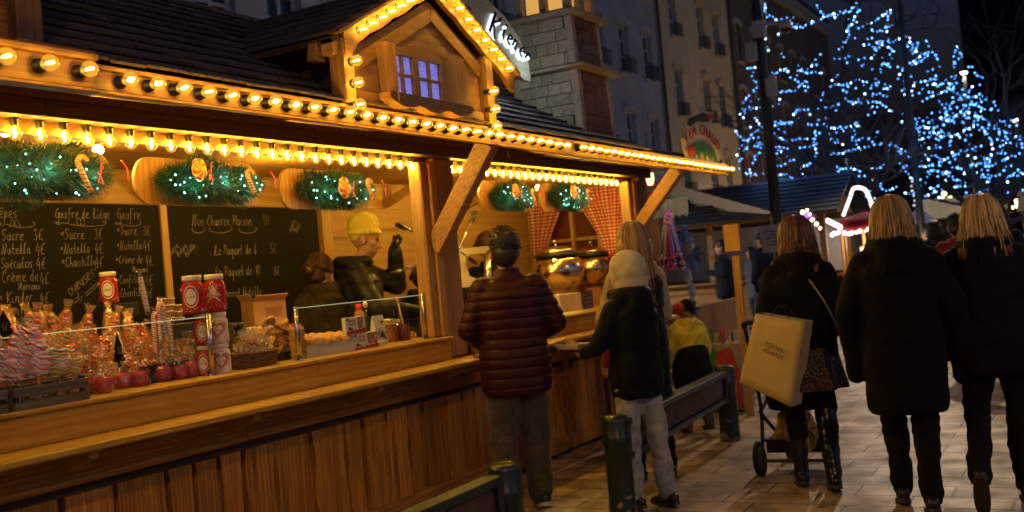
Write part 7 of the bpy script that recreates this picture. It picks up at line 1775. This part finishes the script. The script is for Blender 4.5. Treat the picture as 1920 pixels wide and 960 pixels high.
for i, (px, py) in enumerate(((1284, 440), (1296, 462), (1280, 486), (1300, 498), (1290, 522), (1306, 478), (1272, 455), (1299, 548), (1300, 580))):
    p = WX(px, py, 11.9 + .1 * (i % 2)); plush(p, .055 if i != 8 else .05, i, '%s plush animal, %s in the dangling bunch right of the glitter wands' % (('blue', 'white', 'navy')[i % 3], ('top', 'upper', 'mid left', 'mid right', 'middle', 'right', 'left', 'low', 'lowest')[i]))
bm = BM(); tube(bm, [WX(1288, 420, 12.0), WX(1300, 575, 12.0)], .006, 5); tag(recenter(obj('toy_string', bm, M_black), WX(1288, 420, 12.0)), 'dark string from which the blue plush animals dangle', 'string')
bm = BM(); tube(bm, [(11.9, 3.9, 2.1), (12.1, 5.3, 2.12)], .02, 6); tag(recenter(obj('toy_rail', bm, M_black), (12, 4.6, 2.1)), 'rail carrying the hanging toys at the second stall', 'rail')
# wooden post with its board, painted elf bin
pa, pb_ = WX(1384, 422, 9.6), WX(1400, 690, 9.6)
t = thing('wooden_paddle_post', 'pale wooden pole with a thick board at its top, standing by the toy bin', 'post', (9.6, pb_.y, 0))
bm = BM(); bx(bm, 9.57, 9.61, pb_.y - .035, pb_.y + .035, 0, 1.50, .003); obj('pole', bm, M_framez, t)
zt, zm = WX(1383, 420, 9.6).z, WX(1390, 470, 9.6).z; bm = BM(); bx(bm, 9.54, 9.60, pb_.y - .075, pb_.y + .075, zm, zt, .004); 
for v in bm.verts: v.co.x -= .035
obj('top_board', bm, M_framez, t)
bz = 9.75; t = thing('toy_bin', 'low bin painted with a green and red holly figure, full of bright striped toys', 'toy bin', (bz, WX(1355, 690, bz).y, 0))
y0b, y1b = WX(1390, 690, bz).y, WX(1305, 690, bz).y; ztop = WX(1350, 645, bz).z
bm = BM(); bx(bm, bz, bz + .35, y0b, y1b, .02, ztop, .006); obj('bin_body', bm, plain('bin_beige', (.26, .22, .18), .7), t)
M_g2 = plain('holly_paint', (.02, .16, .03), .6)
def MX(y, z): return Matrix(((0, 1, 0, bz - .012), (1, 0, 0, y), (0, 0, 1, z), (0, 0, 0, 1)))
w_b = y1b - y0b
bm = BM(); poly(bm, [(w_b * .45, ztop * .15), (w_b * .5, ztop * .5), (w_b * .36, ztop * .8), (w_b * .6, ztop * .96), (w_b * .72, ztop * .75), (w_b * .9, ztop * .6), (w_b * .98, ztop * .1)], .008, MX(y0b, 0)); obj('green_print', bm, M_g2, t)
bm = BM(); poly(bm, [(0, ztop * .05), (w_b * .05, ztop * .6), (w_b * .2, ztop * .95), (w_b * .48, ztop * .9), (w_b * .56, ztop * .7), (w_b * .4, ztop * .5), (w_b * .25, ztop * .2)], .008, Matrix.Translation((-.004, 0, 0)) @ MX(y0b, 0)); obj('red_print', bm, M_redp, t)
bm = BM(); poly(bm, [(w_b * .6 + .05 * math.sin(a), ztop * .3 + .07 * math.cos(a)) for a in (k * .63 for k in range(10))], .008, Matrix.Translation((-.01, 0, 0)) @ MX(y0b, 0)); obj('yellow_print', bm, M_icingy, t)
rr = random.Random(8); cols_ = (foil[0], foil[1], foil[3], M_redp, M_g2, M_bluep)
for i in range(16):
    y = y0b + .06 + (w_b - .12) * i / 15; bm = BM(); x_ = bz + .1 + .1 * (i % 2); tube(bm, [(x_, y, ztop * .6), (x_ + rr.uniform(-.05, .05), y + rr.uniform(-.06, .06), ztop + rr.uniform(.06, .16))], .013, 7)
    tag(recenter(obj('toy_stick', bm, cols_[i % 6]), (x_, y, ztop)), '%s stick toy, %s of the bin' % (('gold', 'pink', 'silver', 'red', 'green', 'blue')[i % 6], ('right end', 'right half', 'left half', 'left end')[min(3, i // 4)]), 'toy', 'stick toys in the painted bin')

# ================================================================ lamp post, ride, lights
M_pole = plain('pole_paint', (.02, .03, .036), .35)
pp = WX(1455, 400, 14)
t = thing('camera_post', 'tall dark steel post with white camera housings and a notice near the lit tree', 'post', (14, pp.y, 0))
bm = BM(); tube(bm, [(14, pp.y, 0), (14, pp.y, 8)], [.085, .06], 14); obj('pole', bm, M_pole, t, True)
M_white = plain('housing_white', (.45, .45, .47), .5)
for (px, py, dx, nm) in ((1455, 52, 1, 'dome_camera'), (1447, 163, 0, 'relay_box'), (1410, 98, 0, 'relay_box')):
    c = WX(px, py, 13.9)
    if nm == 'dome_camera':
        bm = BM(); lathe(bm, [(.03, .09), (.075, .07), (.085, .02), (.085, -.03)], 18, (13.9, c.y - .12, c.z)); o = obj(nm, bm, M_white, t, True)
        bm = BM(); ball(bm, (13.9, c.y - .12, c.z - .035), .07, 16, 10); obj('dome', bm, M_eye, o, True)
        bm = BM(); beam(bm, (13.95, pp.y, c.z + .1), (13.9, c.y - .1, c.z + .06), .05, .05); bx(bm, 13.86, 13.99, pp.y - .11, pp.y + .05, c.z - .08, c.z + .14, .01); obj('arm', bm, M_white, t)
    else: bm = BM(); bx(bm, 13.84, 13.93, c.y - .07, c.y + .07, c.z - .12, c.z + .12, .008); obj(nm, bm, M_white, t)
c = WX(1462, 440, 13.7); bm = BM(); bx(bm, 13.7, 13.71, c.y - .28, c.y + .25, c.z - .22, c.z + .14); obj('notice', bm, plain('notice_paper', (.36, .38, .45), .6), t)
bm = BM(); 
for k in range(5): bx(bm, 13.693, 13.698, c.y - .2, c.y + .18 - .05 * (k % 2), c.z + .05 - k * .045, c.z + .062 - k * .045)
obj('notice_lines', bm, M_slate, t)
# ride / round kiosk with a lit arch
RXx = 21.0
def RW(px, py, x=RXx): return WX(px, py, x)
M_hot = emis('white_bulbs', (1, .93, .86), 4, 'NONE'); M_rc = plain('canopy_red', (.5, .02, .03), .5)
cR = RW(1612, 420); t = thing('round_kiosk', 'round fairground kiosk with red canopy and a white glowing peaked arch on top', 'kiosk', (RXx + .6, cR.y, 0))
bm = BM(); zc = cR.z; lathe(bm, [(.62, zc - .12), (.60, zc), (.45, zc + .13), (.15, zc + .22), (.05, zc + .25)], 20, (RXx + .6, cR.y, 0)); obj('canopy', bm, M_rc, t, True)
bm = BM()
for k in range(26): a = k * 2 * PI / 26; ico(bm, (RXx + .6 + .66 * math.cos(a), cR.y + .66 * math.sin(a), zc - .14 + .02 * math.sin(a * 6)), .042)
for k in range(10): ico(bm, (RXx + .15 , cR.y + .38 + .03 * k - .02, zc - .05 + .02 * k), .05)
o = obj('canopy_bulbs', bm, M_hot, t)
bm = BM(); arch = [RW(px, py, RXx + .5) for px, py in ((1582, 402), (1588, 386), (1594, 370), (1600, 354), (1612, 352), (1622, 356), (1628, 366), (1634, 380), (1640, 392))]
ap_ = smoothed(arch, 4)
for k, p in enumerate(ap_): ico(bm, p, .036)
obj('arch_bulbs', bm, M_hot, t)
bm = BM(); tube(bm, ap_, .03, 6); obj('arch_frame', bm, M_rc, t)
bm = BM(); lathe(bm, [(.55, 0), (.55, .9), (.60, .92), (.60, .96)], 20, (RXx + .6, cR.y, 0)); obj('counter_drum', bm, plain('orange_drum', (.4, .12, .03), .5), t)
for k in range(6): a = k * PI / 3 + .3; bm = BM(); tube(bm, [(RXx + .6 + .52 * math.cos(a), cR.y + .52 * math.sin(a), .96), (RXx + .6 + .52 * math.cos(a), cR.y + .52 * math.sin(a), zc - .1)], .03, 8); obj('column', bm, M_framez, t)
bm = BM(); bx(bm, RXx + .45, RXx + .75, cR.y - .12, cR.y + .12, 1.1, 1.45); obj('lit_display', bm, emis('display_glow', (1, .6, .35), 2.2), t)
lt = bpy.data.lights.new('kiosk_lamp', 'POINT'); lt.color = (1, .72, .5); lt.energy = 40; lt.shadow_soft_size = .15; lo = bpy.data.objects.new('kiosk_lamp', lt); COL.objects.link(lo); lo.parent = t; lo.location = (0, 0, zc - .3)
# strings of coloured and cream lamps near the kiosk and far away
def dots(name, lab, cat, pts, m_, r_, wire=True, grp=None):
    t = thing(name, lab, cat, pts[0], group=grp); bm = BM()
    for p in pts: ico(bm, p, r_ * random.uniform(.7, 1.25))
    o = obj('lights', bm, m_, t); o['kind'] = 'stuff'
    if wire and len(pts) > 1: bm = BM(); tube(bm, pts, .006, 3); obj('cable', bm, M_black, t)
    return t
M_creaml = emis('cream_led', (1, .8, .35), 8, 'NONE'); M_purple = emis('purple_led', (.5, .12, .8), 1.6, 'NONE'); M_cyan = emis('cyan_led', (.1, .7, .9), 2.5, 'NONE')
dots('light_string', 'short string of cream lamps hanging right above the brown haired woman', 'light string', [WX(px, py, 16) for px, py in ((1505, 398), (1513, 394), (1518, 402), (1523, 412), (1531, 420), (1538, 428))], M_creaml, .03)
t = thing('purple_ornament', 'blurred purple star ornament above the brown haired woman', 'ornament', WX(1512, 408, 16.2)); bm = BM(); ball(bm, WX(1512, 408, 16.2), (.05, .16, .09), 10, 8); obj('ornament_body', bm, plain('purple_felt', (.30, .05, .5), .6), t); bm = BM(); ico(bm, WX(1512, 404, 16.0), .05); obj('inner_light', bm, M_purple, t)
t = thing('cyan_ornament', 'faint teal lit ball hanging in the tree left of the kiosk', 'ornament', WX(1467, 350, 23)); bm = BM(); ball(bm, WX(1467, 350, 23), .2, 12, 8); obj('ornament_body', bm, emis('dim_teal', (.02, .22, .3), .5), t, True)
rr = random.Random(21)
for k, (cx_, cy_, n_, sp_) in enumerate(((1790, 396, 16, 16), (1905, 385, 12, 14), (1775, 372, 5, 8), (1830, 440, 5, 30))):
    pts = [WX(cx_ + rr.gauss(0, sp_), cy_ + rr.gauss(0, sp_ * .35), 52) for _ in range(n_)]; pts.sort(key=lambda p: -p.y)
    dots('light_string', 'cluster of blurred cream lamps far across the square, %s' % ('right of the long coated woman', 'at the right photo edge', 'the small one higher up', 'scattered low over the crowd')[k], 'light string', pts, M_creaml, .10)
dots('light_string', 'few cyan lamps glowing at a far stall over the crowd', 'light string', [WX(px, py, 40) for px, py in ((1757, 433), (1785, 430), (1792, 436))], M_cyan, .14)
FACL = None
t = thing('white_tent', 'small pale pointed tent roof far behind the long coated woman', 'tent', (26, WX(1722, 400, 26).y, 0)); yc = WX(1722, 400, 26).y
bm = BM(); vs = [bm.verts.new(p) for p in ((25.6, yc - .4, 1.85), (25.6, yc + .4, 1.85), (26.4, yc + .4, 1.85), (26.4, yc - .4, 1.85), (26, yc, 2.25))]
for k in range(4): bm.faces.new((vs[k], vs[(k + 1) % 4], vs[4]))
bm.faces.new(vs[:4][::-1]); obj('roof', bm, plain('tent_cloth', (.55, .55, .6), .8), t)
for (a, c) in ((25.65, -.35), (25.65, .35), (26.35, -.35), (26.35, .35)): bm = BM(); tube(bm, [(a, yc + c, 0), (a, yc + c, 1.85)], .03, 6); obj('pole', bm, M_slate, t)
# row of far market huts across the square, under the tree
for k, (x, y, lab) in enumerate(((44, 1.0, 'far dark market hut at the right end of the square'), (42, 4.4, 'far dark market hut behind the crowd'), (40, 8.0, 'far dark market hut behind the kiosk'), (30, 8.2, 'dark market hut beyond the queueing men'))):
    chalet(x, x + 2.6, y - 1.3, y + 1.3, lab)
# far street lamps seen lit, then STREET, part of it added fill
def street_lamp(x, y, z, lab, energy, col=(1, .72, .42), rad=.12, group='street lamps', arm=0):
    t = thing('street_lamp', lab, 'street lamp', (x, y, 0), group=group)
    bm = BM(); tube(bm, [(x, y, 0), (x, y, z + .1)], [.09, .05], 10); tube(bm, [(x, y, z + .08), (x - arm, y, z + .16)], .03, 8); obj('pole', bm, M_pole, t)
    bm = BM(); bx(bm, x - arm - .25, x - arm + .25, y - .13, y + .13, z + .13, z + .22, .02); obj('head', bm, M_slate, t)
    bm = BM(); bx(bm, x - arm - .18, x - arm + .18, y - .1, y + .1, z + .10, z + .128); obj('lens', bm, emis('street_lens', col, 25, 'NONE'), t)
    if energy:
        lt = bpy.data.lights.new('street_lamp_light', 'SPOT'); lt.spot_size = R(165); lt.spot_blend = .6; lt.color = col; lt.energy = energy; lt.shadow_soft_size = rad; lo = bpy.data.objects.new('street_lamp_light', lt); COL.objects.link(lo); lo.parent = t; lo.location = (-arm, 0, z + .05)
        if z > 8: lt.spot_size = R(75); lt.spot_blend = .5; lo.rotation_euler = (Vector((8, 2.2, 0)) - Vector((x, y, z))).to_track_quat('-Z', 'Y').to_euler()
p = WX(1808, 142, 45); street_lamp(45, p.y, p.z, 'lit street lamp showing between the blue lights of the tree', 2500)
p = WX(1905, 230, 60); street_lamp(60, p.y, p.z, 'smaller lit street lamp at the right edge', 1500)
for (x, y, z, e, lab, col) in STREET: street_lamp(x, y, z, lab, e, col)

# ================================================================ trees hung with blue-white lights
M_bark = plain('bark', (.075, .05, .04), .9, var=.3, scale=20, bmp=.5, bscale=18)
M_led = emis('blue_white_led', (.08, .30, 1.0), LED_S, 'NONE'); M_led2 = emis('white_led', (.40, .66, 1.0), LED_S * 1.5, 'NONE')
def tree(base, h, rad, lab, seed, depthmax=5):
    rr = random.Random(seed); t = thing('tree', lab, 'tree', base); b0 = Vector(base)
    tr, cr = BM(), BM(); pts = [b0, b0 + Vector((.05, .05, h * .12)), b0 + Vector((0, .1, h * .25))]; tube(tr, smoothed(pts, 4), [.30 - .012 * i for i in range(9)], 12); obj('trunk', tr, M_bark, t, True)
    tips = []
    def grow(p, d, L, r_, k):
        q = [p]; n = 4
        for i in range(n):
            d = (d + Vector((rr.gauss(0, .14), rr.gauss(0, .14), rr.gauss(.03, .10)))).normalized(); p = p + d * L / n; q.append(p)
        tube(cr, q, [r_ * (1 - .14 * i) for i in range(n + 1)], 5 if k < 3 else 3, cap=False)
        if k >= 2: tips.append(q)
        if k < depthmax:
            for _ in range(rr.choice((2, 3, 3)) if k < 4 else 3):
                a = rr.choice(q[2:]); dv = Vector((rr.gauss(0, 1), rr.gauss(0, 1), rr.gauss(.1, .6))); e = (d * 1.1 + dv * .62).normalized()
                grow(a, e, L * rr.uniform(.62, .82), r_ * .55, k + 1)
    top = pts[-1]
    for i in range(7):
        a = i * 2 * PI / 7 + rr.uniform(-.3, .3); grow(top + Vector((0, 0, rr.uniform(-.3, .8))), Vector((math.cos(a), math.sin(a), rr.uniform(.25, 1.1))).normalized(), rad * rr.uniform(.55, .7), .11, 0)
    grow(top, Vector((0, 0, 1)), h * .35, .16, 0)
    obj('crown', cr, M_bark, t)
    for k in range(3):
        lt = bpy.data.lights.new('led_glow', 'POINT'); lt.color = (.16, .42, 1); lt.energy = 16; lt.shadow_soft_size = .6
        lo = bpy.data.objects.new('led_glow', lt); COL.objects.link(lo); lo.parent = t; lo.location = (rr.uniform(-2.5, -1.5), (k - 1) * rad * .6, h * (.38 + .16 * (k % 2)))
    return tips
# light strings: each follows a run of twigs; traced runs first, then fill
RUNS = [
 [(1436,0),(1434,20),(1440,38),(1432,60),(1436,78),(1442,98)], [(1480,42),(1505,50),(1530,40),(1560,26),(1590,22),(1605,8),(1612,20),(1600,36)], [(1530,10),(1545,32),(1570,30)],
 [(1575,90),(1590,70),(1592,50),(1606,40)], [(1606,52),(1630,44),(1650,32),(1670,20),(1664,44),(1655,58),(1635,58)], [(1640,88),(1655,90),(1668,80),(1685,72),(1695,68)], [(1694,60),(1705,78),(1712,88),(1705,100)],
 [(1714,100),(1722,80),(1735,76),(1742,84)], [(1708,120),(1722,108),(1735,100),(1748,98),(1760,112)], [(1682,140),(1700,125),(1722,118),(1738,105)], [(1790,125),(1788,105),(1795,88),(1804,108),(1790,118)],
 [(1808,122),(1822,126),(1832,142),(1842,146)], [(1765,160),(1778,145),(1792,142),(1780,165),(1795,175)], [(1800,178),(1815,182),(1825,195),(1840,202),(1855,206),(1868,196)], [(1430,150),(1440,140),(1452,138),(1470,132),(1490,130),(1510,136),(1540,136)],
 [(1440,178),(1470,172),(1495,170),(1500,160),(1518,152)], [(1400,128),(1415,130),(1408,148),(1422,160),(1410,175),(1395,188),(1392,205),(1396,225)], [(1396,210),(1412,204),(1425,200)], [(1380,245),(1382,250),(1388,258),(1402,262),(1400,276)],
 [(1428,240),(1412,250),(1404,265),(1398,280),(1392,295),(1380,305),(1376,310),(1392,320),(1402,326),(1420,328)], [(1425,268),(1432,278),(1420,290),(1412,305),(1408,318),(1410,330)], [(1395,352),(1404,345),(1402,358),(1412,364)],
 [(1452,228),(1470,230),(1486,230),(1452,235)], [(1480,218),(1495,208),(1520,205),(1545,202),(1560,200),(1575,196),(1590,190),(1610,192),(1640,190)], [(1452,258),(1475,262),(1508,260),(1530,262),(1550,262),(1580,262),(1605,262),(1628,258)],
 [(1500,278),(1525,272),(1528,250),(1530,290),(1525,305),(1508,312),(1518,308)], [(1450,276),(1465,278),(1480,278)], [(1560,290),(1580,284),(1605,280),(1630,274),(1655,270),(1668,272)], [(1545,235),(1560,240),(1580,240),(1607,230)],
 [(1560,160),(1582,158),(1600,156),(1612,150),(1625,155),(1632,165),(1645,160)], [(1540,185),(1545,172),(1555,165),(1562,150),(1570,140)], [(1568,110),(1590,106),(1610,112),(1625,105)], [(1636,88),(1648,98),(1654,110),(1652,128),(1652,135)],
 [(1655,165),(1670,168),(1690,168),(1705,165),(1700,180)], [(1640,190),(1655,198),(1672,208)], [(1668,270),(1685,282),(1700,298),(1715,308),(1735,312),(1750,310),(1770,300),(1790,290),(1815,282),(1840,274)], [(1680,225),(1695,230),(1700,240),(1715,242),(1735,238),(1750,240)],
 [(1725,262),(1745,258),(1760,260),(1780,256),(1800,250),(1818,242)], [(1730,190),(1750,180),(1770,172),(1788,165)], [(1840,220),(1855,230),(1870,232),(1885,220),(1888,212)], [(1845,245),(1858,262),(1862,282),(1855,300),(1848,312)],
 [(1430,325),(1450,330),(1470,326),(1490,336),(1505,338)], [(1530,355),(1528,368),(1532,380),(1520,378)], [(1560,366),(1575,362),(1590,352)], [(1650,345),(1655,355),(1668,358),(1680,350)], [(1690,362),(1710,362),(1730,368),(1750,362),(1760,372)],
 [(1775,360),(1795,352),(1815,345),(1830,335),(1850,328)], [(1832,365),(1845,360),(1850,345),(1855,335)], [(1770,322),(1790,335),(1810,342)], [(1870,345),(1885,350),(1905,352),(1918,356)], [(1880,300),(1900,292),(1918,290)], [(1895,252),(1910,262),(1919,275)],
 [(1566,322),(1590,315),(1612,318),(1640,316),(1655,312)], [(1680,300),(1700,316)], [(1875,275),(1890,262),(1905,255),(1919,258)], [(1578,320),(1600,330)], [(1815,312),(1835,305),(1845,295)], [(1892,330),(1908,322),(1919,325)]]
tree((24.5, 4.55, 0), 8.5, 2.3, 'large bare tree hung with blue and white lights, left half of the illuminated crown', 3)
tree((33, 2.4, 0), 7.5, 2.9, 'second bare tree hung with blue lights, lower and farther right', 5)
rr = random.Random(77); LG = 'blue and white light strings in the bare trees'
def place(px, py, x): return WX(px + rr.gauss(0, 1.2), py + rr.gauss(0, 1.2), x)
def led_string(run, x, lab, spacing=5.0):
    pts = []
    for (a, b2), (c, d) in zip(run, run[1:]):
        L = math.hypot(c - a, d - b2); n = max(1, int(L / spacing))
        for k in range(n): pts.append((a + (c - a) * k / n, b2 + (d - b2) * k / n))
    pts.append(run[-1]); w = []; xx = x
    for q in pts: xx += rr.gauss(0, .12); w.append(place(q[0], q[1], xx))
    t = thing('light_string', lab, 'light string', w[0], group=LG); sc_ = x / 26.0
    for m_, sel in ((M_led, 0), (M_led2, 1)):
        bm = BM()
        for i, p in enumerate(w):
            if (rr.random() < .22) == bool(sel): ico(bm, p, .0135 * sc_ * rr.uniform(.6, 1.4), 1)
        if len(bm.verts): o = obj('lights', bm, m_, t); o['kind'] = 'stuff'
        else: bm.free()
    bm = BM(); tube(bm, w, .006, 3); obj('cable', bm, M_bark, t)
for i, run in enumerate(RUNS):
    mx = sum(q[0] for q in run) / len(run); my = sum(q[1] for q in run) / len(run); x = rr.uniform(22.5, 27) if mx < 1700 else rr.uniform(29, 35)
    vert = 'top' if my < 110 else ('upper' if my < 190 else ('middle' if my < 280 else 'lower'))
    hor = 'left' if mx < 1480 else ('centre left' if mx < 1600 else ('centre' if mx < 1720 else ('right' if mx < 1840 else 'far right')))
    led_string(run, x, 'string of blue-white lights in the %s %s of the crowns, %s' % (vert, hor, 'long and wavy' if len(run) > 6 else ('short' if len(run) < 4 else 'bending')))
def inside(px, py):
    top = 0 if px < 1620 else (px - 1620) * .62 + (0 if px > 1700 else -10); return 1378 < px < 1919 and top + 20 < py < 372 and not (px < 1430 and py < 120)
for i in range(185):
    for _ in range(50):
        px, py = rr.uniform(1385, 1919), rr.uniform(0, 370)
        if rr.random() < (.35 if px < 1600 else (.55 if px < 1720 else 1)) and inside(px, py): break
    a = rr.choice((0, PI)) + rr.gauss(-.35, .5); run = [(px, py)]
    for k in range(rr.choice((2, 3, 4))):
        a += rr.gauss(0, .7); px += rr.uniform(9, 16) * math.cos(a); py += rr.uniform(7, 12) * math.sin(a)
        if not inside(px, py): break
        run.append((px, py))
    if len(run) < 2: continue
    hor = 'left' if px < 1480 else ('centre left' if px < 1600 else ('centre' if px < 1720 else ('right' if px < 1840 else 'far right')))
    led_string(run, rr.uniform(23, 28) if px < 1700 else rr.uniform(30, 37), 'faint short string of blue lights deep in the %s %s of the crowns' % ('upper' if py < 190 else 'lower', hor), 6.2)
# spiral of tiny lamps on the thin post among the trees
dots('light_string', 'pale vertical string of tiny lamps on a thin post right of the kiosk', 'light string', [WX(1712 + 3 * math.sin(k), 250 + 9 * k, 24) for k in range(16)], emis('pale_led', (.6, .6, .55), 1.6, 'NONE'), .025)

# remove the templates
for o in PROTO:
    for c in list(o.children):
        for g in list(c.children): bpy.data.objects.remove(g)
        bpy.data.objects.remove(c)
    bpy.data.objects.remove(o)
# ================================================================ camera, sky, exposure
cam = bpy.data.cameras.new('camera'); co = bpy.data.objects.new('camera', cam); COL.objects.link(co); sc.camera = co
cam.sensor_width = 36; cam.lens = FPX / 1920 * 36; cam.clip_end = 600; cam.clip_start = .05
# camera axes in the world: right, up, back
rt = Vector((BX.x, BY.x, BZ.x)); dn = Vector((BX.y, BY.y, BZ.y)); fw = Vector((BX.z, BY.z, BZ.z))
Mc = Matrix((rt, -dn, -fw)).transposed().to_4x4(); Mc.translation = EYE; co.matrix_world = Mc
cam.dof.use_dof = True; cam.dof.focus_distance = 5.2; cam.dof.aperture_fstop = 2.4
w = bpy.data.worlds.new('World'); sc.world = w; w.use_nodes = True; nt = w.node_tree
sk = nt.nodes.new('ShaderNodeTexSky'); sk.sky_type = 'NISHITA'; sk.sun_disc = False; sk.sun_elevation = R(-4); sk.sun_rotation = R(200)
mx = nt.nodes.new('ShaderNodeMix'); mx.data_type = 'RGBA'; mx.blend_type = 'MULTIPLY'; mx.inputs[0].default_value = 1; mx.inputs[7].default_value = (.30, .48, 1, 1)
nt.links.new(sk.outputs[0], mx.inputs[6]); nt.links.new(mx.outputs[2], nt.nodes['Background'].inputs[0]); nt.nodes['Background'].inputs[1].default_value = SKY_S
vs = sc.view_settings; vs.view_transform = 'Standard'; vs.look = 'None'; vs.exposure = EXPO; vs.gamma = 1; vs.use_curve_mapping = False
sc.render.engine = 'CYCLES'
cy = sc.cycles; cy.use_denoising = True; cy.use_light_tree = True; cy.sample_clamp_indirect = 4; cy.sample_clamp_direct = 0
cy.max_bounces = 5; cy.diffuse_bounces = 2; cy.glossy_bounces = 2; cy.transmission_bounces = 2; cy.transparent_max_bounces = 24; cy.caustics_reflective = False; cy.caustics_refractive = False
for o in sc.objects:
    if o.get('label') and len(o['label'].replace('-', ' ').split()) > 16: print('LONGLABEL', len(o['label'].split()), o['label'])
